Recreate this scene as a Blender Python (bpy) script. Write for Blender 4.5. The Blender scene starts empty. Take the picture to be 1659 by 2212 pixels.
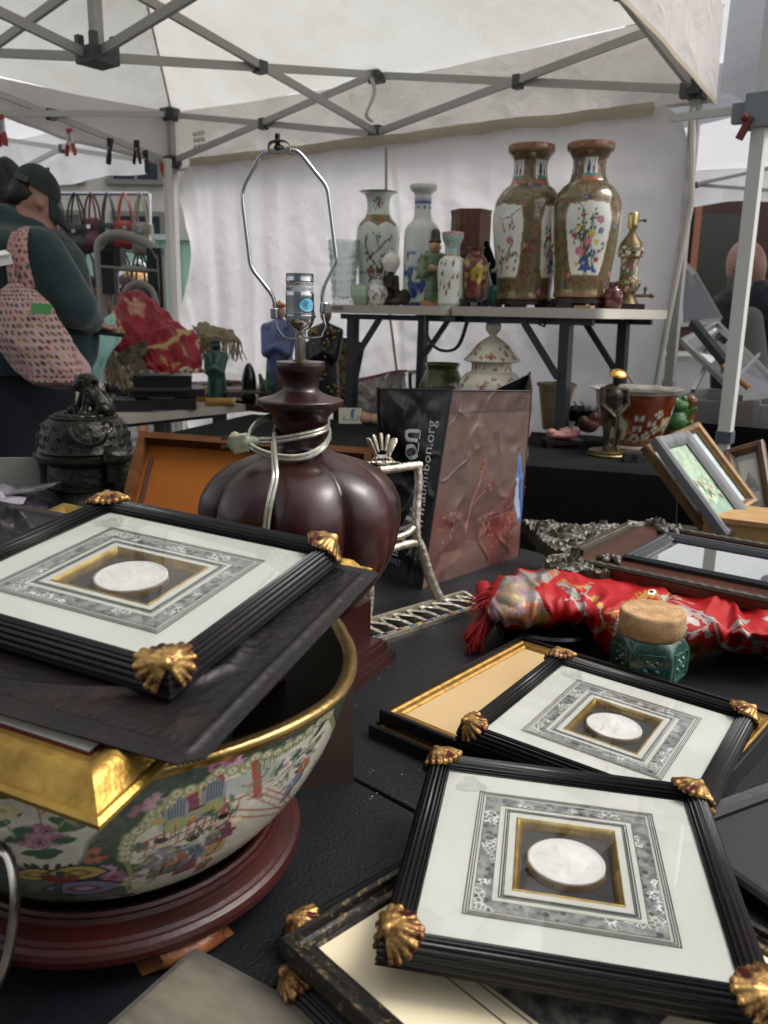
import bpy,bmesh,math,random
import numpy as np
from mathutils import Vector,Matrix,Euler
rad=math.radians
scn=bpy.context.scene
COL=scn.collection
CZ,PITCH,ROLL,FPX=1.2,0.23804,-0.01763,1810.9
cp,sp,cr,sr=math.cos(PITCH),math.sin(PITCH),math.cos(ROLL),math.sin(ROLL)
ex,u0,fw=Vector((1,0,0)),Vector((0,sp,cp)),Vector((0,cp,-sp))
right=ex*cr-u0*sr
up=ex*sr+u0*cr
cam=bpy.data.cameras.new('camera')
camo=bpy.data.objects.new('camera',cam)
COL.objects.link(camo)
Mx=Matrix((right,up,-fw)).transposed().to_4x4()
Mx.translation=Vector((0,0,CZ))
camo.matrix_world=Mx
cam.sensor_fit='VERTICAL'
cam.sensor_height=36.0
cam.sensor_width=27.0
cam.lens=FPX/2212*36
cam.clip_start=0.02
cam.clip_end=2000
cam.dof.use_dof=True
cam.dof.focus_distance=0.95
cam.dof.aperture_fstop=cam.lens/2.6
scn.camera=camo
SUN_EL,SUN_AZ=54,84
w=bpy.data.worlds.new("World")
scn.world=w
w.use_nodes=True
nt=w.node_tree
bg=nt.nodes['Background']
sky=nt.nodes.new('ShaderNodeTexSky')
sky.sky_type='NISHITA'
sky.sun_disc=False
sky.sun_elevation=rad(SUN_EL)
sky.sun_rotation=rad(SUN_AZ)
sky.air_density=1.0
sky.dust_density=5.0
sky.ozone_density=1.0
hsv=nt.nodes.new('ShaderNodeHueSaturation')
hsv.inputs['Saturation'].default_value=0.22
nt.links.new(sky.outputs[0],hsv.inputs['Color'])
nt.links.new(hsv.outputs[0],bg.inputs[0])
bg.inputs[1].default_value=0.14
sun=bpy.data.lights.new('sun','SUN')
sun.energy=0.8
sun.angle=rad(24)
sun.color=(1,0.96,0.9)
suno=bpy.data.objects.new('sun',sun)
COL.objects.link(suno)
az=rad(SUN_AZ)
d=Vector((math.sin(az)*math.cos(rad(SUN_EL)),math.cos(az)*math.cos(rad(SUN_EL)),math.sin(rad(SUN_EL))))
suno.rotation_euler=d.to_track_quat('Z','Y').to_euler()
scn.view_settings.view_transform='Standard'
scn.view_settings.look='None'
scn.view_settings.gamma=1
scn.view_settings.use_curve_mapping=False
scn.view_settings.exposure=1.16
scn.cycles.max_bounces=10
scn.cycles.transparent_max_bounces=16
def ray(x,y):
    X=(x-829.5)/FPX
    U=-(y-1106)/FPX
    a=X*cr+U*sr
    u=-X*sr+U*cr
    return np.array([a,cp+sp*u,-sp+cp*u])
def G(x,y,z):
    r=ray(x,y)
    return r*((z-CZ)/r[2])+[0,0,CZ]
def P(x,y,Y):
    r=ray(x,y)
    return r*(Y/r[1])+[0,0,CZ]
def PL(x,y,p0,n):
    r=ray(x,y)
    o=np.array([0,0,CZ])
    return o+r*(((np.array(p0)-o)@n)/(r@n))
def c(h,a=1.0):
    h=h.lstrip('#')
    v=[int(h[i:i+2],16)/255 for i in(0,2,4)]
    return tuple(((x/12.92)if x<.04045 else((x+.055)/1.055)**2.4)for x in v)+(a,)
MATS={}
def mat(name,col='#808080',rough=.5,metal=0,col2=None,ns=8,lo=.4,hi=.6,det=4,sc=(1,1,1),bump=None,spec=.5,
        coat=0,vor=None,trans=0,sss=0,rvar=0,sheen=0):
    if name in MATS:return MATS[name]
    m=bpy.data.materials.new(name)
    MATS[name]=m
    m.use_nodes=True
    N,Lk=m.node_tree.nodes,m.node_tree.links
    b=N['Principled BSDF']
    b.inputs['Roughness'].default_value=rough
    b.inputs['Metallic'].default_value=metal
    b.inputs['Specular IOR Level'].default_value=spec
    b.inputs['Coat Weight'].default_value=coat
    b.inputs['Coat Roughness'].default_value=.08
    if sheen:b.inputs['Sheen Weight'].default_value=sheen
    if trans:b.inputs['Transmission Weight'].default_value=trans
    if sss:
        b.inputs['Subsurface Weight'].default_value=sss
        b.inputs['Subsurface Radius'].default_value=(.02,.01,.006)
    tc=N.new('ShaderNodeTexCoord')
    mp=N.new('ShaderNodeMapping')
    mp.inputs['Scale'].default_value=sc
    Lk.new(tc.outputs['Object'],mp.inputs[0])
    if col=='attr':
        at=N.new('ShaderNodeAttribute')
        at.attribute_name='Col'
        Lk.new(at.outputs['Color'],b.inputs['Base Color'])
        Lk.new(at.outputs['Alpha'],b.inputs['Metallic'])
    else:
        b.inputs['Base Color'].default_value=c(col)
        if col2:
            n=N.new('ShaderNodeTexNoise')
            n.inputs['Scale'].default_value=ns
            n.inputs['Detail'].default_value=det
            n.inputs['Roughness'].default_value=.6
            Lk.new(mp.outputs[0],n.inputs['Vector'])
            r=N.new('ShaderNodeValToRGB')
            r.color_ramp.elements[0].position=lo
            r.color_ramp.elements[1].position=hi
            r.color_ramp.elements[0].color=c(col)
            r.color_ramp.elements[1].color=c(col2)
            Lk.new(n.outputs['Fac'],r.inputs[0])
            Lk.new(r.outputs[0],b.inputs['Base Color'])
            if rvar:
                mr=N.new('ShaderNodeMapRange')
                mr.inputs['To Min'].default_value=max(.02,rough-rvar)
                mr.inputs['To Max'].default_value=min(1,rough+rvar)
                Lk.new(n.outputs['Fac'],mr.inputs['Value'])
                Lk.new(mr.outputs[0],b.inputs['Roughness'])
    if bump:
        bs,bst=bump[0],bump[1]
        if vor:
            n2=N.new('ShaderNodeTexVoronoi')
            n2.inputs['Scale'].default_value=bs
            src=n2.outputs['Distance']
        else:
            n2=N.new('ShaderNodeTexNoise')
            n2.inputs['Scale'].default_value=bs
            n2.inputs['Detail'].default_value=bump[2]if len(bump)>2 else 3
            src=n2.outputs['Fac']
        Lk.new(mp.outputs[0],n2.inputs['Vector'])
        bp=N.new('ShaderNodeBump')
        bp.inputs['Strength'].default_value=bst
        bp.inputs['Distance'].default_value=.4/bs
        Lk.new(src,bp.inputs['Height'])
        Lk.new(bp.outputs[0],b.inputs['Normal'])
    return m
def mat_cloth(name,col,col2,trans,ns=1.2,bump=(14,.25),tcol=None):
    if name in MATS:return MATS[name]
    m=bpy.data.materials.new(name)
    MATS[name]=m
    m.use_nodes=True
    N,Lk=m.node_tree.nodes,m.node_tree.links
    N.remove(N['Principled BSDF'])
    out=N['Material Output']
    tc=N.new('ShaderNodeTexCoord')
    n=N.new('ShaderNodeTexNoise')
    n.inputs['Scale'].default_value=ns
    n.inputs['Detail'].default_value=6
    n.inputs['Roughness'].default_value=.65
    Lk.new(tc.outputs['Object'],n.inputs['Vector'])
    r=N.new('ShaderNodeValToRGB')
    r.color_ramp.elements[0].position=.42
    r.color_ramp.elements[1].position=.72
    r.color_ramp.elements[0].color=c(col)
    r.color_ramp.elements[1].color=c(col2)
    Lk.new(n.outputs['Fac'],r.inputs[0])
    n2=N.new('ShaderNodeTexNoise')
    n2.inputs['Scale'].default_value=bump[0]
    n2.inputs['Detail'].default_value=4
    n2.inputs['Distortion'].default_value=.6
    Lk.new(tc.outputs['Object'],n2.inputs['Vector'])
    bp=N.new('ShaderNodeBump')
    bp.inputs['Strength'].default_value=bump[1]
    bp.inputs['Distance'].default_value=.4/bump[0]
    Lk.new(n2.outputs['Fac'],bp.inputs['Height'])
    df=N.new('ShaderNodeBsdfDiffuse')
    tr=N.new('ShaderNodeBsdfTranslucent')
    for s in(df,tr):
        Lk.new(r.outputs[0],s.inputs['Color'])
        Lk.new(bp.outputs[0],s.inputs['Normal'])
    mx=N.new('ShaderNodeMixShader')
    mx.inputs[0].default_value=trans
    Lk.new(df.outputs[0],mx.inputs[1])
    Lk.new(tr.outputs[0],mx.inputs[2])
    Lk.new(mx.outputs[0],out.inputs['Surface'])
    return m
def mat_pane(name,tint='#ffffff',refl=1.0,rough=.02):
    if name in MATS:return MATS[name]
    m=bpy.data.materials.new(name)
    MATS[name]=m
    m.use_nodes=True
    N,Lk=m.node_tree.nodes,m.node_tree.links
    N.remove(N['Principled BSDF'])
    out=N['Material Output']
    t=N.new('ShaderNodeBsdfTransparent')
    t.inputs[0].default_value=c(tint)
    g=N.new('ShaderNodeBsdfGlossy')
    g.inputs['Roughness'].default_value=rough
    f=N.new('ShaderNodeFresnel')
    f.inputs[0].default_value=1.48
    mu=N.new('ShaderNodeMath')
    mu.operation='MULTIPLY'
    mu.inputs[1].default_value=refl
    Lk.new(f.outputs[0],mu.inputs[0])
    mx=N.new('ShaderNodeMixShader')
    Lk.new(mu.outputs[0],mx.inputs[0])
    Lk.new(t.outputs[0],mx.inputs[1])
    Lk.new(g.outputs[0],mx.inputs[2])
    Lk.new(mx.outputs[0],out.inputs['Surface'])
    return m
PAINT=mat('painted_porcelain','attr',rough=.16,coat=.3)
PAINTM=mat('painted_matte','attr',rough=.7)
PAINTS=mat('painted_satin','attr',rough=.42,bump=(900,.25))
def _h(ix,iy,iz,s):
    n=(ix*374761393+iy*668265263+iz*2147483647+s*974711)&0xffffffff
    n=((n^(n>>13))*1274126177)&0xffffffff
    return((n^(n>>16))&0xffff)/65535.0
def vn(p,s=0):
    p=np.asarray(p,float)
    if p.shape[-1]==2:p=np.concatenate([p,np.zeros(p.shape[:-1]+(1,))],-1)
    i=np.floor(p).astype(np.int64)
    f=p-i
    f=f*f*(3-2*f)
    r=0
    for a in(0,1):
        for b in(0,1):
            for d_ in(0,1):
                w_=(f[...,0]if a else 1-f[...,0])*(f[...,1]if b else 1-f[...,1])*(f[...,2]if d_ else 1-f[...,2])
                r=r+w_*_h(i[...,0]+a,i[...,1]+b,i[...,2]+d_,s)
    return r*2-1
def fbm(p,s=0,o=3):
    p=np.asarray(p,float)
    return sum(vn(p*2**k,s+k)*.5**k for k in range(o))
def rotz(a):
    return np.array([[math.cos(a),-math.sin(a),0],[math.sin(a),math.cos(a),0],[0,0,1]])
def eul(x=0,y=0,z=0):
    return np.array(Euler((rad(x),rad(y),rad(z))).to_matrix())
def frame_of(d):
    d=np.asarray(d,float)
    d=d/(np.linalg.norm(d)+1e-12)
    a=np.array([0,0,1.])if abs(d[2])<.9 else np.array([1.,0,0])
    x=np.cross(a,d)
    x/=np.linalg.norm(x)
    return np.stack([x,np.cross(d,x),d],1)
def spline(pts,n):
    pts=np.asarray(pts,float)
    k=len(pts)
    if k<3:return np.array([pts[0]+(pts[-1]-pts[0])*t for t in np.linspace(0,1,n)])
    ext=np.vstack([2*pts[0]-pts[1],pts,2*pts[-1]-pts[-2]])
    out=[]
    for t in np.linspace(0,k-1-1e-9,n):
        i=int(t)
        f=t-i
        p0,p1,p2,p3=ext[i:i+4]
        out.append(.5*(2*p1+(p2-p0)*f+(2*p0-5*p1+4*p2-p3)*f*f+(3*p1-p0-3*p2+p3)*f**3))
    return np.array(out)
class MB:
    def __init__(s):
        s.v,s.f,s.n=[],[],0
    def add(s,v,f):
        v=np.asarray(v,float).reshape(-1,3)
        s.v.append(v)
        o=s.n
        s.f+=[tuple(i+o for i in q)for q in f]
        s.n+=len(v)
        return s
    def box(s,ctr,size,R=None,top=(1,1)):
        x,y,z=np.array(size)/2
        tx,ty=top
        v=np.array([(-x,-y,-z),(x,-y,-z),(x,y,-z),(-x,y,-z),(-x*tx,-y*ty,z),(x*tx,-y*ty,z),(x*tx,y*ty,z),(-x*tx,y*ty,z)])
        if R is not None:v=v@np.asarray(R).T
        return s.add(v+np.array(ctr),[(3,2,1,0),(4,5,6,7),(0,1,5,4),(1,2,6,5),(2,3,7,6),(3,0,4,7)])
    def bar(s,a,b,w_,h_=None,upv=(0,0,1)):
        a,b=np.array(a,float),np.array(b,float)
        d_=b-a
        l=np.linalg.norm(d_)
        z=d_/l
        x=np.cross(np.array(upv,float),z)
        if np.linalg.norm(x)<1e-4:x=np.array([1.,0,0])
        x/=np.linalg.norm(x)
        return s.box((a+b)/2,(w_,h_ or w_,l),np.stack([x,np.cross(z,x),z],1))
    def tube(s,path,r,seg=8,closed=False,caps=True,flat=1.0):
        path=np.asarray(path,float)
        n=len(path)
        r=np.broadcast_to(np.asarray(r,float),(n,))
        T=np.zeros_like(path)
        T[1:-1]=path[2:]-path[:-2]
        T[0],T[-1]=path[1]-path[0],path[-1]-path[-2]
        if closed:T[0]=T[-1]=path[1]-path[-2]
        T/=np.linalg.norm(T,axis=1)[:,None]+1e-12
        F=frame_of(T[0])
        x=F[:,0]
        rings=[]
        a=np.linspace(0,2*math.pi,seg,endpoint=False)
        for i in range(n):
            x=x-T[i]*(x@T[i])
            x/=np.linalg.norm(x)+1e-12
            y=np.cross(T[i],x)
            rings.append(path[i]+r[i]*(np.cos(a)[:,None]*x+flat*np.sin(a)[:,None]*y))
        f=[]
        for i in range(n-1):
            for j in range(seg):
                k=(j+1)%seg
                f.append((i*seg+j,i*seg+k,(i+1)*seg+k,(i+1)*seg+j))
        if caps and not closed:
            f.append(tuple(range(seg))[::-1])
            f.append(tuple(range((n-1)*seg,n*seg)))
        return s.add(np.concatenate(rings),f)
    def cyl(s,a,b,ra,rb=None,seg=16):
        return s.tube([a,b],[ra,ra if rb is None else rb],seg)
    def lathe(s,prof,seg=32,ctr=(0,0,0),rf=None,cap=True,ang=None):
        prof=np.asarray(prof,float)
        a=np.linspace(0,2*math.pi,seg,endpoint=False)if ang is None else np.asarray(ang)
        seg=len(a)
        A,R=np.meshgrid(a,prof[:,0])
        Z=np.repeat(prof[:,1:2],seg,1)
        if rf is not None:R=rf(A,R,Z)
        v=np.stack([R*np.sin(A),-R*np.cos(A),Z],-1)+np.array(ctr)
        n=len(prof)
        f=[]
        for i in range(n-1):
            for j in range(seg):
                k=(j+1)%seg
                f.append((i*seg+j,i*seg+k,(i+1)*seg+k,(i+1)*seg+j))
        if cap:
            if prof[0,0]>1e-5:f.append(tuple(range(seg))[::-1])
            if prof[-1,0]>1e-5:f.append(tuple(range((n-1)*seg,n*seg)))
        return s.add(v.reshape(-1,3),f)
    def grid(s,V,cu=False,cv=False):
        V=np.asarray(V,float)
        n,m=V.shape[:2]
        f=[]
        for i in range(n if cu else n-1):
            for j in range(m if cv else m-1):
                a,b=(i+1)%n,(j+1)%m
                f.append((i*m+j,i*m+b,a*m+b,a*m+j))
        return s.add(V.reshape(-1,3),f)
    def prism(s,poly,z0,z1,M=None):
        poly=np.asarray(poly,float)
        n=len(poly)
        v=np.vstack([np.c_[poly,np.full(n,z0)],np.c_[poly,np.full(n,z1)]])
        f=[tuple(range(n))[::-1],tuple(range(n,2*n))]+[(i,(i+1)%n,n+(i+1)%n,n+i)for i in range(n)]
        if M is not None:v=v@np.asarray(M[0]).T+np.array(M[1])
        return s.add(v,f)
    def ell(s,ctr,r,R=None,seg=16,rings=10,fn=None):
        t=np.linspace(0,math.pi,rings+1)
        a=np.linspace(0,2*math.pi,seg,endpoint=False)
        T,A=np.meshgrid(t,a,indexing='ij')
        v=np.stack([np.sin(T)*np.cos(A),np.sin(T)*np.sin(A),np.cos(T)],-1)
        if fn is not None:v=v*fn(v)[...,None]
        v=v*np.broadcast_to(np.asarray(r,float),(3,))
        if R is not None:v=v@np.asarray(R).T
        return s.grid(v+np.array(ctr),cv=True)
    def mesh(s,name,smooth=True,sharp=40):
        m=bpy.data.meshes.new(name)
        m.from_pydata(np.concatenate(s.v).tolist(),[],s.f)
        if smooth:
            m.polygons.foreach_set('use_smooth',np.ones(len(m.polygons),bool))
            if sharp:m.set_sharp_from_angle(angle=rad(sharp))
        m.update()
        return m
    def obj(s,name,m,parent=None,loc=None,rot=None,smooth=True,sharp=40):
        return link(name,s.mesh(name,smooth,sharp),m,parent,loc,rot)
def link(name,me,m,parent=None,loc=None,rot=None):
    o=bpy.data.objects.new(name,me)
    COL.objects.link(o)
    if m is not None and me is not None and len(me.materials)==0:me.materials.append(m)
    if parent is not None:o.parent=parent
    if loc is not None:o.location=loc
    if rot is not None:o.rotation_euler=rot
    return o
def tag(o,label,cat,group=None):
    o['label']=label
    o['category']=cat
    if group:o['group']=group
    return o
def struct(o):
    o['kind']='structure'
    return o
def root(name,label,cat,loc=(0,0,0),rot=(0,0,0),group=None):
    o=bpy.data.objects.new(name,None)
    COL.objects.link(o)
    o.empty_display_size=.05
    o.location=loc
    o.rotation_euler=rot
    return tag(o,label,cat,group)
def setcol(o,C):
    a=o.data.color_attributes.new('Col','FLOAT_COLOR','POINT')
    a.data.foreach_set('color',np.asarray(C,np.float32).ravel())
def vco(o):
    n=len(o.data.vertices)
    v=np.empty(n*3)
    o.data.vertices.foreach_get('co',v)
    return v.reshape(-1,3)
BLOBS=[]
def blob(name,prims,m,parent=None,vox=.01,sm=4,loc=None,rot=None):
    b=MB()
    for q in prims:
        if q[0]=='c':
            a_,b_,ra,rb=np.array(q[1],float),np.array(q[2],float),q[3],q[4]
            d_=(b_-a_)/(np.linalg.norm(b_-a_)+1e-9)
            path,rr=[],[]
            for t in np.linspace(-math.pi/2,0,5)[:-1]:path.append(a_+d_*ra*math.sin(t));rr.append(max(ra*math.cos(t),ra*.04))
            path+=[a_,b_];rr+=[ra,rb]
            for t in np.linspace(0,math.pi/2,5)[1:]:path.append(b_+d_*rb*math.sin(t));rr.append(max(rb*math.cos(t),rb*.04))
            b.tube(path,rr,12)
        elif q[0]=='e':
            b.ell(q[1],q[2],q[3]if len(q)>3 else None,16,10)
        elif q[0]=='b':
            b.box(q[1],q[2],q[3]if len(q)>3 else None)
        elif q[0]=='t':
            b.tube(q[1],q[2],q[3]if len(q)>3 else 10)
        elif q[0]=='l':
            b.lathe(q[1],20,q[2])
    o=b.obj(name,m,parent,loc,rot,sharp=None)
    r=o.modifiers.new('r','REMESH')
    r.mode='VOXEL'
    r.voxel_size=vox
    r.use_smooth_shade=True
    if sm:
        s_=o.modifiers.new('s','SMOOTH')
        s_.iterations=sm
        s_.factor=.5
    BLOBS.append(o)
    return o
def bake_blobs():
    bpy.context.view_layer.update()
    dg=bpy.context.evaluated_depsgraph_get()
    for o in BLOBS:
        me=bpy.data.meshes.new_from_object(o.evaluated_get(dg))
        mm=o.data.materials[0]
        o.modifiers.clear()
        o.data=me
        if len(me.materials)==0:me.materials.append(mm)
        me.polygons.foreach_set('use_smooth',np.ones(len(me.polygons),bool))
    BLOBS.clear()
class Paint:
    def __init__(s,uv,base):
        s.p=np.asarray(uv,float)
        s.C=np.tile(np.array(base,float),(len(s.p),1))
        s.ms=None
    def put(s,m,col,a=1.0):
        if s.ms is not None:m=m&s.ms
        if a>=1:s.C[m]=col
        else:s.C[m]=s.C[m]*(1-a)+np.array(col)*a
        return m
    def disc(s,ctr,r,col,asp=1,ang=0,a=1.0):
        d_=s.p-np.array(ctr)
        x=d_[:,0]*math.cos(ang)+d_[:,1]*math.sin(ang)
        y=-d_[:,0]*math.sin(ang)+d_[:,1]*math.cos(ang)
        return s.put((x*x+(y/asp)**2)<r*r,col,a)
    def rect(s,x0,x1,y0,y1,col,a=1.0):
        return s.put((s.p[:,0]>x0)&(s.p[:,0]<x1)&(s.p[:,1]>y0)&(s.p[:,1]<y1),col,a)
    def flower(s,ctr,r,col,mid,n=6,rot=0,dep=.25,col2=None):
        d_=s.p-np.array(ctr)
        q=np.hypot(d_[:,0],d_[:,1])
        th=np.arctan2(d_[:,1],d_[:,0])
        R=r*(1-dep+dep*np.abs(np.cos(n/2*(th-rot)))**.7)
        s.put(q<R,col)
        if col2 is not None:
            s.put((q<R*.66),col2)
            s.put((q<R*.45)&(np.sin(n*(th-rot))>.2),col)
        s.put(q<r*.25,mid)
    def leaf(s,ctr,l,w_,ang,col):
        d_=s.p-np.array(ctr)
        x=(d_[:,0]*math.cos(ang)+d_[:,1]*math.sin(ang))/l
        y=(-d_[:,0]*math.sin(ang)+d_[:,1]*math.cos(ang))/w_
        s.put((np.abs(x)<1)&(np.abs(y)<(1-x*x)),col)
    def dist(s,pts):
        pts=np.asarray(pts,float)
        best=np.full(len(s.p),1e9)
        lo,hi=pts.min(0)-.1,pts.max(0)+.1
        m=((s.p>lo)&(s.p<hi)).all(1)
        q=s.p[m]
        bb=np.full(len(q),1e9)
        for a_,b_ in zip(pts[:-1],pts[1:]):
            ab=b_-a_
            t=np.clip(((q-a_)@ab)/(ab@ab+1e-12),0,1)
            bb=np.minimum(bb,np.hypot(*(q-a_-t[:,None]*ab).T))
        best[m]=bb
        return best
    def stroke(s,pts,w_,col,a=1.0):
        return s.put(s.dist(pts)<w_,col,a)
    def poly(s,pts,col,a=1.0):
        return s.put(s.inside(pts),col,a)
    def inside(s,pts):
        return inpoly(s.p,pts)
    def mottle(s,scale,thr,col,seed=0,a=1.0,mask=None):
        m=fbm(s.p*scale,seed)>thr
        if mask is not None:m&=mask
        return s.put(m,col,a)
def inpoly(p,pts):
    x,y=p[:,0],p[:,1]
    r=np.zeros(len(p),bool)
    n=len(pts)
    for i in range(n):
        (x1,y1),(x2,y2)=pts[i],pts[(i+1)%n]
        cnd=(y1>y)!=(y2>y)
        with np.errstate(divide='ignore',invalid='ignore'):
            r^=cnd&(x<(x2-x1)*(y-y1)/(y2-y1+1e-15)+x1)
    return r
def circ(n,r=1.0,ctr=(0,0),wob=0,k=5,ph=0):
    a=np.linspace(0,2*math.pi,n,endpoint=False)
    R=r*(1+wob*np.cos(k*a+ph))
    return np.stack([ctr[0]+R*np.cos(a),ctr[1]+R*np.sin(a)],1)
def slab(name,outline,res,hf,thick,m,parent=None,loc=None,rot=None):
    """plate cut to an outline, its top carved by hf(points), with real side walls"""
    ol=np.asarray(outline,float)
    lo,hi=ol.min(0),ol.max(0)
    nx,ny=max(2,int((hi[0]-lo[0])/res)),max(2,int((hi[1]-lo[1])/res))
    X,Y=np.meshgrid(np.linspace(lo[0],hi[0],nx+1),np.linspace(lo[1],hi[1],ny+1),indexing='ij')
    pts=np.stack([X,Y],-1)
    cen=(pts[:-1,:-1]+pts[1:,1:])/2
    ins=inpoly(cen.reshape(-1,2),ol).reshape(nx,ny)
    Z=hf(pts.reshape(-1,2)).reshape(nx+1,ny+1)
    idt=-np.ones((nx+1,ny+1),int)
    V,F=[],[]
    def vid(i,j):
        if idt[i,j]<0:
            idt[i,j]=len(V)
            V.append((X[i,j],Y[i,j],Z[i,j]))
            V.append((X[i,j],Y[i,j],-thick))
        return idt[i,j]
    pad=np.pad(ins,1)
    for i in range(nx):
        for j in range(ny):
            if not ins[i,j]:continue
            a_,b_,c_,d_=vid(i,j),vid(i+1,j),vid(i+1,j+1),vid(i,j+1)
            F.append((a_,b_,c_,d_))
            F.append((d_+1,c_+1,b_+1,a_+1))
            if not pad[i,j+1]:F.append((a_,d_,d_+1,a_+1))
            if not pad[i+2,j+1]:F.append((b_+1,c_+1,c_,b_))
            if not pad[i+1,j]:F.append((a_+1,b_+1,b_,a_))
            if not pad[i+1,j+2]:F.append((d_,c_,c_+1,d_+1))
    b=MB()
    b.add(np.array(V),F)
    return b.obj(name,m,parent,loc,rot,sharp=60)
def vase_mesh(name,prof,n=80,seg=96,m=None,parent=None,loc=None,rf=None,thick=.004,front=False):
    """turned vessel with an open hollow mouth; returns object, angle, height of each vertex"""
    pr=spline(prof,n)
    inner=pr[::-1].copy()
    k=max(2,int(n*.45))
    inner=inner[:k]
    inner[:,0]=np.maximum(inner[:,0]-thick,.002)
    inner[0,1]-=.0005
    allp=np.vstack([pr,inner])
    if front:
        t=np.linspace(-1,1,seg,endpoint=False)
        ang=math.pi*(t*.55+.45*t**3)
    else:ang=np.linspace(-math.pi,math.pi,seg,endpoint=False)
    b=MB()
    b.lathe(allp,ang=ang,rf=rf)
    o=b.obj(name,m or PAINT,parent,loc,sharp=70)
    A=np.tile(ang,len(allp))
    return o,A,np.repeat(allp[:,1],seg),np.repeat(np.r_[np.zeros(len(pr)),np.ones(len(inner))],seg)
def textmesh(txt,size,align='CENTER',depth=0.0):
    cu=bpy.data.curves.new('t','FONT')
    cu.body=txt
    cu.size=size
    cu.align_x=align
    cu.align_y='CENTER'
    cu.extrude=depth
    cu.resolution_u=3
    o=bpy.data.objects.new('t',cu)
    COL.objects.link(o)
    dg=bpy.context.evaluated_depsgraph_get()
    me=bpy.data.meshes.new_from_object(o.evaluated_get(dg))
    bpy.data.objects.remove(o)
    v=np.empty(len(me.vertices)*3)
    me.vertices.foreach_get('co',v)
    f=[tuple(p.vertices)for p in me.polygons]
    bpy.data.meshes.remove(me)
    return v.reshape(-1,3),f
rng=random.Random(7)
# ================================================================== setting
b=MB()
n=61
gx,gy=np.meshgrid(np.r_[-400,np.linspace(-20,20,n),400],np.r_[-200,np.linspace(-6,40,n),600],indexing='ij')
b.grid(np.stack([gx,gy,np.zeros_like(gx)],-1))
ground=struct(b.obj('ground',mat('asphalt','#3a3a3b',.9,col2='#4a4947',ns=3,bump=(120,.5))))
b=MB()
b.box((0,0,.06),(60,5,.12))
pv=struct(b.obj('pavement',mat('concrete','#8a8780',.9,col2='#77746e',ns=2,bump=(60,.3)),loc=(-16,25,0)))
ALU=mat('powder_coated_frame','#a5a49f',.45,.25)
ALUW=mat('white_frame','#c9c7c0',.45,.1)
JNT=mat('grey_plastic_joint','#4a4e50',.5)
ROOF=mat_cloth('canopy_cloth','#d9dad6','#c3c0b2',.36,.8,(6,.25))
VAL=mat_cloth('valance_cloth','#d6d0cd','#c6c0ba',.34,1.6,(7,.3))
WALLC=mat_cloth('side_wall_cloth','#ebe9eb','#dfdcdd',.50,1.0,(11,.22))
HEM=mat_cloth('beige_hem','#b3a795','#c0b5a5',.2,6)
NTENT=mat_cloth('bright_canopy_cloth','#dcdde0','#d0d1d4',.38,.8,(4,.2))
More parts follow.
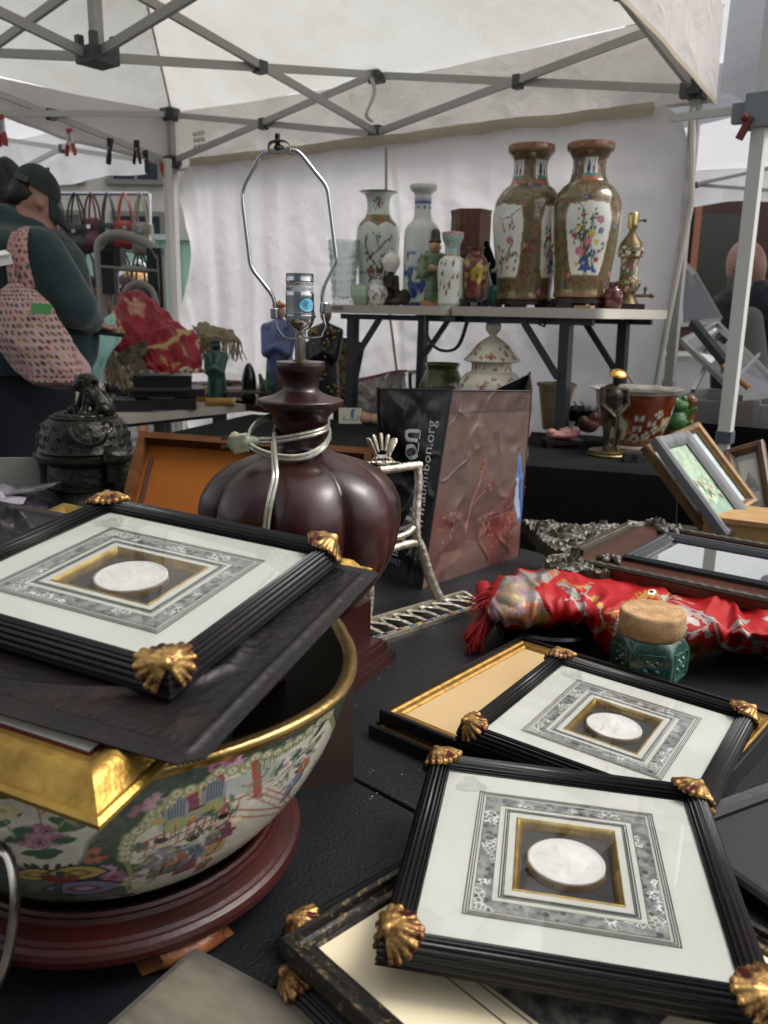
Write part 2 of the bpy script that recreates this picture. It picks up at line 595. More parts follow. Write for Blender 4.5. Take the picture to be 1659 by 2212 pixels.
def canopy(name,label,Lxy,th,S,zl,zu,peak,cloth,vcloth,group=None,eave=None,low=None,sides=(1,1,1,1),legs=(1,1,1,1),leg_w=.034,S2=None,centre=True,bar=ALU,dens=22,hem=False,lw=None):
    S2=S2 or S
    eave=eave or zu+.03
    low=low or(lambda k,t:zl-.05)
    r=root(name,label,'tent',(Lxy[0],Lxy[1],0),(0,0,th),group)
    oh=.05
    c4=[(-oh,oh),(S+oh,oh),(S+oh,-S2-oh),(-oh,-S2-oh)]
    pk=np.array([S/2,-S2/2,peak])
    rb=MB()
    for k in range(4):
        a_,b_=np.array(c4[k]),np.array(c4[(k+1)%4])
        T,U=np.meshgrid(np.linspace(0,1,dens),np.linspace(0,1,dens),indexing='ij')
        e=a_+(b_-a_)*T[...,None]
        ez=eave-.035*np.sin(np.pi*T)
        X=e[...,0]*(1-U)+pk[0]*U
        Y=e[...,1]*(1-U)+pk[1]*U
        Z=ez*(1-U)+peak*U-.11*np.sin(np.pi*U)*np.sin(np.pi*T)+.012*fbm(np.stack([X*2.2,Y*2.2,Y*0+k],-1),3)*np.sin(np.pi*T)*(1-U)
        rb.grid(np.stack([X,Y,Z],-1))
    rb.obj('canopy_roof',cloth,r,sharp=None)
    if hem:
        for k in range(4):
            e_=np.r_[c4[k],eave]
            q=np.array([e_*(1-t)+np.r_[pk[:2],peak]*t-[0,0,.006]for t in np.linspace(0,1,20)])
            MB().tube(q,.006,6,flat=.4).obj('roof_seam',VAL,r)
    for k in range(4):
        if not sides[k]:continue
        a_,b_=np.array(c4[k]),np.array(c4[(k+1)%4])
        fl_=.25 if hem and k==1 else 1
        T,U=np.meshgrid(np.linspace(0,1,60),np.linspace(0,1,9),indexing='ij')
        e=a_+(b_-a_)*T[...,None]
        nrm=np.array([(0,1),(1,0),(0,-1),(-1,0)][k])
        lo=low(k,T)
        top=eave-.035*np.sin(np.pi*T)
        wav=fl_*(.018*fbm(np.stack([T*9,U*.8,T*0+k],-1),11)+.008*np.sin(T*70+k))*U*np.minimum(1,12*T*(1-T))
        Z=top*(1-U)+lo*U
        V=np.concatenate([e+nrm*(wav[...,None]+.006*U[...,None]),Z[...,None]],-1)
        vb=MB()
        vb.grid(V)
        vo=vb.obj('valance',vcloth,r,sharp=None)
        if hem:
            hb=MB()
            hb.grid(np.stack([V[:,-1]+np.r_[nrm*.003,0],V[:,-1]*.9+V[:,-2]*.1+np.r_[nrm*.003,.014]],1))
            hb.obj('valance_hem',HEM,vo,sharp=None)
    zm=(zl+zu)/2
    pt=lambda a_,b_,z:np.array([a_*S,-b_*S2,z])
    def truss(A,B,off):
        M_=(A+B)/2
        up_,dn=np.array([0,0,zu]),np.array([0,0,zl])
        o_=np.r_[off,0]*.012
        if lw:w1,w2=lw
        else:w1,w2=.016,.03
        for p,q,s_ in((A+up_,M_+dn,1),(A+dn,M_+up_,-1),(M_+up_,B+dn,1),(M_+dn,B+up_,-1)):
            MB().bar(p+o_*s_,q+o_*s_,w1,w2).obj('truss_bar',bar,r)
        jb=lambda p,s_=(.06,.05,.07):MB().box(p,s_).box(p+[0,0,-.02],(s_[0]*1.25,s_[1]*.8,s_[2]*.45)).obj('joint',JNT,r)
        jb(M_+up_);jb(M_+dn)
        for q in(.25,.75):
            jb(A+(B-A)*q+[0,0,zm],(.03,.05,.045))
    C=[pt(0,0,0),pt(1,0,0),pt(1,1,0),pt(0,1,0)]
    for k in range(4):
        if sides[k]:truss(C[k],C[(k+1)%4],np.array([(0,1),(1,0),(0,-1),(-1,0)][k]))
    if centre:
        cc=pt(.5,.5,0)
        for k in range(4):
            M_=(C[k]+C[(k+1)%4])/2
            o_=np.array([.012,.012,0])
            MB().bar(M_+[0,0,zl]+o_,cc+[0,0,zu]+o_,.016,.03).obj('truss_bar',bar,r)
            MB().bar(M_+[0,0,zu]-o_,cc+[0,0,zl]-o_,.016,.03).obj('truss_bar',bar,r)
            MB().box((M_+cc)/2+[0,0,zm],(.045,.045,.045)).obj('joint',JNT,r)
        jb=MB()
        jb.box(cc+[0,0,zl],(.10,.10,.05))
        for sx,sy in((.04,.04),(-.04,.04),(.04,-.04),(-.04,-.04)):jb.box(cc+[sx,sy,zl+.02],(.022,.022,.085))
        jb.obj('joint',JNT,r)
        MB().box(cc+[0,0,zu],(.09,.09,.05)).obj('joint',JNT,r)
        MB().bar(cc+[0,0,zl],cc+[0,0,zl+.28],.034).obj('centre_pole',bar,r)
        MB().bar(cc+[0,0,zl+.28],cc+[0,0,peak-.03],.026).obj('centre_pole',bar,r)
    for k in range(4):
        if not legs[k]:continue
        p=C[k]
        o_=MB().bar(p+[0,0,.9],p+[0,0,zu],leg_w).obj('leg',bar,r)
        MB().bar(p+[0,0,.02],p+[0,0,.9],leg_w*.8).box(p+[0,0,.92],(leg_w*1.3,leg_w*1.3,.05)).obj('lower_leg',bar,o_)
        MB().box(p+[0,0,.012],(.09,.09,.012)).obj('foot',JNT,o_)
        for z in(zl,zu):
            MB().box(p+[0,0,z],(.06,.06,.07)).box(p+[.03 if k in(0,3)else-.03,0,z],(.06,.04,.05)).box(p+[0,-.03 if k<2 else .03,z],(.04,.06,.05)).obj('joint',JNT,r)
    return r
TL,TTH=(-1.2586,5.179),-.6552
tu=np.array([math.cos(TTH),math.sin(TTH)])
tv=np.array([math.sin(TTH),-math.cos(TTH)])
def lowmain(k,t):
    if k==1:return 1.945+.45*t-.3*t*t
    if k==3:return 1.965+.14*np.sin(np.pi*np.minimum(1,(1-t)*1.6)/2)+.01*np.sin((1-t)*22)
    return 1.96+0*t
main=canopy('canopy_tent','large off white canopy tent with grey scissor frame over the vase table',TL,TTH,3.0,2.0,2.255,3.02,ROOF,VAL,'market tents',2.283,lowmain,(1,1,0,1),(1,1,0,0),hem=True)
b=MB()
for i in range(3):
    for j in range(3):
        b.box((.17+i*.034,.028,2.07+j*.034),(.028,.002,.022))
b.obj('faded_print',mat('faded_print','#b6b4ac',.9),main)
wr=root('side_wall','white cloth side wall hung along the rear of the big tent','cloth wall',(TL[0],TL[1],0),(0,0,TTH))
T,U=np.meshgrid(np.linspace(0,1,190),np.linspace(0,1,130),indexing='ij')
a0=.10+.05*np.sin(U*7)*U+.03*fbm(np.stack([U*6,U*0],-1),5)+.12*np.exp(-U*22)
a1=3.0+.015*np.sin(U*9)-.06*np.clip(U-.45,0,1)*1.2+.01*fbm(np.stack([U*14,U*0+3],-1),6)-.12*np.exp(-U*26)
A=a0+(a1-a0)*T
Z=1.985-(1.985-.32)*U-.03*T*(1-U)
pl=np.stack([A,Z],-1)
dsp=.010*fbm(np.stack([A*10+.5*fbm(pl*1.2,9),Z*.8],-1),21,2)*(1.25-.8*T)+.007*(1-np.abs(fbm(np.stack([A*4+Z*2.4,Z*3.2-A],-1),31,3))*2.2)*np.clip(T*1.6-.2,0,1)+.006*(1-np.abs(fbm(np.stack([A*3-Z*4,Z*3+A*2],-1),37,3))*2.5)*np.clip(U*1.8-.6,0,1)+.05*np.exp(-((T-.90)/.05)**2)*U*np.sin(U*3)+.03*np.exp(-T*40)*np.sin(U*17)
dsp=dsp+.012*np.maximum(0,1-np.abs(A-(1.62+.25*(1.985-Z)*.3))/.012)
b=MB()
b.grid(np.stack([A,-.03-dsp,Z],-1))
b.obj('cloth_sheet',WALLC,wr,sharp=None)
b=MB()
Tb=np.linspace(.0,1,120)
ab=.21+(2.86-.21)*Tb
zt=1.995-.03*Tb+.004*fbm(np.stack([Tb*14,Tb*0],-1),8)
b.grid(np.stack([np.stack([ab,np.full_like(ab,-.055),zt],-1),np.stack([ab+.01,np.full_like(ab,-.058),zt-.023],-1),np.stack([ab,np.full_like(ab,-.054),zt-.046+.003*np.sin(Tb*50)],-1)],1))
b.obj('velcro_band',HEM,wr,sharp=None)
b=MB()
b.tube([(3.0,-.03,1.93),(3.03,-.035,1.6),(2.985,-.03,1.2),(2.95,-.03,.8)],.012,8)
b.obj('side_seam',mat('cloth_seam','#c3bdb4',.9),wr)
b=MB()
b.tube([(1.62,-.075,1.92),(1.63,-.07,1.3),(1.69,-.075,1.0),(1.75,-.08,.7)],.006,6)
b.obj('tie_cord',mat('beige_cord','#9a8f7c',.9),wr)
b=MB()
for s_ in np.linspace(0,1,2)[:1]:
    pth=[(1.54,-.09,2.22),(1.56,-.09,2.16),(1.54,-.10,2.10),(1.52,-.10,2.06),(1.55,-.09,2.03)]
    q=spline(pth,20)
    b.grid(np.stack([q+[-.012,0,0],q+[.012,0,0]],1))
b.obj('tie_strap',mat('cloth_seam','#c3bdb4',.9),main)
canopy('canopy_tent','bright white canopy tent behind the shopper in the green hoodie',(-3.92,7.24),TTH,3.0,2.05,2.31,3.0,NTENT,NTENT,'market tents',legs=(0,0,0,0),bar=ALUW,sides=(1,0,0,1),centre=False,low=lambda k,t:1.98+.01*np.sin(t*24))
canopy('canopy_tent','white canopy tent at the right behind the bald man',(3.2,6.0),TTH,3.0,2.12,2.4,3.2,NTENT,NTENT,'market tents',legs=(0,0,0,0),bar=ALU,centre=False,low=lambda k,t:2.06+.02*np.sin(t*30))
canopy('canopy_tent','white canopy tent farther back at the right, its low edge above the bald man',(2.2,8.9),TTH,3.4,2.26,2.5,3.4,NTENT,NTENT,'market tents',legs=(0,0,0,0),bar=ALU,centre=False,low=lambda k,t:2.2+.02*np.sin(t*22))
FART=mat_cloth('far_canopy_cloth','#e6eceb','#dde6e6',.3,.3)
for i,(px,pyk,Y,lab)in enumerate(((1545,570,34,'farthest white peaked tent left of the bald man, sharp single peak'),(1590,578,31,'white peaked tent right against the bald man\'s head, far down the street'),(1660,592,30,'white tent top far off at the right edge behind the bald man'))):
    pk=P(px,pyk,Y)
    r=root('peaked_tent',lab,'tent',(pk[0],Y,0),(0,0,.2*i),'far peaked tents')
    b=MB()
    w_=1.9
    h0=pk[2]
    prof=[(1.0,h0-1.25),(.62,h0-.82),(.3,h0-.42),(.02,h0)]
    V=np.array([[(q*w_*sx,q*w_*sy,z)for sx,sy in((-1,-1),(0,-1.0),(1,-1),(1,0),(1,1),(0,1),(-1,1),(-1,0))]for q,z in prof])
    b.grid(V,cv=True)
    b.obj('roof',FART,r)
    MB().box((0,-w_,h0-1.4),(2*w_,.02,.3)).box((-w_,0,h0-1.4),(.02,2*w_,.3)).box((w_,0,h0-1.4),(.02,2*w_,.3)).obj('valance',FART,r)
    for sx,sy in((-1,-1),(1,-1)):MB().bar((sx*w_,sy*w_,0),(sx*w_,sy*w_,h0-1.3),.06).obj('leg',ALUW,r)
p0=P(1645,250,2.45)
pr_=root('tent_pole','white square tent pole with grey bracket standing right of the cloth wall','pole',(p0[0],p0[1],0),(0,0,TTH))
zb=P(1563,940,2.45)[2]
MB().bar((0,0,zb),(0,0,2.0),.036).obj('upper_leg',ALUW,pr_)
MB().bar((0,0,.02),(0,0,zb),.028).obj('lower_leg',ALUW,pr_)
MB().box((0,0,zb-.005),(.044,.044,.035)).obj('collar',JNT,pr_)
zz=P(1645,240,2.45)[2]
MB().box((0,0,zz),(.075,.06,.085)).box((-.05,0,zz),(.05,.03,.05)).box((.05,0,zz+.02),(.05,.03,.05)).obj('bracket',mat('bracket_grey','#7d8385',.5),pr_)
MB().box((-.03,-.035,zz-.045),(.016,.02,.06),eul(0,25,0)).ell((-.03,-.04,zz-.02),.012).obj('release_lever',mat('dark_red_plastic','#6e1f22',.4),pr_)
MB().bar((-.05,0,zz+.01),(-.27,0.05,zz+.02),.012,.020).obj('truss_bar',ALUW,pr_)
MB().bar((.05,0,zz+.02),(.9,-.05,zz+.1),.016,.028).obj('truss_bar',ALU,pr_)
MB().box((0,0,.01),(.09,.09,.02)).obj('foot',JNT,pr_)
e0=P(362,380,5.0)
lr=root('tent_pole','slim white tent leg standing just left of the rear corner leg','pole',(e0[0],e0[1],0),(0,0,TTH))
MB().bar((0,0,.9),(0,0,1.99),.036).obj('upper_leg',ALUW,lr)
MB().bar((0,0,.02),(0,0,.9),.028).box((0,0,.9),(.045,.045,.05)).obj('lower_leg',ALUW,lr)
MB().box((0,0,.01),(.09,.09,.02)).obj('foot',JNT,lr)
e1=P(369,400,5.05)
b=MB()
b.grid(np.array([[(x,0,z)for x in(-.012,.012)]for z in np.linspace(1.92,1.45,12)])+np.array([e1[0],e1[1],0]))
tag(b.obj('blue_strap',mat('navy_webbing','#1c2b5c',.8)),'navy blue webbing strap hanging between the two rear left tent legs','strap')
CLB=mat('black_plastic','#101113',.4)
CLR=mat('red_plastic_grip','#9d2a24',.4)
CLS=mat('clamp_steel','#a9abad',.3,.9)
def clamp(px,py,Y,size,red,label,ry,open_=.5):
    p=P(px,py,Y)
    r=root('spring_clamp',label,'clamp',p,(0,rad(ry),TTH),'spring clamps on the tent edge')
    jaw,grip=(CLS,CLR)if red else(CLB,CLB)
    s_=size
    for sg in(-1,1):
        MB().bar((sg*.12*s_,0,-.02*s_),(sg*open_*.5*s_*.55,0,-.55*s_),.13*s_,.09*s_,(0,1,0)).obj('jaw',jaw,r)
        MB().tube([(sg*open_*.3*s_,0,-.5*s_),(sg*open_*.42*s_,0,-.8*s_),(sg*open_*.5*s_,0,-1.0*s_)],[.09*s_,.1*s_,.08*s_],8).obj('handle',grip,r)
    MB().box((0,0,.06*s_),(.34*s_,.12*s_,.2*s_)).obj('head',grip if not red else CLR,r)
    MB().cyl((0,-.09*s_,-.28*s_),(0,.09*s_,-.28*s_),.06*s_,seg=10).obj('pivot',CLS,r)
clamp(150,286,4.2,.10,True,'red tipped steel clamp hanging open on the tent edge above the cap',0,.7)
clamp(2,258,4.0,.11,True,'red tipped clamp cut off at the left edge of the view',0,.5)
clamp(238,306,4.6,.11,False,'leftmost black spring clamp on the tent edge, tilted',14,.12)
clamp(295,310,4.7,.10,False,'middle black clamp on the tent edge, handles spread',2,.55)
clamp(314,332,4.8,.10,False,'rightmost black clamp near the corner joint',-6,.12)
p=P(351,362,5.0)
MB_=MB()
MB_.box((0,0,0),(.025,.02,.05)).box((.01,0,-.03),(.018,.018,.04),eul(0,20,0))
tag(MB_.obj('spring_clamp',CLR,loc=p),'small dark red clamp grip at the foot of the corner joint','clamp','spring clamps on the tent edge')
def building(label,x0,x1,y,h,wallc,winc,nx,nz,ww,wh,z0,depth=8,frame='#3a3d42',rot=0,lintel=None,name='building'):
    r=root(name,label,'building',((x0+x1)/2,y,0),(0,0,rot))
    W=x1-x0
    wm=mat('wall'+wallc,wallc,.85,col2=''.join(['#']+['%02x'%max(0,int(wallc[i:i+2],16)-14)for i in(1,3,5)]),ns=.6,bump=(3,.2))
    MB().box((0,depth/2,h/2),(W,depth,h)).box((0,depth/2-.2,h),(W+.4,depth,.5)).obj('wall',wm,r)
    gm=mat('window_glass'+winc,winc,.08,0,spec=.8)
    fm=mat('window_frame'+frame,frame,.5)
    sh={}
    for i in range(nx):
        for k in range(nz):
            cx,cz=-W/2+W*(i+.5)/nx,z0+(h-z0)*(k+.45)/nz
            if not sh:
                sh['f']=MB().box((-ww/2,-.06,0),(.14,.14,wh)).box((ww/2,-.06,0),(.14,.14,wh)).box((0,-.06,wh/2),(ww+.14,.15,.14)).box((0,-.08,-wh/2),(ww+.3,.22,.14)).box((0,-.05,0),(.08,.1,wh)).mesh('window',sharp=30)
                sh['p']=MB().box((0,-.02,0),(ww,.05,wh)).mesh('pane',sharp=30)
            f=link('window',sh['f'],fm,r,(cx,0,cz))
            link('pane',sh['p'],gm,f)
    return r
building('grey stone office building over a dark red storefront at the right behind the tents',8.5,30,26,30,'#8d8a83','#5d666b',7,8,2.0,2.3,6.0,frame='#3c4754')
sf=[o for o in bpy.data.objects if o.name.startswith('building')][0]
MB().box((0,-.2,2.75),(21.6,.36,5.5)).obj('storefront',mat('dark_red_paint','#3f1714',.6,col2='#351210',ns=1),sf)
for i in range(9):MB().box((-9.6+i*2.4,-.42,2.4),(1.7,.08,3.2)).obj('shop_window',mat('dark_shop_glass','#2a2b26',.1),sf)
building('dark red brick building behind the bald man',12,46,52,16,'#4a2420','#565a52',10,5,1.6,2.2,.5,frame='#23201e')
building('pale building with dark windows seen under the left tent',-26,-4,27,22,'#b9b4aa','#2b2f33',9,6,1.5,2.6,1.0,frame='#6d6a64')
p=P(1503,520,9)
tag(MB().box((0,0,0),(.06,.03,.9)).obj('orange_banner',mat('orange_banner','#94604a',.8),loc=p),'narrow orange banner glimpsed just right of the cloth wall','banner')
building('tall glass office tower across the street behind the viewer',-26,6,-24,34,'#7d858c','#8fa0ac',9,9,2.6,2.9,1,frame='#50565c',rot=math.pi)
tp=P(250,600,11)
tr=root('trailer','pale green ribbed trailer parked behind the handbag rack','trailer',(-3.9,11.2,0),(0,0,-.05))
GM=mat('pale_green_paint','#93b8a4',.35,col2='#a7c9b6',ns=.8)
MB().box((0,.9,1.25),(3.2,1.8,1.5)).obj('body',GM,tr)
MB().box((0,.9,2.03),(3.3,1.9,.07)).obj('roof_edge',mat('trailer_trim','#aab4ae',.5),tr)
for i in range(13):MB().box((-1.5+i*.25,-.012,1.25),(.022,.03,1.46)).obj('rib',mat('trailer_rib','#6d9582',.4),tr)
MB().box((0,.9,.45),(3.0,1.6,.1)).obj('chassis',CLB,tr)
for x in(-.9,.9):MB().cyl((x,.05,.3),(x,.25,.3),.3,seg=20).obj('wheel',CLB,tr)
bp_=P(300,620,9.0)
br=root('booth','dark green booth with white gabled roof and round crest far behind the table','booth',(bp_[0],9.0,0),(0,0,.1))
DG=mat('dark_green_paint','#1f4a3c',.5)
b=MB()
zt=P(300,568,9.0)[2]
ze=P(300,596,9.0)[2]
b.prism([(-.17,0),(.2,0),(.2,ze),(.015,zt),(-.17,ze)],0,.5,(np.array([[1,0,0],[0,0,1],[0,1,0]]),(0,0,0)))
b.obj('body',DG,br)
b=MB()
b.bar((-.22,-.05,ze-.03),(.015,-.05,zt+.02),.03,.12,(0,1,0)).bar((.25,-.05,ze-.03),(.015,-.05,zt+.02),.03,.12,(0,1,0))
b.obj('roof',mat('white_trim','#dfe2df',.5),br)
b=MB()
b.lathe([(.075,0),(.075,.008),(.06,.012),(.06,.004)],24)
b.obj('crest',mat('white_trim','#dfe2df',.5),br,(.02,-.01,P(302,612,9)[2]),(rad(90),0,0))
# ================================================================== shared materials
CLOTHB=mat('black_table_cloth','#0e0e10',.95,col2='#131315',ns=5,bump=(40,.2),spec=.15)
TWHITE=mat('white_table_plastic','#c6bfb3',.5,col2='#b1a797',ns=3,lo=.35,hi=.7,bump=(200,.1))
LEGM=mat('dark_grey_table_leg','#33373a',.45,.3)
DARKW=mat('dark_rosewood','#1c1110',.35,col2='#2a1714',ns=20,sc=(1,6,1),bump=(60,.15))
REDW=mat('red_brown_wood','#5b3428',.45,col2='#6e4433',ns=12,sc=(6,6,.6),bump=(60,.1))
GOLD=mat('antique_gold','#a08a5c',.36,.85,col2='#5f4a28',ns=60,lo=.35,hi=.75,bump=(120,.3))
BRASS=mat('brass','#94835c',.3,.9,col2='#4f4128',ns=40,lo=.4,hi=.8)
BRONZE=mat('dark_bronze','#2a2620',.42,.6,col2='#4a4436',ns=22,bump=(70,.3))
WHITEP=mat('white_porcelain','#dcdad2',.15,coat=.3)
CEL=mat('celadon_glaze','#9db09a',.15,coat=.3,col2='#8fa48e',ns=9)
BLK=mat('black_lacquer','#0b0a0b',.22,col2='#151214',ns=15)
CLEAR=mat('cut_glass','#e9f0ee',.03,trans=.93,bump=None)
W_,Gd,Pk,Gn,Bl,Rd,Yl,Bk=c('#d9d8cf',0),c('#84704a',.35),c('#b56a86',0),c('#4a5c3e',0),c('#3a4f8a',0),c('#8f3a34',0),c('#c2a94e',0),c('#24231f',0)
R90=lambda o,a:setattr(o,'rotation_euler',(0,0,a))
def wallpt(a_,off,z=0):return np.r_[np.array(TL)+tu*a_+tv*off,z]
TZ=1.212
tb=root('folding_table','raised white folding table with dark grey legs in front of the cloth wall','table',wallpt(2.435,.44),(0,0,TTH))
def rrect(w_,h_,r,n=6):
    o=[]
    for cx,cy,a0_ in((w_/2-r,h_/2-r,0),(-w_/2+r,h_/2-r,90),(-w_/2+r,-h_/2+r,180),(w_/2-r,-h_/2+r,270)):
        for t in np.linspace(0,90,n):o.append((cx+r*math.cos(rad(a0_+t)),cy+r*math.sin(rad(a0_+t))))
    return np.array(o)
for sx in(-1,1):
    q=rrect(.585,.62,.035)+[sx*.2945,0]
    MB().prism(q,TZ-.032,TZ).obj('top_half',TWHITE,tb)
MB().box((-.52,-.312,TZ-.012),(.055,.004,.012)).obj('maker_plate',mat('grey_plate','#6d6f6e',.5),tb)
MB().bar((-.54,-.26,TZ-.045),(.54,-.26,TZ-.045),.02).bar((-.54,.26,TZ-.045),(.54,.26,TZ-.045),.02).box((0,-.29,TZ-.045),(.06,.03,.02)).obj('under_frame',LEGM,tb)
for x,y in((-.49,-.25),(-.49,.24),(.44,-.25),(.44,.24)):
    lg=MB().bar((x,y,TZ-.04),(x-.02*(1 if x<0 else-1),y,.02),.036).box((x,y,.015),(.05,.05,.03)).obj('leg',LEGM,tb)
    sgn=1 if x>0 else-1
    MB().bar((x-sgn*.15,y-.02,TZ-.05),(x-sgn*.01,y-.02,TZ-.23),.012,.022).obj('brace',LEGM,lg)
MB().tube(spline([(-.10,-.30,TZ-.035),(-.085,-.31,TZ-.11),(-.02,-.32,TZ-.155),(.05,-.31,TZ-.14),(.085,-.30,TZ-.035)],24),.011,8,flat=.5).obj('carry_handle',CLB,tb)
MB().tube([(.36,-.28,TZ-.035),(.355,-.285,TZ-.055),(.375,-.285,TZ-.062),(.385,-.285,TZ-.035)],.004,6).obj('hook',CLB,tb)
def on_table(px,off):
    r=ray(px,668)
    o=np.array(TL)+tv*off
    n_=-tv
    t=(o@n_)/(r[:2]@n_)
    return np.r_[r[:2]*t,TZ]
def scale_at(p):
    return(p[1]*cp-(p[2]-CZ)*sp)/FPX
def pv(px,off,rows,base=None):
    """profile rows (half width px, y px) of a turned piece standing at px; returns place and metric profile"""
    p=on_table(px,off)
    k=scale_at(p)
    yb=rows[0][1]
    z0_=P(px,yb,p[1])[2]
    return p,[(max(a_*k,.0005),P(px,y,p[1])[2]-z0_)for a_,y in rows]
def scatter_flowers(pt,rg,n,cx,cy,wx,wy,rs,cols,leaf=Gn):
    for _ in range(n):
        x,y=cx+rg.uniform(-wx,wx),cy+rg.uniform(-wy,wy)
        a_=rg.uniform(0,6.3)
        for q in range(3):pt.leaf((x+math.cos(a_+q*2)*rs*1.5,y+math.sin(a_+q*2)*rs*1.5),rs*.9,rs*.35,a_+q*2,leaf)
        cc=rg.choice(cols)
        pt.flower((x,y),rs*rg.uniform(.7,1.15),cc,Yl,rg.choice([5,6,8]),a_,.3)
def rose_vase(px,off,base_y,top_y,label,turn,seed,stand_y):
    p,pr=pv(px,off,[(44,base_y),(58,base_y-3),(57,base_y-22),(62,base_y-70),(70,base_y-130),(73,base_y-175),(69,base_y-212),(54,base_y-238),(40,base_y-252),(35,base_y-275),(35,base_y-298),(42,base_y-313),(48,base_y-320),(48,base_y-334),(44,base_y-336)])
    k=scale_at(p)
    zs_=P(px,base_y,p[1])[2]
    r=root('large_vase',label,'vase',[p[0],p[1],zs_],(0,0,turn),'pair of tall rose medallion vases')
    o,A,Z,inn=vase_mesh('body',pr,170,230,PAINT,r)
    H=pr[-1][1]
    R=.11
    pt=Paint(np.stack([A*R,Z],1),c('#4d4433',0))
    rg=random.Random(seed)
    pt.mottle(120,.0,Gd,seed)
    pt.mottle(170,.22,c('#6f4636',0),seed+3)
    pt.mottle(150,.30,c('#58603f',0),seed+5)
    for _ in range(70):
        pt.flower((rg.uniform(-.36,.36),rg.uniform(0,H)),rg.uniform(.006,.012),rg.choice([Pk,c('#9a4b5c',0),Bl,c('#b9775a',0)]),Yl,6,rg.random(),.3)
    for cx in(-.205,.0,.205):
        pn=[(cx-.062,.21*H),(cx-.052,.155*H),(cx,.145*H),(cx+.052,.155*H),(cx+.062,.21*H),(cx+.075,.50*H),(cx+.064,.60*H),(cx,.615*H),(cx-.064,.60*H),(cx-.075,.50*H)]
        e=[(cx+(x-cx)*1.10,y+(y-.38*H)*.06)for x,y in pn]
        pt.poly(e,Gd)
        pt.poly(pn,W_)
        m=pt.inside(pn)
        pt.ms=m
        if(cx==0)==(seed==3):
            for _ in range(34):
                x=cx+rg.gauss(0,.026);y=(.36+rg.gauss(0,.1))*H
                pt.stroke([(cx-.01,.22*H),((x+cx)/2,y-.03),(x,y)],.0012,Gn)
                for q in range(3):pt.leaf((x+rg.uniform(-.012,.012),y+rg.uniform(-.012,.012)),.008,.003,rg.uniform(0,3),Gn)
            for x,y,s_,cc in((-.025,.30,.017,Pk),(.0,.36,.015,Pk),(.035,.50,.014,c('#a9688c',0)),(.04,.43,.011,Bl),(.02,.29,.012,Bl),(.035,.25,.010,Rd),(-.03,.45,.008,Yl),(.03,.36,.01,Yl),(-.045,.40,.009,Rd),(-.01,.23,.018,Bl),(.012,.41,.012,Yl),(-.02,.52,.007,Rd),(-.035,.22,.008,Yl)):
                pt.flower((cx+x,y*H),s_,cc,Yl if cc!=Yl else Rd,8,rg.random(),.28,tuple(min(1,v*1.25)for v in cc[:3])+(0,))
            pt.poly([(cx-.03,.175*H),(cx+.045,.17*H),(cx+.03,.2*H),(cx-.02,.21*H)],Bl)
        else:
            pt.stroke([(cx+.06,.58*H),(cx+.03,.53*H),(cx+.0,.52*H)],.0022,c('#6d4a3c',0))
            pt.stroke([(cx-.02,.17*H),(cx-.01,.24*H),(cx+.02,.30*H),(cx+.04,.37*H)],.0025,c('#5c4638',0))
            for q in range(16):pt.leaf((cx+rg.uniform(-.03,.06),rg.uniform(.2,.36)*H),.010,.0045,rg.uniform(0,3),c('#54603f',0))
            for q in range(8):pt.leaf((cx+.005+rg.uniform(-.03,.04),(.51+rg.uniform(-.06,.03))*H),.013,.0025,rg.uniform(-2,-1),c('#7d4a4c',0))
            pt.flower((cx+.03,.385*H),.014,Pk,Yl,7,0,.3)
            pt.flower((cx+.012,.27*H),.012,c('#8a9a62',0),Pk,7,0,.3)
        pt.ms=None
    for cx in(-.17,.0,.17):
        pn=[(cx-.045,.755*H),(cx+.045,.755*H),(cx+.045,.90*H),(cx-.045,.90*H)]
        pt.poly([(cx+(x-cx)*1.12,y)for x,y in pn],Gd)
        pt.poly(pn,W_)
        pt.rect(cx-.045,cx+.045,.755*H,.775*H,c('#b0583a',0))
        pt.rect(cx-.04,cx+.045,.78*H,.80*H,c('#5d8f86',0))
        for q in range(5):pt.rect(cx-.04+q*.02,cx-.034+q*.02,.855*H,.9*H,c('#40322e',0)if q%2 else c('#33486b',0))
        pt.leaf((cx-.015,.83*H),.02,.011,1.4,c('#33486b',0))
        pt.leaf((cx+.018,.825*H),.016,.008,1.5,c('#7d3d58',0))
        pt.disc((cx-.012,.862*H),.006,Bk)
    pt.rect(-1,1,.945*H,1.1*H,c('#8a5a44',0))
    pt.mottle(70,.1,Gd,seed+8,1,(pt.p[:,1]>.95*H))
    pt.rect(-1,1,.985*H,1.1*H,c('#8d5033',0))
    pt.rect(-1,1,-.1,.008,c('#a06a44',.3))
    pt.mottle(80,.0,Gd,seed+9,1,(pt.p[:,1]<.055*H)&(pt.p[:,1]>.012))
    pt.put(inn>0,c('#b9b6a8',0))
    setcol(o,pt.C)
    s=root('vase_stand','dark wooden stand under the '+('left' if px<1200 else 'right')+' of the two tall rose medallion vases','stand',p,(0,0,turn),'vase stands')
    s.scale=(1,1,(zs_-TZ)/(26*k))
    MB().lathe([(62*k,20*k),(62*k,25.8*k),(50*k,25.8*k)],40).lathe([(56*k,12*k),(66*k,14*k),(66*k,20*k),(52*k,20*k)],40).obj('top_ring',DARKW,s)
    for q in range(5):
        a_=q*2*math.pi/5+.3
        MB().box((56*k*math.cos(a_),56*k*math.sin(a_),7*k),(30*k,12*k,14*k),rotz(a_+math.pi/2),(1.2,1.1)).obj('foot',DARKW,s)
    return r
rose_vase(1130,.40,650,322,'tall rose medallion vase with a plum branch panel, left of the pair',-.95,5,640)
rose_vase(1252,.40,645,318,'tall rose medallion vase with a bright bouquet panel, right of the pair',-.12,3,640)
p=on_table(1010,.26);k=scale_at(p)
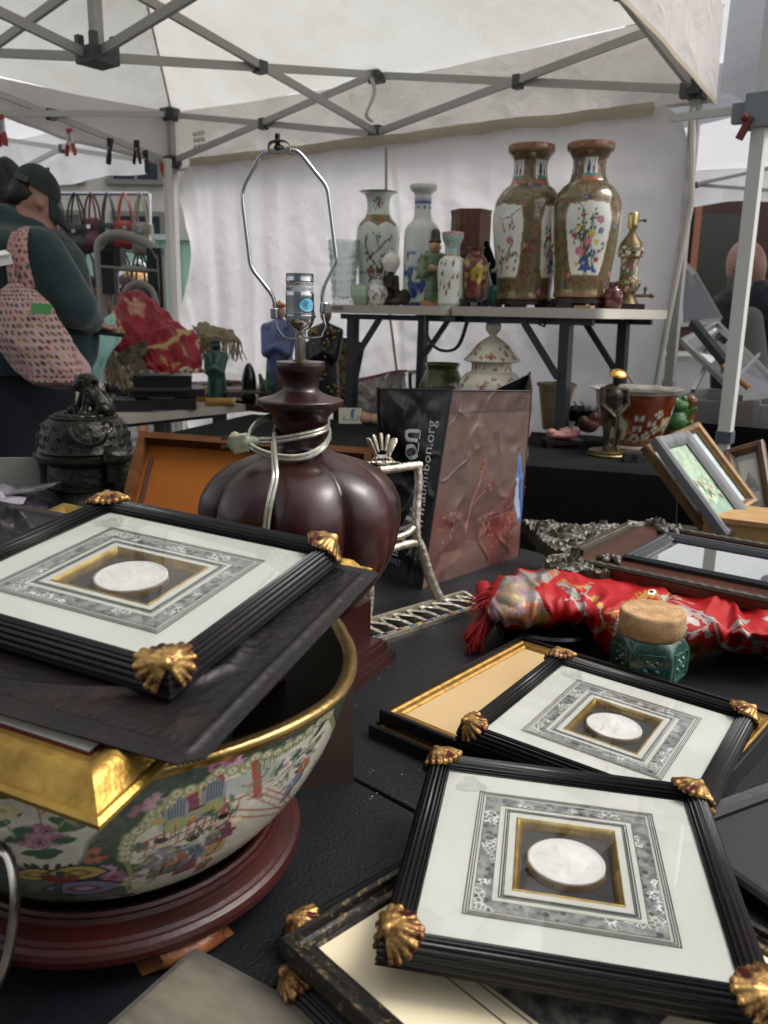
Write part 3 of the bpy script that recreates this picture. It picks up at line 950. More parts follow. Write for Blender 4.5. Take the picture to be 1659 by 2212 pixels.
r=root('wooden_box','tall faceted reddish wooden box standing behind the small vases','box',p,(0,0,TTH+.5));r.scale=(1,1,.86)
b=MB();q=circ(6,42*k);b.prism(q,0,222*k);b.prism(q*1.03,222*k,230*k);b.obj('body',REDW,r)
for x in(-30,-22):MB().box((x*k,-40*k,170*k),(3*k,8*k,60*k),rotz(.5)).obj('brass_strip',BRASS,r)
MB().box((-14*k,-38*k,128*k),(9*k,6*k,9*k)).obj('clasp',BRASS,r)
p=on_table(1050,.30);k=scale_at(p)
tag(blob('black_bag',[('e',(0,0,50*k),(22*k,20*k,50*k)),('c',(4*k,0,90*k),(-6*k,0,132*k),14*k,6*k),('c',(-10*k,0,80*k),(12*k,-8*k,30*k),9*k,14*k)],CLOTHB,None,.006,2,loc=p),'crumpled black cloth bag between the wooden box and the tall vases','bag')
p,pr=pv(814,.30,[(38,655),(41,650),(40,610),(43,560),(46,520),(46,500),(42,482),(33,470),(27,462),(24,448),(24,430),(29,417),(40,410),(41,409)])
r=root('white_vase','large white vase with plum branch and green shoulder collar behind the cut glass','vase',p)
o,A,Z,inn=vase_mesh('body',pr,110,150,PAINT,r)
H=pr[-1][1];R=.085
pt=Paint(np.stack([A*R,Z],1),c('#ccd3c8',0))
rg=random.Random(2)
sh=.735*H+.018*np.abs(np.sin(pt.p[:,0]*38))-.02
pt.put((pt.p[:,1]>sh)&(pt.p[:,1]<.80*H),c('#6e7048',0));pt.put((pt.p[:,1]>sh)&(pt.p[:,1]<sh+.005),Bk)
for x in np.arange(-.26,.26,.055):pt.flower((x,.755*H),.013,c('#a8574a',0),Yl,5,0,.3)
br_=c('#4c463c',0)
pt.stroke([(-.005,.2*H),(.0,.34*H),(-.03,.42*H),(-.05,.52*H),(-.045,.60*H)],.004,br_)
pt.stroke([(-.03,.42*H),(.01,.50*H),(.03,.56*H),(.06,.60*H)],.003,br_)
pt.stroke([(.01,.50*H),(-.005,.57*H),(.0,.62*H)],.0022,br_)
pt.stroke([(.0,.34*H),(.04,.40*H),(.065,.44*H)],.003,br_)
for _ in range(60):
    pt.leaf((rg.gauss(.01,.035),(.30+rg.gauss(0,.07))*H),.009,.0042,rg.uniform(0,3),c('#3d4f3d',0))
for x,y in((.0,.25),(.02,.22),(-.03,.3)):pt.flower((x,y*H),.021,c('#9a5a52',0),c('#7d3a38',0),7,0,.2)
for _ in range(14):pt.leaf((rg.uniform(-.05,.06),rg.uniform(.55,.64)*H),.006,.0025,rg.uniform(0,3),br_)
for _ in range(26):pt.leaf((rg.gauss(.0,.02),(.905+rg.gauss(0,.03))*H),.007,.004,rg.uniform(0,3),c('#4a5645',0))
pt.flower((.012,.875*H),.012,c('#a05058',0),Yl,6,0,.2)
pt.rect(-1,1,.985*H,2,c('#5f7560',0));pt.put(inn>0,c('#b6bbb0',0))
setcol(o,pt.C)
p,pr=pv(908,.30,[(36,655),(39,648),(39,600),(39,540),(38,500),(33,482),(22,470),(18,455),(18,425),(19,412),(28,403),(29,394),(27,392)])
r=root('bottle_vase','tall white cylinder vase with narrow neck and blue landscape low on its side','vase',p)
o,A,Z,inn=vase_mesh('body',pr,110,130,PAINT,r)
H=pr[-1][1];R=.075
pt=Paint(np.stack([A*R,Z],1),c('#cdd3cd',0))
for cx,cy,s_ in((-.03,.15,1),(.035,.22,.9),(.0,.34,.7),(-.06,.28,.7),(.07,.12,.8)):
    m_=pt.inside(circ(20,.034*s_,(cx,cy*H),.3,3,cx*40));pt.put(m_,c('#5d6f9f',0));pt.mottle(60,.0,c('#2f4380',0),4,1,m_)
pt.mottle(45,.32,c('#3c5190',0),6,1,(Z<.45*H))
pt.rect(-1,1,0,.015,c('#3c5190',0))
for x in np.arange(-.24,.24,.012):pt.poly([(x,.855*H),(x+.012,.855*H),(x+.006,.895*H)],c('#3f5796',0))
pt.rect(-1,1,.838*H,.850*H,c('#3a4f8c',0));pt.rect(-1,1,.795*H,.828*H,c('#4d6298',0));pt.mottle(120,.1,c('#d0d4cc',0),7,1,(Z>.797*H)&(Z<.826*H))
pt.put(inn>0,c('#b6bbb4',0));setcol(o,pt.C)
p=on_table(742,.42);k=scale_at(p)
r=root('cut_glass_vase','tall clear cut glass vase at the left end of the white table','vase',p);r.scale=(1,1,.9)
pr=[(24*k,0),(25*k,10*k),(29*k,70*k),(33*k,130*k),(34*k,148*k),(30*k,148*k),(27*k,90*k),(22*k,20*k),(.001,16*k)]
prr=[]
for a_,b_ in zip(pr[:-1],pr[1:]):
    prr+=[tuple(np.array(a_)+(np.array(b_)-np.array(a_))*t)for t in np.linspace(0,1,14,endpoint=False)]
prr.append(pr[-1])
MB().lathe(prr,72,rf=lambda A,R,Z:R*(1-.07*(np.maximum(np.abs(np.sin(A*9))**8,np.abs(np.sin(Z/k*.17))**8)*(Z<128*k)))).obj('body',CLEAR,r)
def simple_vase(name,label,cat,px,off,rows,m,paint=None,seg=64,rf=None):
    p,pr=pv(px,off,rows)
    r=root(name,label,cat,p)
    if paint is None:
        vase_mesh('body',pr,50,seg,m,r,rf=rf)
    else:
        o,A,Z,inn=vase_mesh('body',pr,80,110,PAINT,r,rf=rf)
        H=pr[-1][1];R=max(a_[0]for a_ in pr)
        pt=Paint(np.stack([A*R,Z/H],1),c('#d5d6cc',0))
        paint(pt,R,H);pt.put(inn>0,c('#b0aea2',0));setcol(o,pt.C)
    return r
simple_vase('celadon_jar','small squat celadon jar at the left end of the white table','jar',779,.58,[(14,657),(17,650),(20,635),(17,619),(14,614),(15,612)],CEL)
def pblue(pt,R,H):
    pt.rect(-9,9,.82,2,c('#4c5688',0));pt.mottle(90,.0,W_,2,1,pt.p[:,1]>.84)
    pt.put(fbm(np.c_[pt.p[:,0]*160,pt.p[:,1]*9],5)>.05,c('#8c7a86',0))
    pt.rect(-9,9,.55,.8,c('#d0d2cb',0));pt.leaf((R*.7,.66),.012,.09,.6,c('#65714f',0));pt.rect(-9,9,.06,.16,W_)
simple_vase('small_vase','small bulbous blue and white vase with flared mouth beside the celadon jar','vase',815,.55,[(14,657),(16,652),(22,637),(21,625),(13,612),(11,600),(15,591),(19,588)],None,pblue)
p=on_table(843,.50);k=scale_at(p)
r=root('round_white_vase','round white bottle vase perched on a small bronze stand','vase',p+[0,0,70*k])
vase_mesh('body',[(8*k,0),(12*k,2*k),(19*k,18*k),(16*k,32*k),(8*k,38*k),(8*k,46*k),(10*k,47*k)],40,40,WHITEP,r)
r=root('bronze_group','small dark bronze figure group holding up a round white vase','figurine',p)
blob('figures',[('e',(0,0,8*k),(30*k,20*k,10*k)),('c',(-14*k,0,10*k),(-10*k,0,46*k),9*k,6*k),('c',(12*k,-4*k,8*k),(12*k,-4*k,52*k),9*k,6*k),('e',(-10*k,0,54*k),7*k),('e',(12*k,-4*k,58*k),6*k),('c',(-10*k,0,40*k),(8*k,-12*k,34*k),4*k,3*k),('e',(30*k,-2*k,18*k),(14*k,12*k,18*k)),('c',(0,4*k,10*k),(0,4*k,70*k),8*k,7*k)],BRONZE,r,.0035,2)
p=on_table(936,.56);k=scale_at(p)
r=root('robed_figurine','ceramic figurine in green robe and tall dark hat, hands joined','figurine',p,(0,0,-.2));r.scale=(1,1,.88)
MB().box((0,0,7*k),(52*k,40*k,14*k),None,(.9,.9)).obj('base',mat('tan_glaze','#a9794a',.3),r)
blob('robe',[('c',(0,0,18*k),(0,0,60*k),22*k,19*k),('c',(0,0,60*k),(0,0,112*k),19*k,18*k),('e',(0,0,116*k),(27*k,15*k,12*k)),('c',(-25*k,0,112*k),(-26*k,-14*k,72*k),9*k,11*k),('c',(25*k,0,112*k),(26*k,-10*k,78*k),9*k,11*k),('c',(-26*k,-14*k,72*k),(-4*k,-22*k,84*k),8*k,6*k),('c',(26*k,-10*k,78*k),(4*k,-22*k,86*k),9*k,6*k)],mat('green_glaze','#3f5a3a',.25,col2='#6b7f55',ns=18),r,.004,3)
blob('head',[('e',(0,-2*k,138*k),(12*k,13*k,16*k)),('c',(0,0,120*k),(0,0,132*k),8*k,8*k),('e',(0,-14*k,137*k),3*k),('e',(-11*k,0,138*k),(2.5*k,3*k,5*k)),('e',(11*k,0,138*k),(2.5*k,3*k,5*k))],mat('figure_skin','#b98d6a',.4),r,.0028,2)
blob('hat',[('e',(0,0,152*k),(14*k,13*k,6*k)),('c',(0,2*k,152*k),(0,2*k,172*k),11*k,10*k)],mat('dark_hat_glaze','#2b231d',.35),r,.0035,1)
blob('hands',[('e',(-3*k,-27*k,90*k),(7*k,5*k,8*k)),('e',(5*k,-27*k,88*k),(6*k,5*k,7*k))],mat('figure_skin','#b98d6a',.4),r,.0025,1)
def pwf(pt,R,H):
    rg=random.Random(9)
    pt.rect(-9,9,.70,2,c('#8aa39a',0));pt.mottle(160,.1,c('#b4c2b6',0),3,1,pt.p[:,1]>.7)
    pt.rect(-9,9,.955,2,c('#b98a90',0));pt.rect(-9,9,.675,.70,c('#a58f7d',0));pt.rect(-9,9,0,.03,c('#9aa79c',0))
    for _ in range(46):
        x,y=rg.uniform(-R*3,R*3),rg.uniform(.06,.62)
        pt.put(((pt.p[:,0]-x)**2/.005**2+(pt.p[:,1]-y)**2/.028**2)<1,rg.choice([Gn,c('#7d5560',0),c('#9a5a50',0)]))
        pt.put(((pt.p[:,0]-x-.004)**2/.0018**2+(pt.p[:,1]-y-.03)**2/.04**2)<1,c('#5f6a5a',0))
simple_vase('flowered_vase','slim white vase with flower sprigs, pale green neck and pink rim','vase',973,.60,[(24,661),(27,657),(29,610),(31,585),(27,562),(18,553),(16,540),(17,528),(22,515),(23,502),(21,500)],None,pwf)
def prb(pt,R,H):
    pt.C[:]=c('#5c2a22',0);pt.mottle(30,.25,c('#6e382b',0),2)
    for q in range(40):
        rg=random.Random(q)
        x,y=rg.uniform(-R*3,R*3),rg.uniform(.18,.72)
        pt.put(((pt.p[:,0]-x)**2/.010**2+(pt.p[:,1]-y)**2/.06**2)<1,c('#9c8a3f',.2)if q%3 else c('#b59a52',.3))
    pt.rect(-9,9,.97,2,Gd)
p0_=on_table(1023,.57);k=scale_at(p0_)
o_=simple_vase('red_vase','small red brown vase with gold leaves on a low black stand','vase',1023,.57,[(18,642),(20,640),(25,605),(28,578),(24,560),(14,549),(12,540),(18,533),(19,532)],None,prb)
o_.location.z+=19*k
s=root('vase_stand','low black stand under the red brown vase','stand',p0_,group='vase stands')
MB().lathe([(26*k,9*k),(31*k,10*k),(31*k,15*k),(24*k,18.5*k)],32).obj('top_ring',BLK,s)
for q in range(4):MB().box((24*k*math.cos(q*1.57+.6),24*k*math.sin(q*1.57+.6),5*k),(14*k,8*k,10*k),rotz(q*1.57+2.17)).obj('foot',BLK,s)
p=on_table(1036,.36);k=scale_at(p)
r=root('white_pitcher','white pitcher with loop handle half hidden behind the red brown vase','pitcher',p)
vase_mesh('body',[(16*k,0),(24*k,8*k),(26*k,40*k),(20*k,66*k),(16*k,82*k),(19*k,92*k)],40,40,mat('grey_white_glaze','#a9b0ac',.2),r)
MB().tube(spline([(22*k,0,75*k),(38*k,0,78*k),(41*k,0,55*k),(34*k,0,32*k),(24*k,0,22*k)],20),3.6*k,8).obj('handle',mat('grey_white_glaze','#a9b0ac',.2),r)
p=on_table(1071,.34);k=scale_at(p)
r=root('teal_jar','small teal jar glimpsed in the gap left of the tall vases','jar',p)
vase_mesh('body',[(12*k,0),(18*k,14*k),(15*k,36*k),(9*k,44*k),(10*k,48*k)],30,32,mat('teal_glaze','#3f7a72',.2,coat=.3),r)
p=on_table(1290,.24);k=scale_at(p)
r=root('gilt_bowl','small gilt footed bowl behind the right tall vase','bowl',p)
vase_mesh('body',[(18*k,0),(14*k,8*k),(22*k,18*k),(26*k,40*k),(20*k,54*k),(16*k,58*k)],36,40,GOLD,r)
p=on_table(1322,.42);k=scale_at(p)
r=root('dark_red_jar','small oxblood red jar in front of the brass lamp','jar',p)
vase_mesh('body',[(14*k,0),(19*k,6*k),(21*k,26*k),(17*k,40*k),(10*k,46*k),(11*k,54*k),(12*k,56*k)],40,48,mat('oxblood_glaze','#4a1018',.12,coat=.5),r)
p=on_table(1262,.66);k=scale_at(p)
tag(MB().box((0,0,3*k),(38*k,22*k,6*k)).obj('wooden_slip',mat('tan_wood','#7d6a4c',.6),loc=p,rot=(0,0,TTH)),'flat tan wooden slip lying at the table edge before the dark red jar','slip')
p=on_table(1352,.27);k=scale_at(p)
r=root('small_lamp','slim brass and painted porcelain lamp with a spigot at its foot','lamp',p,(0,0,-.1));r.scale=(1,1,.86);AGB=mat('aged_brass','#6d6042',.42,.8,col2='#3c3422',ns=40,lo=.4,hi=.8)
MB().box((4*k,0,7*k),(62*k,46*k,14*k)).obj('base',DARKW,r)
MB().lathe([(26*k,14*k),(20*k,24*k),(15*k,36*k),(18*k,44*k)],32).obj('foot_mount',AGB,r);MB().lathe([(25*k,150*k),(22*k,160*k),(10*k,178*k),(6*k,190*k),(7*k,194*k)],32).obj('top_mount',AGB,r)
o,A,Z,inn=vase_mesh('column',[(20*k,44*k),(24*k,52*k),(25*k,68*k),(20*k,72*k),(20*k,122*k),(25*k,126*k),(26*k,146*k),(24*k,152*k)],60,80,PAINT,r)
pt=Paint(np.stack([A*20*k,Z],1),c('#cfc9b4',0));pt.mottle(70,.0,c('#6d6238',.3),3);pt.mottle(110,.15,c('#5c6a4a',0),4);pt.mottle(120,.3,c('#8a4a4a',0),6)
pt.put((np.abs(Z-70*k)<3*k)|(np.abs(Z-124*k)<3*k),c('#8a7040',.8));setcol(o,pt.C)
for z in(60,137):
    for a_ in(-.7,.1,.9):MB().ell((25*k*math.sin(a_),-25*k*math.cos(a_),z*k),(5*k,3*k,5*k)).obj('rosette',AGB,r)
s=MB().lathe([(9*k,192*k),(12*k,200*k),(11.5*k,204*k),(11.5*k,228*k),(10*k,230*k)],24).obj('socket',mat('bright_brass','#b5a270',.25,1),r)
MB().cyl((8*k,0,212*k),(22*k,0,212*k),1.8*k,seg=8).ell((24*k,0,212*k),4*k).obj('switch_knob',CLB,s)
MB().cyl((16*k,-4*k,34*k),(52*k,-8*k,34*k),4*k,seg=10).ell((50*k,-8*k,34*k),6.5*k).cyl((36*k,-6*k,30*k),(36*k,-6*k,56*k),2.6*k,seg=8).ell((36*k,-6*k,50*k),(4*k,4*k,5*k)).obj('spigot',AGB,r)
e=on_table(1345,.2)
b=MB();b.tube(spline([(e[0],e[1],TZ-.02),(e[0]+.02,e[1],1.0),(e[0]+.06,e[1]-.02,.93),(e[0]+.14,e[1]-.05,.75),(e[0]+.2,e[1]-.05,.5)],30),.0045,6)
tag(b.obj('power_cord',mat('beige_cord','#9a8f7c',.9)),'thin beige power cord hanging down behind the right end of the white table','cord')
C0=np.array([.83,2.36]);e1_=np.array([-.945,.327]);e2_=np.array([.36,.933])
BT=root('clothed_table','table draped to the ground in black cloth below the white table','table',(C0[0],C0[1],0),(0,0,math.atan2(-e1_[1],-e1_[0])))
LX,LY,BZ=1.75,.72,.75
t_=[]
pts=[(0,0),(-LX,0),(-LX,LY),(0,LY)]
per=[]
for k_ in range(4):
    a_,b_=np.array(pts[k_]),np.array(pts[(k_+1)%4])
    nn=60 if k_%2==0 else 30
    for t in np.linspace(0,1,nn,endpoint=False):per.append(a_+(b_-a_)*t)
per=np.array(per)
cen=np.array([-LX/2,LY/2])
s_=np.arange(len(per))
rows=[]
for q,(sc_,z)in enumerate([(.0,BZ),(.5,BZ+.001),(.97,BZ),(1.0,BZ-.004),(1.012,BZ-.03),(1.02,.55),(1.035,.3),(1.05,.02)]):
    fold=np.sin(s_*.9+np.sin(s_*.37)*2)*.022*max(0,(BZ-.03-z))/.7
    dirn=per-cen
    dn=dirn/np.linalg.norm(dirn,axis=1)[:,None]
    rows.append(np.c_[cen+dirn*sc_+dn*fold[:,None],np.full(len(per),z)])
MB().grid(np.array(rows),cv=True).obj('cloth',CLOTHB,BT,sharp=50)
def bt(px,py):return G(px,py,BZ+.001)
def place(px,py):
    p=bt(px,py);return p,scale_at(p)
p,k=place(1356,975)
p=p+[.035,.08,0]
k=scale_at(p)
r=root('planter','large rust red porcelain planter with white roundels and wavy white rim','planter',p,(0,0,.0))
rows_=[(52,0),(60,2),(60,8),(56,12),(62,20),(80,60),(90,100),(92,118),(98,124),(106,128)]
o,A,Z,inn=vase_mesh('body',[(a_*k*.90,b_*k)for a_,b_ in rows_],70,200,PAINT,r,rf=lambda A,R,Z:R*(1+.035*np.cos(A*10)*np.clip((Z/k-112)/16,0,1)),thick=.008)
R=.085;H=128*k
pt=Paint(np.stack([A*R,Z],1),c('#6e3018',0))
pt.put(Z>119*k,c('#cfccbd',0));pt.put((Z<10*k),c('#b8ae98',0));pt.put((Z>14*k)&(Z<26*k),c('#a58a68',0));pt.put((Z>16*k)&(Z<24*k)&(np.sin(A*60)>0),c('#6e3018',0))
pt.poly([(-.115,.03*1),(-.045,.035),(-.035,.06),(-.03,.10),(-.055,.125),(-.115,.125)],c('#8a5a34',0));pt.poly([(-.11,.036),(-.05,.04),(-.042,.065),(-.038,.098),(-.058,.118),(-.11,.118)],c('#c4bca6',0))
rg=random.Random(4)
for x,y in((-.012,.115),(-.015,.078),(.012,.055),(.035,.075),(.035,.128),(.075,.10),(.06,.04),(.085,.06),(-.02,.045),(.1,.12),(.12,.08),(.02,.098),(.09,.135),(-.15,.08),(-.2,.1),(.16,.05),(.15,.11)):
    s1=rg.uniform(.011,.015)
    pt.flower((x,y),s1,c('#c9c2ae',0),c('#5a3a34',0),10,0,.15);pt.disc((x,y),s1*.62,c('#a89a8a',0));pt.flower((x,y),s1*.5,c('#4b4a5c',0),W_,6,0,.5)
pt.rect(.048,.092,.068,.118,c('#c4a544',0));pt.disc((.07,.093),.0205,c('#4a4636',0),1.1);pt.disc((.07,.093),.0185,c('#c6c2ae',0),1.1)
for q in range(8):pt.leaf((.07+rg.uniform(-.01,.01),.093+rg.uniform(-.012,.012)),.006,.003,q,rg.choice([Gn,Pk,c('#7d5a5a',0)]))
pt.put(inn>0,c('#9a968a',0));setcol(o,pt.C)
p,k=place(1315,983)
r=root('golfer_figurine','bronze golfer figurine with gold flat cap on a round brass base','figurine',p,(0,0,.1))
MB().lathe([(46*k,0),(47*k,4*k),(44*k,6*k),(44*k,10*k),(40*k,12*k)],40).obj('base',BRASS,r)
blob('body',[('c',(-9*k,0,12*k),(-10*k,-2*k,55*k),6*k,8*k),('c',(-10*k,-2*k,55*k),(-8*k,0,92*k),9*k,11*k),('c',(12*k,0,12*k),(14*k,-6*k,55*k),6*k,8*k),('c',(14*k,-6*k,55*k),(9*k,0,92*k),9*k,11*k),('e',(-10*k,-7*k,13*k),(6*k,12*k,5*k)),('e',(14*k,-7*k,13*k),(6*k,12*k,5*k)),
    ('c',(0,0,92*k),(0,-3*k,128*k),17*k,19*k),('e',(0,-3*k,142*k),(27*k,13*k,12*k)),('c',(0,-6*k,148*k),(0,-11*k,160*k),7*k,7*k),('e',(0,-14*k,166*k),(10*k,11*k,12*k)),('c',(-25*k,-3*k,140*k),(-27*k,-10*k,108*k),8*k,6.5*k),('c',(-27*k,-10*k,108*k),(-2*k,-22*k,84*k),6.5*k,4*k),('c',(25*k,-3*k,140*k),(28*k,-10*k,110*k),8*k,6.5*k),('c',(28*k,-10*k,110*k),(4*k,-22*k,86*k),6.5*k,4*k)],BRONZE,r,.0032,2)
MB().tube([(1*k,-24*k,88*k),(0,-24*k,16*k)],1.5*k,8).box((-4*k,-26*k,16*k),(12*k,5*k,5*k)).obj('golf_club',BRASS,r)
hb_=MB().ell((0,-16*k,175*k),(19*k,18*k,7*k),eul(28,0,0)).obj('cap',mat('polished_gold','#c79a4a',.25,1),r)
p,k=place(1475,960)
p=np.array([p[0]-.03,p[1]+.02,BZ]);k=scale_at(p)
r=root('frog_figurine','green glazed frog figurine climbing a brown stump beside the planter','figurine',p,(0,0,-.2))
FG=mat('frog_glaze','#2c5a2f',.15,col2='#4f7f3f',ns=25,coat=.4)
blob('frog',[('e',(0,0,50*k),(26*k,22*k,26*k)),('e',(4*k,-4*k,84*k),(22*k,18*k,16*k)),('e',(-8*k,-10*k,98*k),7*k),('e',(14*k,-10*k,98*k),7*k),('c',(-20*k,-6*k,70*k),(-32*k,-14*k,92*k),6*k,4*k),('c',(22*k,-4*k,64*k),(38*k,-8*k,78*k),7*k,4*k),('c',(-18*k,-4*k,36*k),(-28*k,-10*k,52*k),9*k,6*k),('c',(20*k,-4*k,36*k),(32*k,-10*k,48*k),9*k,6*k)],FG,r,.0035,2)
blob('stump',[('c',(0,6*k,2*k),(0,6*k,34*k),26*k,20*k),('c',(26*k,8*k,30*k),(30*k,8*k,92*k),12*k,14*k),('c',(-20*k,6*k,20*k),(-26*k,6*k,48*k),8*k,9*k)],mat('amber_glaze','#8a4f1d',.2,col2='#5e3312',ns=18,coat=.3),r,.004,2)
p,k=place(1378,996)
r=root('oval_tin','low oval pewter tin with hinged lid at the front of the black table','tin',p,(0,0,.1))
PEW=mat('pewter','#77767a',.3,.85,col2='#4a4a4e',ns=30)
q=circ(36,1)*[34*k,22*k]
MB().prism(q,0,11*k).prism(q*1.04,9*k,12*k).obj('body',PEW,r);MB().prism(q*1.03,12.5*k,17*k).prism(q*.9,17*k,20*k).obj('lid',PEW,r)
p,k=place(1213,965)
r=root('stone_carving','pink carved stone dish resting on a dark footed stand','carving',p+[0,0,17*k],(0,0,.1))
blob('stone',[('e',(0,0,9*k),(36*k,22*k,9*k)),('e',(-26*k,-6*k,16*k),(12*k,9*k,7*k)),('e',(4*k,-12*k,15*k),(15*k,7*k,6*k)),('e',(28*k,0,16*k),(12*k,10*k,7*k)),('e',(10*k,10*k,18*k),(14*k,8*k,7*k))],mat('pink_stone','#c08c86',.4,col2='#b06f6a',ns=30,sss=.1),r,.003,1)
r=root('carved_stand','dark footed wooden stand under the pink stone carving','stand',p,(0,0,.1),'vase stands')
MB().box((0,0,14*k),(82*k,50*k,5*k)).box((0,0,9*k),(70*k,40*k,6*k)).obj('top',DARKW,r)
for sx in(-1,1):
    for sy in(-1,1):MB().box((sx*33*k,sy*18*k,5*k),(12*k,9*k,10*k)).obj('foot',DARKW,r)
p,k=place(1222,935)
r=root('clay_cup','small grey cup on a saucer behind the pink stone','cup',p)
vase_mesh('body',[(10*k,3*k),(14*k,6*k),(18*k,22*k),(19*k,24*k)],24,32,mat('grey_clay','#8d8378',.6),r);MB().lathe([(8*k,0),(24*k,4*k),(24*k,6*k),(6*k,3*k)],28).obj('saucer',mat('grey_clay','#8d8378',.6),r)
p,k=place(1270,935)
tag(blob('root_carving',[('e',(0,0,18*k),(24*k,16*k,18*k)),('e',(10*k,-4*k,34*k),(12*k,10*k,12*k)),('e',(-14*k,-6*k,26*k),(10*k,9*k,12*k)),('c',(0,-6*k,10*k),(20*k,-10*k,40*k),6*k,3*k)],mat('root_wood','#4a2a1e',.5,col2='#6a3d28',ns=25),None,.004,1,loc=p),'reddish brown root wood carving left of the golfer','carving')
p,k=place(1262,918)
r=root('dark_basket','round dark lacquer basket with lattice rim behind the root carving','basket',p)
vase_mesh('body',[(36*k,0),(44*k,10*k),(48*k,34*k),(47*k,36*k)],24,48,BLK,r)
for q in range(18):MB().bar((47*k*math.cos(q*.349),47*k*math.sin(q*.349),34*k),(47*k*math.cos(q*.349+.17),47*k*math.sin(q*.349+.17),46*k),3*k).obj('lattice_bar',mat('silver_dull','#7b7b78',.4,.7),r)
p,k=place(1200,930)
r=root('beige_pot','tall tapered beige flowerpot standing behind the shopping bag','flowerpot',p+[0,.04,0])
b=MB();b.lathe([(26*k,0),(40*k,92*k),(44*k,92*k),(45*k,100*k),(41*k,100*k),(38*k,90*k),(24*k,6*k)],6);b.obj('body',mat('beige_clay','#9c8a6e',.7,col2='#8a7a60',ns=12),r,sharp=30)
p,k=place(1055,940)
k=scale_at(p)*1.03
r=root('ginger_jar','large lidded white ginger jar painted with big orange and grey leaves','jar',p)
def gj(name,rows_,base):
    o,A,Z,inn=vase_mesh(name,[(a_*k,b_*k)for a_,b_ in rows_],80,150,PAINT,r)
    pt=Paint(np.stack([A*60*k,Z],1),base);return o,pt,Z
o,pt,Z=gj('body',[(40,0),(46,5),(60,40),(68,78),(66,108),(52,128),(42,133),(41,150),(40,152)],c('#cfc7b2',0))
rg=random.Random(6)
pt.leaf((-.03,62*k),46*k,26*k,1.75,c('#a8402a',0));pt.leaf((-.03,60*k),40*k,18*k,1.75,c('#c48a3c',0));pt.mottle(90,.15,c('#b7562e',0),2,1,pt.inside([(-.08,20*k),(.0,20*k),(.0,100*k),(-.08,100*k)])&(np.abs(pt.p[:,0]+.03)<.022))
pt.leaf((.028,74*k),44*k,20*k,1.3,c('#8a9488',0));pt.leaf((.062,66*k),34*k,15*k,1.0,c('#7d8a80',0));pt.leaf((.095,70*k),40*k,14*k,1.5,c('#3b3f4a',0));pt.leaf((-.09,60*k),40*k,18*k,1.2,c('#84907f',0))
for q in(-6,0,6,12):pt.stroke([(.028,(50+q*2)*k),(.028+.01,(66+q*2)*k)],.0006,c('#5e665e',0))
for _ in range(30):
    x,y=rg.uniform(-.2,.2),rg.uniform(104,124)*k
    pt.flower((x,y),.006,rg.choice([c('#9a4a44',0),Pk,c('#a05a50',0)]),Yl,5,0,.3);pt.leaf((x+.008,y-.003),.006,.003,rg.random()*3,Gn)
pt.put((Z>134*k)&(fbm(pt.p*90,3)>.25),c('#9a5a54',0));pt.put(Z<4*k,c('#9c9484',0));setcol(o,pt.C)
o,pt,Z=gj('lid',[(47,150),(57,154),(56,158),(46,168),(30,188),(16,198),(8,203),(8,207),(15,216),(15,228),(8,238),(1,241)],c('#cfc7b2',0))
for _ in range(34):
    x,y=rg.uniform(-.2,.2),rg.uniform(160,190)*k
    pt.flower((x,y),.007,rg.choice([c('#9a4a44',0),Pk,c('#b08a50',0)]),Yl,5,0,.3);pt.leaf((x+.008,y-.003),.007,.003,rg.random()*3,Gn)
pt.put((Z>232*k)&(np.sin(pt.p[:,0]*300)>0),Bk);setcol(o,pt.C)
p,k=place(952,915)
r=root('green_jardiniere','olive green glazed jardiniere with lotus relief left of the ginger jar','pot',p)
r.scale=(1,1,1.27);vase_mesh('body',[(30*k,0),(38*k,6*k),(46*k,40*k),(46*k,66*k),(36*k,86*k),(33*k,92*k),(37*k,99*k),(36*k,102*k)],60,90,mat('olive_glaze','#3f451c',.16,col2='#565a28',ns=14,coat=.4,bump=(30,.6)),r,rf=lambda A,R,Z:R*(1+.03*np.cos(A*8)*np.sin(np.clip(Z/(86*k),0,1)*3.14)))
p,k=place(903,880)
r=root('glass_cup','small glass cup with gold rim and loop handle beside the green pot','cup',p+[0,0,.03])
vase_mesh('body',[(14*k,0),(22*k,30*k),(24*k,60*k),(24*k,62*k)],24,32,mat_pane('thin_glass','#eef2f0',1.6),r)
MB().lathe([(24*k,61*k),(25.5*k,62*k),(24*k,64*k)],32,cap=False).obj('gold_rim',GOLD,r);MB().tube(spline([(22*k,0,56*k),(38*k,0,52*k),(38*k,0,26*k),(21*k,0,20*k)],16),2.4*k,8).obj('handle',mat_pane('thin_glass','#eef2f0',1.6),r)
p,k=place(870,905)
r=root('wooden_crate','shallow tan wooden box behind the shopping bag','box',p+[.05,.06,0],(0,0,.05))
MB().box((0,0,28*k),(150*k,60*k,56*k)).obj('body',mat('tan_wood','#7d6a4c',.6),r);MB().box((0,0,58*k),(156*k,66*k,6*k)).obj('lid',CLOTHB,r)
p,k=place(815,905)
r=root('zip_bag','bulging clear plastic bag with pink zip seal full of wrapped things','bag',p+[0,.03,0],(0,0,.08))
PLB=mat('plastic_film','#b7aca2',.18,trans=.25,col2='#a3968c',ns=10,bump=(18,.9))
T,U=np.meshgrid(np.linspace(-1,1,60),np.linspace(0,1,40),indexing='ij')
b=MB()
for sg in(-1,1):
    Y_=sg*(.05*(1-T**2)**.5*np.sin(np.pi*np.clip(U*1.02,0,1))**.6+.010*fbm(np.stack([T*5,U*5,T*0+sg],-1),4))
    b.grid(np.stack([T*62*k*(1+.06*np.sin(U*5)),Y_,U*(92+10*np.sin(T*1.6))*k],-1))
b.obj('film',PLB,r,sharp=None)
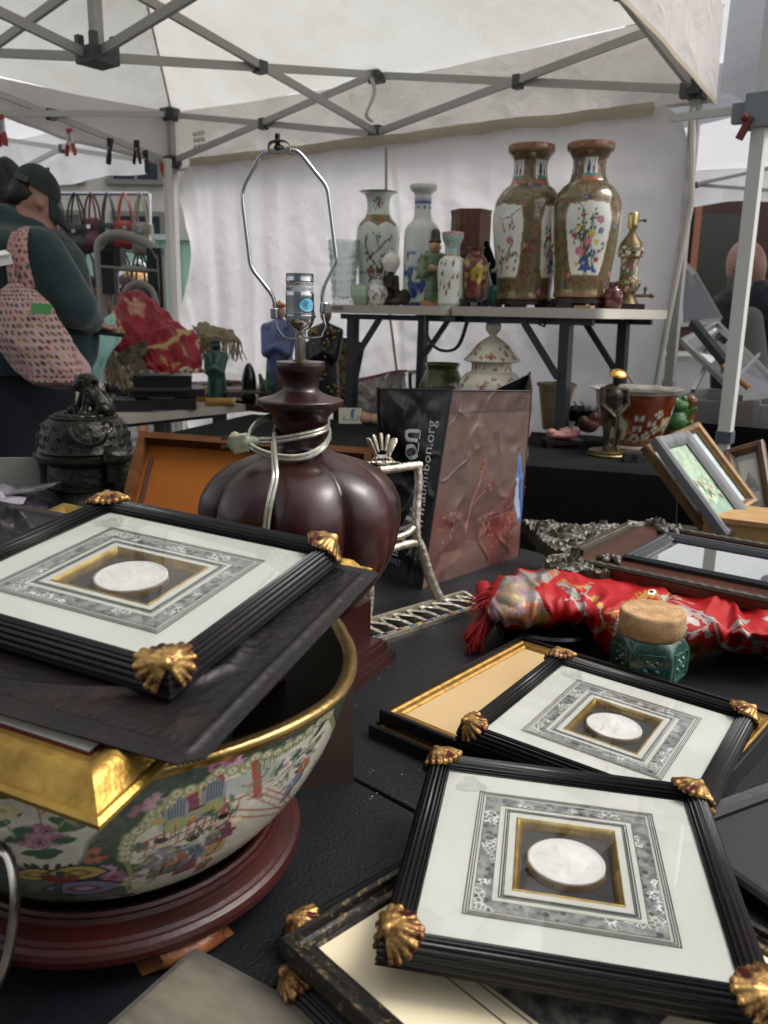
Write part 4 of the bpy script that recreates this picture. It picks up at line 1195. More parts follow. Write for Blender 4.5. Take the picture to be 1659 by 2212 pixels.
MB().tube([(t*63*k,0,(92+10*math.sin(t*1.6))*k)for t in np.linspace(-1,1,24)],3.2*k,6).tube([(t*62*k,-.004,(84+10*math.sin(t*1.6))*k)for t in np.linspace(-1,1,24)],1.8*k,6).obj('zip_seal',mat('pink_zip','#b0607c',.4),r)
p=G(728,872,.75)
r=root('carved_relief','weathered carved wooden panel leaning behind the lamp neck','panel',(p[0]-.02,p[1],BZ),(rad(-12),rad(14),.25))
k=scale_at(p)
slab('relief',[(-34*k,0),(34*k,0),(34*k,140*k),(-34*k,140*k)],.0028,lambda q:.012*np.maximum(0,vn(np.c_[q[:,0]*110,q[:,1]*38],5))+.008*np.maximum(0,vn(np.c_[q[:,0]*60,q[:,1]*80],9)),.012,mat('weathered_oak','#7c6c50',.7,col2='#4e4332',ns=25,bump=(80,.4)),r,rot=(rad(90),0,0))
MB().box((39*k,.004,70*k),(9*k,.03,148*k)).box((-38*k,.006,70*k),(5*k,.02,144*k)).box((0,.006,142*k),(74*k,.02,6*k)).obj('frame',DARKW,r)
p,k=place(757,915)
r=root('painted_tile','small white tile with a blue bird leaning right of the lamp','tile',p+[0,0,.0],(rad(-14),0,.1))
slab('tile',[(-25*k,0),(25*k,0),(25*k,34*k),(-25*k,34*k)],.004,lambda q:0*q[:,0],.006,mat('tile_glaze','#c9c4b2',.3,col2='#bfb8a4',ns=20),r,rot=(rad(90),0,0))
MB().ell((4*k,-.002,20*k),(4*k,.0015,9*k)).ell((7*k,-.002,29*k),(3*k,.0015,3*k)).obj('bird_motif',mat('tile_blue','#3f6f86',.4),r)
MB().box((0,-.0015,8*k),(34*k,.001,2*k)).box((-14*k,-.0015,13*k),(2*k,.001,7*k)).box((16*k,-.0015,13*k),(2*k,.001,7*k)).obj('ground_motif',mat('tile_green','#77805c',.5),r)
p,k=place(800,915)
tag(blob('seashell',[('e',(-8*k,0,12*k),(15*k,12*k,12*k)),('e',(10*k,-3*k,11*k),(14*k,12*k,11*k)),('c',(-6*k,-4*k,16*k),(-16*k,0,26*k),5*k,2*k)],mat('shell_pink','#b98a72',.35,col2='#c7a67c',ns=30),None,.003,1,loc=p),'pinkish seashells in a small heap beside the painted tile','seashells')
LA=np.array([-1.115,3.37])
LT=root('folding_table','white folding table at the left piled with dark display boxes','table',(LA[0],LA[1],0),(0,0,math.atan2(.60,.50)))
LZ=.755
MB().prism(rrect(.80,1.9,.04)+[.40,.95],LZ-.035,LZ).obj('top',TWHITE,LT)
for x,y in((.10,.1),(.66,.1),(.10,1.7),(.66,1.7)):MB().bar((x,y,LZ-.03),(x,y,.02),.03).box((x,y,.012),(.04,.04,.024)).obj('leg',LEGM,LT)
MB().bar((.10,.1,.3),(.66,.1,.3),.02).obj('stretcher',LEGM,LT);MB().bar((.1,.1,LZ-.05),(.66,.1,LZ-.05),.025).obj('under_rail',LEGM,LT)
LY_=math.atan2(.60,.50)
def lt(px,py,z=LZ):return G(px,py,z)
def ltk(px,py,z=LZ):
    p=G(px,py,z);return p,scale_at(p)
DBX=mat('dark_display_box','#1a1315',.4,col2='#2a1a1a',ns=10,bump=(60,.1));DBK=mat('near_black_box','#121214',.35)
def dbox(label,px,py,z,w_,d_,h_,m,a_=0,glass=True):
    p=G(px,py,z)
    r=root('display_box',label,'box',p,(0,0,LY_-.62+a_),'flat dark display boxes on the left table')
    MB().box((0,d_/2,h_*.33),(w_,d_,h_*.66)).obj('tray',m,r)
    MB().box((0,d_/2,h_*.83),(w_*1.01,d_*1.01,h_*.33)).obj('lid',m,r)
    MB().box((-w_*.2,d_/2,h_+.001),(w_*.52,d_*.9,.003),rotz(.02)).obj('pale_edge',mat('grey_glass_edge','#8d8d90',.15),r)if glass else None
dbox('lower left flat dark display box at the table edge',286,890,LZ,.17,.22,.050,DBX)
dbox('lower right flat dark display box at the table edge',371,886,LZ,.21,.22,.050,DBX)
dbox('second flat dark display box, left, on top of the lower left one',276,856,LZ+.052,.17,.20,.032,DBX,.05)
dbox('wide flat dark display box lying across the lower right one',362,858,LZ+.053,.32,.22,.034,DBK,.03)
dbox('topmost black display box of the pile',352,834,LZ+.096,.25,.20,.045,DBK,-.02,False)
dbox('flat black display box under the topmost one',340,846,LZ+.088,.26,.2,.008,DBX,.02,False)
rg=random.Random(3)
for i,(px,h)in enumerate(((216,58),(232,70),(246,64),(262,50),(240,48))):
    p,k=ltk(px,842-(i%2)*6,LZ)
    p=p+[0,.12,0]
    r=root('candlestick',['leftmost short brass candlestick by the aqua cloth','tallest brass candlestick of the cluster','brass candlestick with ringed stem, third of the cluster','rightmost low brass candlestick beside the tan fringe','smallest brass candlestick in front of the cluster'][i],'candlestick',p,group='brass candlesticks')
    MB().lathe([(11*k,0),(12*k,3*k),(5*k,8*k),(3.2*k,h*.3*k),(6*k,h*.36*k),(3*k,h*.42*k),(3.4*k,h*.65*k),(6.5*k,h*.72*k),(3.4*k,h*.78*k),(7*k,h*.96*k),(7.5*k,h*k),(4*k,h*.97*k)],20).obj('stem',BRASS,r)
    MB().lathe([(5.4*k,h*k),(5.4*k,(h+3)*k),(3.6*k,(h+3)*k),(3.6*k,h*k)],16).obj('drip_cup',BRASS,r)
for i,(px,py,w_,h_,d_,col_)in enumerate(((292,800,.25,.24,.2,'#5a4636'),(390,790,.30,.20,.2,'#6b5643'),(470,790,.24,.16,.2,'#705c48'))):
    p=G(px,py,LZ)+[0,.1,0]
    tag(MB().box((0,0,h_/2),(w_,d_,h_)).box((0,-d_/2-.002,h_*.75),(w_*.5,.004,.02)).obj('carton',mat('carton'+col_,col_,.8,col2='#4b3b2e',ns=8),loc=p,rot=(0,0,.1)),['brown carton under the left end of the red cloth','brown carton under the middle of the red cloth','brown carton under the tan fringed shawl'][i],'carton')
REDS=mat('crimson_satin','#8f0d22',.38,col2='#a3162b',ns=6,bump=(30,.25),sheen=.3)
def drape(name,label,cat,rows_,m,n=50,mm=40,amp=.012,seed=1,fs=(5,7),group=None,parent=None,th=.004,rdg=0):
    """a cloth laid over things: rows of control points in the world, splined both ways, with folds"""
    rows_=[spline(q,mm)for q in rows_]
    rows_=np.array(rows_)
    V=np.array([spline(rows_[:,j],n)for j in range(mm)]).transpose(1,0,2)
    c0=V.reshape(-1,3).mean(0)
    V=V-c0
    T,U=np.meshgrid(np.linspace(0,1,n),np.linspace(0,1,mm),indexing='ij')
    du=np.gradient(V,axis=0);dv=np.gradient(V,axis=1)
    N_=np.cross(du,dv);N_/=np.linalg.norm(N_,axis=2)[...,None]+1e-9
    V=V+N_*(amp*fbm(np.stack([T*fs[0]+.5*vn(np.stack([T*3,U*3],-1),seed+7),U*fs[1]],-1),seed,3))[...,None]
    if rdg:
        q_=np.stack([T*3.0+U*4,U*13-T*1.5],-1)
        V=V+N_*(rdg*(1-2.6*np.abs(fbm(q_+.5*vn(q_*.6,5)[...,None],seed+2,2))))[...,None]
    b=MB();b.grid(V)
    o=b.obj(name,m,parent,c0 if parent is None else None,sharp=None)
    md=o.modifiers.new('solid','SOLIDIFY');md.thickness=th
    if label:tag(o,label,cat,group)
    return o,V+c0,T.ravel(),U.ravel()
def PP(*l):return[P(*q)for q in l]
Yc=3.95
REDP=mat('crimson_print','attr',rough=.5,bump=(200,.2),spec=.3)
o,V,T,U=drape('red_cloth','crimson satin cloth with gold embroidery heaped over cartons at the left','cloth',[
    PP((225,690,3.9),(250,655,3.95),(280,636,4.0),(300,633,4.1)),
    PP((232,735,3.75),(262,690,3.8),(300,660,3.9),(330,650,4.05)),
    PP((240,752,3.70),(280,720,3.72),(330,695,3.85),(365,680,4.0)),
    PP((262,760,3.70),(300,745,3.68),(345,715,3.80),(400,700,4.0)),
    PP((296,752,3.72),(320,750,3.68),(370,735,3.76),(420,712,3.95)),
    PP((320,790,3.66),(345,792,3.64),(395,785,3.70),(437,760,3.85)),
    PP((323,805,3.64),(350,807,3.62),(400,806,3.66),(441,806,3.80))],REDP,70,60,.022,3,(7,6))
pt=Paint(np.stack([T*.6,U*.4],1),c('#7a0a1a',0))
pt.mottle(14,.2,c('#8a0f22',0),4)
for x,y in((.47,.18),(.50,.23),(.46,.30)):pt.flower((x,y),.02,c('#a08046',0),c('#8f0d22',0),6,0,.3)
pt.stroke([(.40,.12),(.42,.2),(.41,.28),(.38,.33)],.009,c('#a89058',0));pt.stroke([(.37,.33),(.40,.36)],.014,c('#a89058',0))
pt.mottle(40,.1,c('#b0a48a',0),6,1,(T>.955));pt.mottle(40,.15,c('#a8926a',0),7,1,(U>.95)&(T>.75))
m_=pt.inside(circ(20,.05,(.10,.24),.2));pt.put(m_,c('#9a6a58',0));pt.mottle(60,.1,c('#b88f78',0),8,1,m_)
pt.mottle(50,.05,c('#b9a99a',0),9,1,(U<.07)&(T<.3));pt.stroke([(.0,.1),(.12,.12),(.2,.1)],.006,c('#b08a5a',0))
setcol(o,pt.C)
AQ=mat('aqua_cloth','#8fb8b2',.8,bump=(40,.2))
drape('aqua_cloth','pale aqua cloth hanging at the table corner beside the shopper','cloth',[
    PP((205,702,3.6),(222,690,3.7),(246,676,3.8)),PP((196,735,3.55),(222,722,3.62),(252,705,3.7)),
    PP((196,765,3.5),(225,745,3.58),(262,738,3.62)),PP((190,800,3.5),(212,780,3.52),(238,765,3.55)),PP((185,835,3.5),(200,830,3.5),(214,815,3.52))],AQ,40,36,.012,5)
TAN=mat('tan_wool','#8a7d62',.95,col2='#776a50',ns=30,bump=(90,.5))
def fringe(parent,pts_a,dirv,n,l,m,r_=.0022,seed=0,world=True,name='fringe'):
    rg=random.Random(seed)
    pts_=spline(pts_a,n)
    b=MB()
    for q in pts_:
        d_=np.array(dirv)+np.array([rg.gauss(0,.12),rg.gauss(0,.12),rg.gauss(0,.08)])
        d_/=np.linalg.norm(d_)
        ll=l*rg.uniform(.8,1.1)
        b.tube([q,q+d_*ll*.5+np.array([rg.gauss(0,.004),0,0]),q+d_*ll+np.array([rg.gauss(0,.008),0,-.004])],[r_,r_,r_*.6],5)
    off=np.array(parent.location)
    for i in range(len(b.v)):b.v[i]=b.v[i]-off
    o=b.obj(name,m,parent)
    o['kind']='stuff'
    return o
o,V,T,U=drape('tan_shawl','tan fringed shawl lying over the cartons right of the red cloth','shawl',[
    PP((415,705,4.2),(450,702,4.2),(500,715,4.2)),PP((425,722,4.1),(455,712,4.08),(512,726,4.1)),PP((430,740,4.04),(460,728,4.02),(520,740,4.05))],TAN,24,40,.012,8)
fringe(o,V[-1][::3],(.12,-.1,-1),70,.085,TAN,.003,4)
o,V,T,U=drape('tan_shawl','second tan fringed shawl hanging under the left end of the red cloth','shawl',[
    PP((248,772,3.66),(280,750,3.66),(318,735,3.66)),PP((262,790,3.62),(285,785,3.62),(318,765,3.63))],mat('brown_wool','#4a4234',.95,col2='#5c5340',ns=30,bump=(90,.5)),20,30,.01,9)
fringe(o,PP((248,772,3.64),(256,785,3.62),(268,800,3.61)),(.25,0,-1),40,.12,TAN,.003,6)
PAPER=mat('old_paper','#b8ac96',.8,col2='#a8987e',ns=12)
rg=random.Random(12)
for i,(px,py,w_,col_)in enumerate(((450,835,.26,0),(475,828,.30,1),(520,838,.26,0),(505,825,.24,1),(535,846,.22,1))):
    p=G(px,py,LZ+.015+.008*i)
    tag(MB().box((0,0,0),(w_,.18,.006)).box((.004,.003,.004),(w_*.96,.17,.003)).obj('paper_folder',PAPER if col_==0 else mat('dark_folder','#3b322b',.6),loc=p,rot=(0,0,LY_-.5+rg.uniform(-.3,.3))),['buff paper folder lying right of the display boxes','dark folder under the white dish','buff paper folder nearest the lamp neck','dark folder just left of the gourd','dark folder at the right end of the table edge'][i],'folder')
p=G(498,826,LZ+.05)
tag(MB().lathe([(.002,.0),(.05,.0),(.115,.03),(.12,.032),(.05,.006),(.002,.006)],40,rf=lambda A,R,Z:R*(1+.12*np.cos(2*A))).obj('white_dish',WHITEP,loc=p,rot=(rad(4),rad(4),.3)),'long white porcelain dish on the papers at the table rear','dish')
p=G(583,838,LZ)
tag(blob('clay_pot',[('e',(0,0,.035),(.05,.05,.036)),('c',(.0,0,.05),(.03,-.01,.075),.018,.014)],mat('terracotta','#8a5a38',.7,col2='#6d4428',ns=10),None,.006,2,loc=p),'round terracotta gourd beside the white dish','pot')
p=G(440,860,LZ)
tag(blob('crumpled_wrapper',[('e',(0,0,.02),(.09,.05,.02)),('e',(-.06,.02,.035),(.05,.04,.02)),('e',(.05,-.01,.03),(.05,.03,.018))],mat('brown_paper','#8d7b66',.6,bump=(30,.8)),None,.006,1,loc=p),'crumpled brown wrapping paper above the gilt rolls','wrapper')
for i,(px,py)in enumerate(((486,856),(508,866))):
    p=G(px,py,LZ+.018)
    r=root('paper_roll',['rear of the two ochre paper rolls at the table edge','front of the two ochre paper rolls at the table edge'][i],'roll',p,(0,0,LY_-.75),'ochre paper rolls')
    MB().lathe([(.017,0),(.019,.004),(.019,.13),(.016,.132),(.011,.13),(.011,.01)],20).obj('roll',mat('ochre_paper','#a5762a',.5),r,(0,-.05,0),(rad(-90),0,rad(90)))
    MB().lathe([(.012,-.001),(.0195,-.002),(.0195,.008),(.012,.008)],20).obj('roll_end',mat('roll_end','#c7a77a',.6),r,(0.002,-.05,0),(rad(-90),0,rad(90)))
ST=root('side_table','small dark table against the cloth wall behind the lamp','table',wallpt(.98,.38),(0,0,TTH))
MB().box((0,0,.74),(1.0,.5,.03)).obj('top',DARKW,ST)
for sx in(-.45,.45):
    for sy in(-.2,.2):MB().bar((sx,sy,.73),(sx,sy,.02),.04).obj('leg',DARKW,ST)
def fig(name,label,px,py_base,py_top,Y,robe,head,wpx,hat=None,seed=0):
    pb,pt_=P(px,py_base,Y),P(px,py_top,Y)
    H=pt_[2]-.755
    r=root(name,label,'figurine',(pb[0],Y,.755),(0,0,-.1),'figurines along the rear table')
    k=scale_at(pb);W=wpx*k/2
    blob('robe',[('c',(0,0,W*.8),(0,0,H*.5),W,W*.85),('c',(0,0,H*.5),(0,0,H*.72),W*.85,W*.7),('e',(0,0,H*.74),(W,W*.6,H*.06)),('c',(-W*.9,0,H*.72),(-W*.7,-W*.7,H*.48),W*.35,W*.35),('c',(W*.9,0,H*.72),(W*.7,-W*.7,H*.48),W*.35,W*.35),('c',(-W*.7,-W*.7,H*.48),(0,-W,H*.55),W*.3,W*.2),('c',(W*.7,-W*.7,H*.48),(0,-W,H*.55),W*.3,W*.2)],robe,r,.007,3)
    blob('head',[('e',(0,0,H*.88),(W*.40,W*.42,H*.075)),('c',(0,0,H*.76),(0,0,H*.85),W*.22,W*.2),('e',(0,-W*.4,H*.875),W*.09)],head,r,.005,2)
    if hat:blob('hat',[('e',(0,0,H*.945),(W*.46,W*.46,H*.03)),('c',(0,0,H*.95),(0,0,H*.985),W*.28,W*.1)],hat,r,.005,1)
    return r
BLUR=mat('blue_enamel','#4a5484',.3,col2='#5f6a98',ns=14);FSK=mat('figure_skin','#b98d6a',.4)
rr_=fig('robed_statuette','tall blue robed statuette with orange collar behind the lamp',605,830,648,4.15,BLUR,FSK,66,mat('orange_hat','#a5623c',.4))
MB().lathe([(.045,.30),(.062,.27),(.068,.245),(.06,.25),(.04,.30)],24).obj('collar',mat('orange_hat','#a5623c',.4),rr_)
rr_=fig('robed_statuette','black robed statuette dotted with gold flowers right of the lamp socket',704,830,652,3.85,mat('black_gold_enamel','#16181a',.3),mat('grey_hood','#8b857c',.6),62)
rg=random.Random(5)
for q in range(60):
    a_=rg.uniform(-1.4,1.4);z=rg.uniform(.06,.36)
    MB().ell((.066*math.sin(a_),-.066*math.cos(a_)-.003,z),(.006,.004,.006),seg=8,rings=6).obj('gold_flower',mat('gold_dot','#a58a52',.4,.5),rr_)
fig('robed_statuette','dark statuette between the lamp rod and the black robed one',672,830,700,3.95,mat('dark_green_bronze','#20261f',.35,.3),BRONZE,38)
fig('teal_figurine','translucent teal seated figurine before the cartons',468,812,730,4.0,mat('teal_glaze2','#234743',.25,col2='#345c56',ns=18),mat('dark_teal','#1f3432',.3),44,mat('dark_hat_glaze','#2b231d',.35))
p=P(538,822,4.1)
tag(MB().ell((0,0,.08),(.036,.022,.095),fn=lambda v:1+.03*np.sin(v[...,2]*20)).box((0,0,.012),(.07,.05,.024)).obj('oval_statuette',mat('glossy_black','#17181a',.15,coat=.5),loc=(p[0],p[1],.757)),'glossy black oval standing carving against the cloth wall','carving')
p=P(574,825,4.05)
tag(blob('leaf_ornament',[('c',(0,0,.01),(.0,0,.07),.036,.03),('c',(-.01,0,.06),(-.028,0,.125),.02,.008),('c',(.012,0,.06),(.012,0,.14),.018,.008),('c',(.02,0,.04),(.04,0,.09),.016,.009)],mat('dark_green_glaze','#1f3d2a',.2,col2='#2f5238',ns=25),None,.005,1,loc=(p[0],p[1],.757)),'dark green leafy ceramic ornament left of the blue statuette','ornament')
p=P(606,830,3.9)
tag(blob('branch_stand',[('c',(0,0,.0),(.0,0,.12),.012,.010),('c',(0,0,.06),(-.03,0,.16),.007,.005),('c',(0,0,.1),(.02,0,.24),.007,.005),('e',(0,0,.01),(.05,.04,.015)),('c',(.01,0,.02),(.05,0,.07),.014,.008)],mat('root_wood','#4a2a1e',.5),None,.005,1,loc=(p[0],p[1],.757)),'gnarled brown branch carving in front of the blue statuette','carving')
hp=P(300,700,4.6)
r=root('hand_truck','grey tubular hand truck with rounded handles standing behind the left table','hand truck',(hp[0],4.6,0),(0,0,-.1))
GT=mat('grey_tube','#85837e',.4,.3)
def hx(px):return P(px,650,4.6)[0]-hp[0]
def hz(py):return P(300,py,4.6)[2]
MB().tube(spline([(hx(222),0,.3),(hx(219),0,hz(640)),(hx(217),0,hz(545)),(hx(226),0,hz(520)),(hx(250),0,hz(508)),(hx(285),0,hz(511)),(hx(325),0,hz(528)),(hx(345),0,hz(555)),(hx(350),0,hz(600)),(hx(352),0,.3)],60),.026,12).obj('frame_tube',GT,r)
MB().tube([(hx(222),-.01,hz(577)),(hx(352),-.01,hz(585))],.017,10).obj('cross_bar',GT,r)
MB().tube(spline([(hx(272),-.05,hz(650)),(hx(285),-.05,hz(622)),(hx(315),-.05,hz(612)),(hx(340),-.05,hz(630)),(hx(350),-.05,hz(680))],30),.016,10).obj('lower_loop',GT,r)
MB().box((hx(238),0,hz(590)),(.07,.05,.22)).box((hx(248),.0,hz(560)),(.10,.05,.10)).box((hx(342),0,hz(600)),(.08,.05,.30)).obj('latch_block',CLB,r)
for x in(hx(236),hx(250)):MB().bar((x,.02,.3),(x,.02,hz(560)),.016).obj('strut',GT,r)
for x in(hx(222),hx(352)):MB().cyl((x-.03,.1,.14),(x+.03,.1,.14),.14,seg=20).obj('wheel',CLB,r)
MB().box(((hx(222)+hx(352))/2,-.1,.03),(.36,.22,.012)).bar((hx(222),0,.3),(hx(222),.1,.14),.03).bar((hx(352),0,.3),(hx(352),.1,.14),.03).obj('toe_plate',GT,r)
RY=6.2
rp=P(200,430,RY)
rk=root('bag_rack','chrome two tier garment rack hung with handbags behind the shopper','rack',(rp[0],RY,0),(0,0,-.12))
CHR=mat('chrome','#c6c9cc',.18,1)
zt,zm_=P(200,418,RY)[2],P(200,540,RY)[2]
for z in(zt,zm_):MB().tube([(-.5,0,z),(.42,0,z)],.014,10).obj('rail',CHR,rk)
for x in(-.5,.42):MB().tube([(x,-.22,.05),(x,0,zt)],.014,10).tube([(x,.22,.05),(x,0,zt-.2)],.012,10).obj('upright',CHR,rk)
MB().tube([(-.5,0,.12),(.42,0,.12)],.012,8).obj('base_rail',CHR,rk)
for x in(-.5,.42):
    for y in(-.22,.22):MB().cyl((x-.015,y,.04),(x+.015,y,.04),.04,seg=14).obj('caster',CLB,rk)
cols_=['#2b2b2e','#3a3a40','#1d1c1f','#471a1f','#15151a','#7d2a26','#6e675d','#4a3326','#1b1d24','#2d2522','#6b4526','#3d2a20','#23262a']
rg=random.Random(8)
def handbag(x,zr,i,col_,w_,h_,drop,label):
    r=root('handbag',label,'handbag',np.array(rk.location)+np.array(Matrix.Rotation(-.12,3,'Z')@Vector((x,-.02,zr-.02))),(0,0,-.12+rg.uniform(-.25,.25)),'handbags hanging on the rack')
    m=mat('leather'+col_,col_,.35,bump=(60,.3))
    blob('body',[('b',(0,0,-drop-h_*.5),(w_,.06,h_)),('e',(0,0,-drop-h_*.7),(w_*.55,.055,h_*.32)),('e',(0,0,-drop-h_*.2),(w_*.48,.04,h_*.25))],m,r,.014,3)
    for y in(-.025,.025):MB().tube(spline([(-w_*.3,y,-drop-.01),(-w_*.22,y,-drop*.4),(0,y*.3,.02),(w_*.22,y,-drop*.4),(w_*.3,y,-drop-.01)],18),.007,6).obj('strap',m,r)
    MB().box((0,-.05,-drop-h_*.25),(.03,.012,.025)).obj('buckle',CHR,r)
names_=['black','grey','near black','dark wine','jet black','red','taupe','brown','navy black','espresso','caramel','dark brown','slate']
i=0
for tier,(zr,xs)in enumerate(((zt,[-.42,-.26,-.12,.0,.12,.24,.36]),(zm_,[-.38,-.20,-.05,.08,.2,.33]))):
    for j,x in enumerate(xs):
        nm=names_[i]
        handbag(x,zr,i,cols_[i],rg.uniform(.14,.2),rg.uniform(.17,.24),rg.uniform(.14,.24)if tier==0 or j>2 else .16,nm+' leather handbag, number %s from the left on the %s rail of the rack'%(['one','two','three','four','five','six','seven'][j],['upper','lower'][tier]))
        i+=1
# ================================================================== people
def pp(px,py,Y):return P(px,py,Y)
HOOD=mat('dark_green_fleece','#22393a',.95,col2='#1c3032',ns=6,bump=(26,.35),sheen=.25)
SKIN=mat('skin','#a37b68',.5,sss=.15)
JEANS=mat('black_denim','#11131a',.9,col2='#171a22',ns=20,bump=(120,.3))
HAIR=mat('dark_hair','#17110f',.45,col2='#2c2320',ns=60,sc=(1,1,.15),bump=(220,.7))
CAPM=mat('washed_black_cap','#23292c',.85,col2='#2e3537',ns=14,bump=(90,.3))
Yw=2.9
org=np.array([pp(60,700,Yw)[0],Yw,0])
def wl(px,py,Y=Yw):return pp(px,py,Y)-org
k=scale_at(pp(60,600,Yw))
wo=root('person','person in dark green hoodie and black cap looking down, patterned tote on the shoulder','person',org)
sk=[('e',wl(82,430),(.064,.066,.074),eul(0,24,0)),('e',wl(97,462),(.046,.050,.058),eul(0,20,0)),('c',wl(96,478),wl(102,489),.032,.020),('c',wl(112,460),wl(116,473),.008,.009),('e',wl(108,483),(.012,.016,.008)),
      ('c',wl(40,500),wl(72,450),.054,.048),('e',wl(85,438,Yw-.064),(.011,.012,.021),eul(0,-15,0)),('e',wl(84,436,Yw-.055),(.012,.012,.014)),
      ('c',wl(58,520),wl(62,640),.11,.13),('c',wl(62,640),wl(50,840),.13,.12),('c',wl(35,880,Yw-.08),wl(48,1120,Yw-.06),.075,.05),('c',wl(70,880,Yw+.08),wl(92,1120,Yw+.08),.075,.05),
      ('c',wl(60,1120,Yw-.06),[-.0,-.06,.08],.055,.035),('c',wl(100,1120,Yw+.08),[.06,.08,.08],.055,.035),('e',[.06,-.06,.035],(.12,.045,.035)),('e',[.12,.08,.035],(.12,.045,.035)),
      ('c',wl(78,535,Yw-.15),wl(160,668,Yw-.15),.045,.036),('c',wl(160,668,Yw-.15),wl(194,696,Yw-.06),.034,.024),('c',wl(100,535,Yw+.14),wl(165,665,Yw+.12),.045,.036),('c',wl(165,665,Yw+.12),wl(198,696,Yw+.05),.034,.024)]
blob('body',sk,SKIN,wo,.0075,2)
def hand(parent,base,dirv,side,m,s=1.0):
    d_=np.array(dirv,float);d_/=np.linalg.norm(d_)
    F=frame_of(d_)
    x,y=F[:,0],F[:,1]
    pr_=[('e',base+d_*.035*s,(.040*s,.016*s,.045*s),np.stack([x,y,d_],1))]
    for i,l in enumerate((.060,.070,.066,.050)):
        b0=base+d_*.065*s+x*(i-1.5)*.019*s
        m1=b0+d_*l*.5*s+y*.004*s
        m2=b0+d_*l*.85*s+y*.026*s
        pr_+=[('c',b0-d_*.02*s,m1,.0095*s,.0085*s),('c',m1,m2,.0085*s,.007*s)]
    t0=base+d_*.02*s+x*side*.032*s
    pr_+=[('c',t0,t0+x*side*.022*s+d_*.03*s,.012*s,.0095*s),('c',t0+x*side*.022*s+d_*.03*s,t0+x*side*.016*s+d_*.058*s+y*.01*s,.0095*s,.008*s)]
    return blob('hand',pr_,m,parent,.0045*s,1)
hand(wo,wl(194,697,Yw-.05),(.25,.9,-.3),1,SKIN,.85)
hand(wo,wl(200,697,Yw+.05),(.35,.6,-.3),-1,SKIN,.85)
for y in(-.094,):MB().ell(wl(80,452,Yw-.072),.0026,seg=8,rings=6).obj('earring',CHR,wo)
hood=[('c',wl(-15,462,Yw-.055),wl(78,497,Yw-.06),.042,.034),('c',wl(40,560),wl(30,700),.15,.175),('c',wl(30,700),wl(45,790),.175,.165),('e',wl(60,545),(.17,.20,.09),eul(0,14,0)),('c',wl(84,548,Yw-.16),wl(160,662,Yw-.17),.085,.074),('c',wl(165,665,Yw-.17),wl(196,694,Yw-.07),.066,.042),
        ('c',wl(105,545,Yw+.15),wl(165,660,Yw+.14),.09,.075),('c',wl(165,660,Yw+.14),wl(200,695,Yw+.07),.06,.042),
        ('c',wl(-10,478),wl(52,478),.062,.058),('c',wl(40,492,Yw-.05),wl(78,505,Yw-.03),.05,.045),('e',wl(10,505),(.13,.14,.07),eul(0,10,0)),('c',wl(95,590),wl(118,740),.15,.15),('c',wl(0,600),wl(-20,770),.13,.15)]
ho=blob('hoodie',hood,HOOD,wo,.012,4)
MB().lathe([(.215,0),(.222,.02),(.222,.055),(.215,.07)],48,cap=False).obj('hem_band',HOOD,wo,wl(42,800),(0,rad(3),0))
tro=[('c',wl(45,840),wl(45,900),.185,.175),('c',wl(30,890,Yw-.08),wl(48,1130,Yw-.07),.115,.075),('c',wl(75,890,Yw+.08),wl(95,1130,Yw+.08),.115,.075),('c',wl(48,1130,Yw-.07),[0,-.06,.1],.075,.06),('c',wl(95,1130,Yw+.08),[.07,.08,.1],.075,.06)]
blob('trousers',tro,JEANS,wo,.014,3)
blob('shoe',[('e',[.06,-.06,.04],(.14,.055,.045))],CLB,wo,.01,1);blob('shoe',[('e',[.12,.08,.04],(.14,.055,.045))],CLB,wo,.01,1)
hr=[('e',wl(58,414),(.062,.070,.062)),('c',wl(26,368),wl(12,358),.027,.030),('c',wl(4,372),wl(8,440),.038,.034),('c',wl(22,430),wl(44,446),.034,.026),('c',wl(56,422,Yw-.050),wl(80,418,Yw-.050),.022,.012)]
blob('hair',hr,HAIR,wo,.008,2)
T,U=np.meshgrid(np.linspace(0,2*np.pi,48,endpoint=False),np.linspace(0,1,14),indexing='ij')
cr_=np.stack([.080*np.sin(U*1.5)*np.cos(T),.080*np.sin(U*1.5)*np.sin(T),.078*np.cos(U*1.5)*(1-.12*np.cos(T)*np.sin(U*1.5))],-1)
Rc=rotz(.30)@eul(0,32,0)
cc_=wl(77,411)
b=MB();b.grid(cr_@Rc.T+cc_,cu=True);cp_=b.obj('cap_crown',CAPM,wo)
T,U=np.meshgrid(np.linspace(-.85,.85,26),np.linspace(0,1,8),indexing='ij')
rx=.078+.070*U*np.cos(T*1.1)
br2=np.stack([rx*np.cos(T),(.078-.004*U)*np.sin(T),.004-.058*U*np.cos(T)-.03*U*(np.sin(T)**2)],-1)
b=MB();b.grid(br2@Rc.T+cc_);o_=b.obj('cap_brim',CAPM,wo,sharp=None);md=o_.modifiers.new('s','SOLIDIFY');md.thickness=.004
MB().box((0,0,0),(.05,.006,.018),eul(0,22,0)).obj('cap_strap',mat('cap_strap','#4c5456',.8),wo,wl(46,382,Yw-.070),(0,0,-.25))
MB().ell((0,0,.079),.006).obj('cap_button',CAPM,cp_,cc_,Euler((0,rad(32),.3)))
p=wl(214,712,Yw)
tag(MB().prism(rrect(.17,.09,.01),0,.012).obj('dark_tray',BLK,loc=np.array(org)+p+[0.0,0,-.015],rot=(0,rad(6),.2)),'flat dark tray held by the person in the green hoodie','tray')
tr_=root('tote_bag','pink tote bag with small fruit print hanging from the shopper\'s shoulder','bag',org)
TOTE=mat('tote_print','attr',rough=.9)
T,U=np.meshgrid(np.linspace(0,2*np.pi,130,endpoint=False),np.linspace(0,1,120),indexing='ij')
cxp=np.interp(U,[0,.25,.5,.8,1],[52,50,68,112,126])
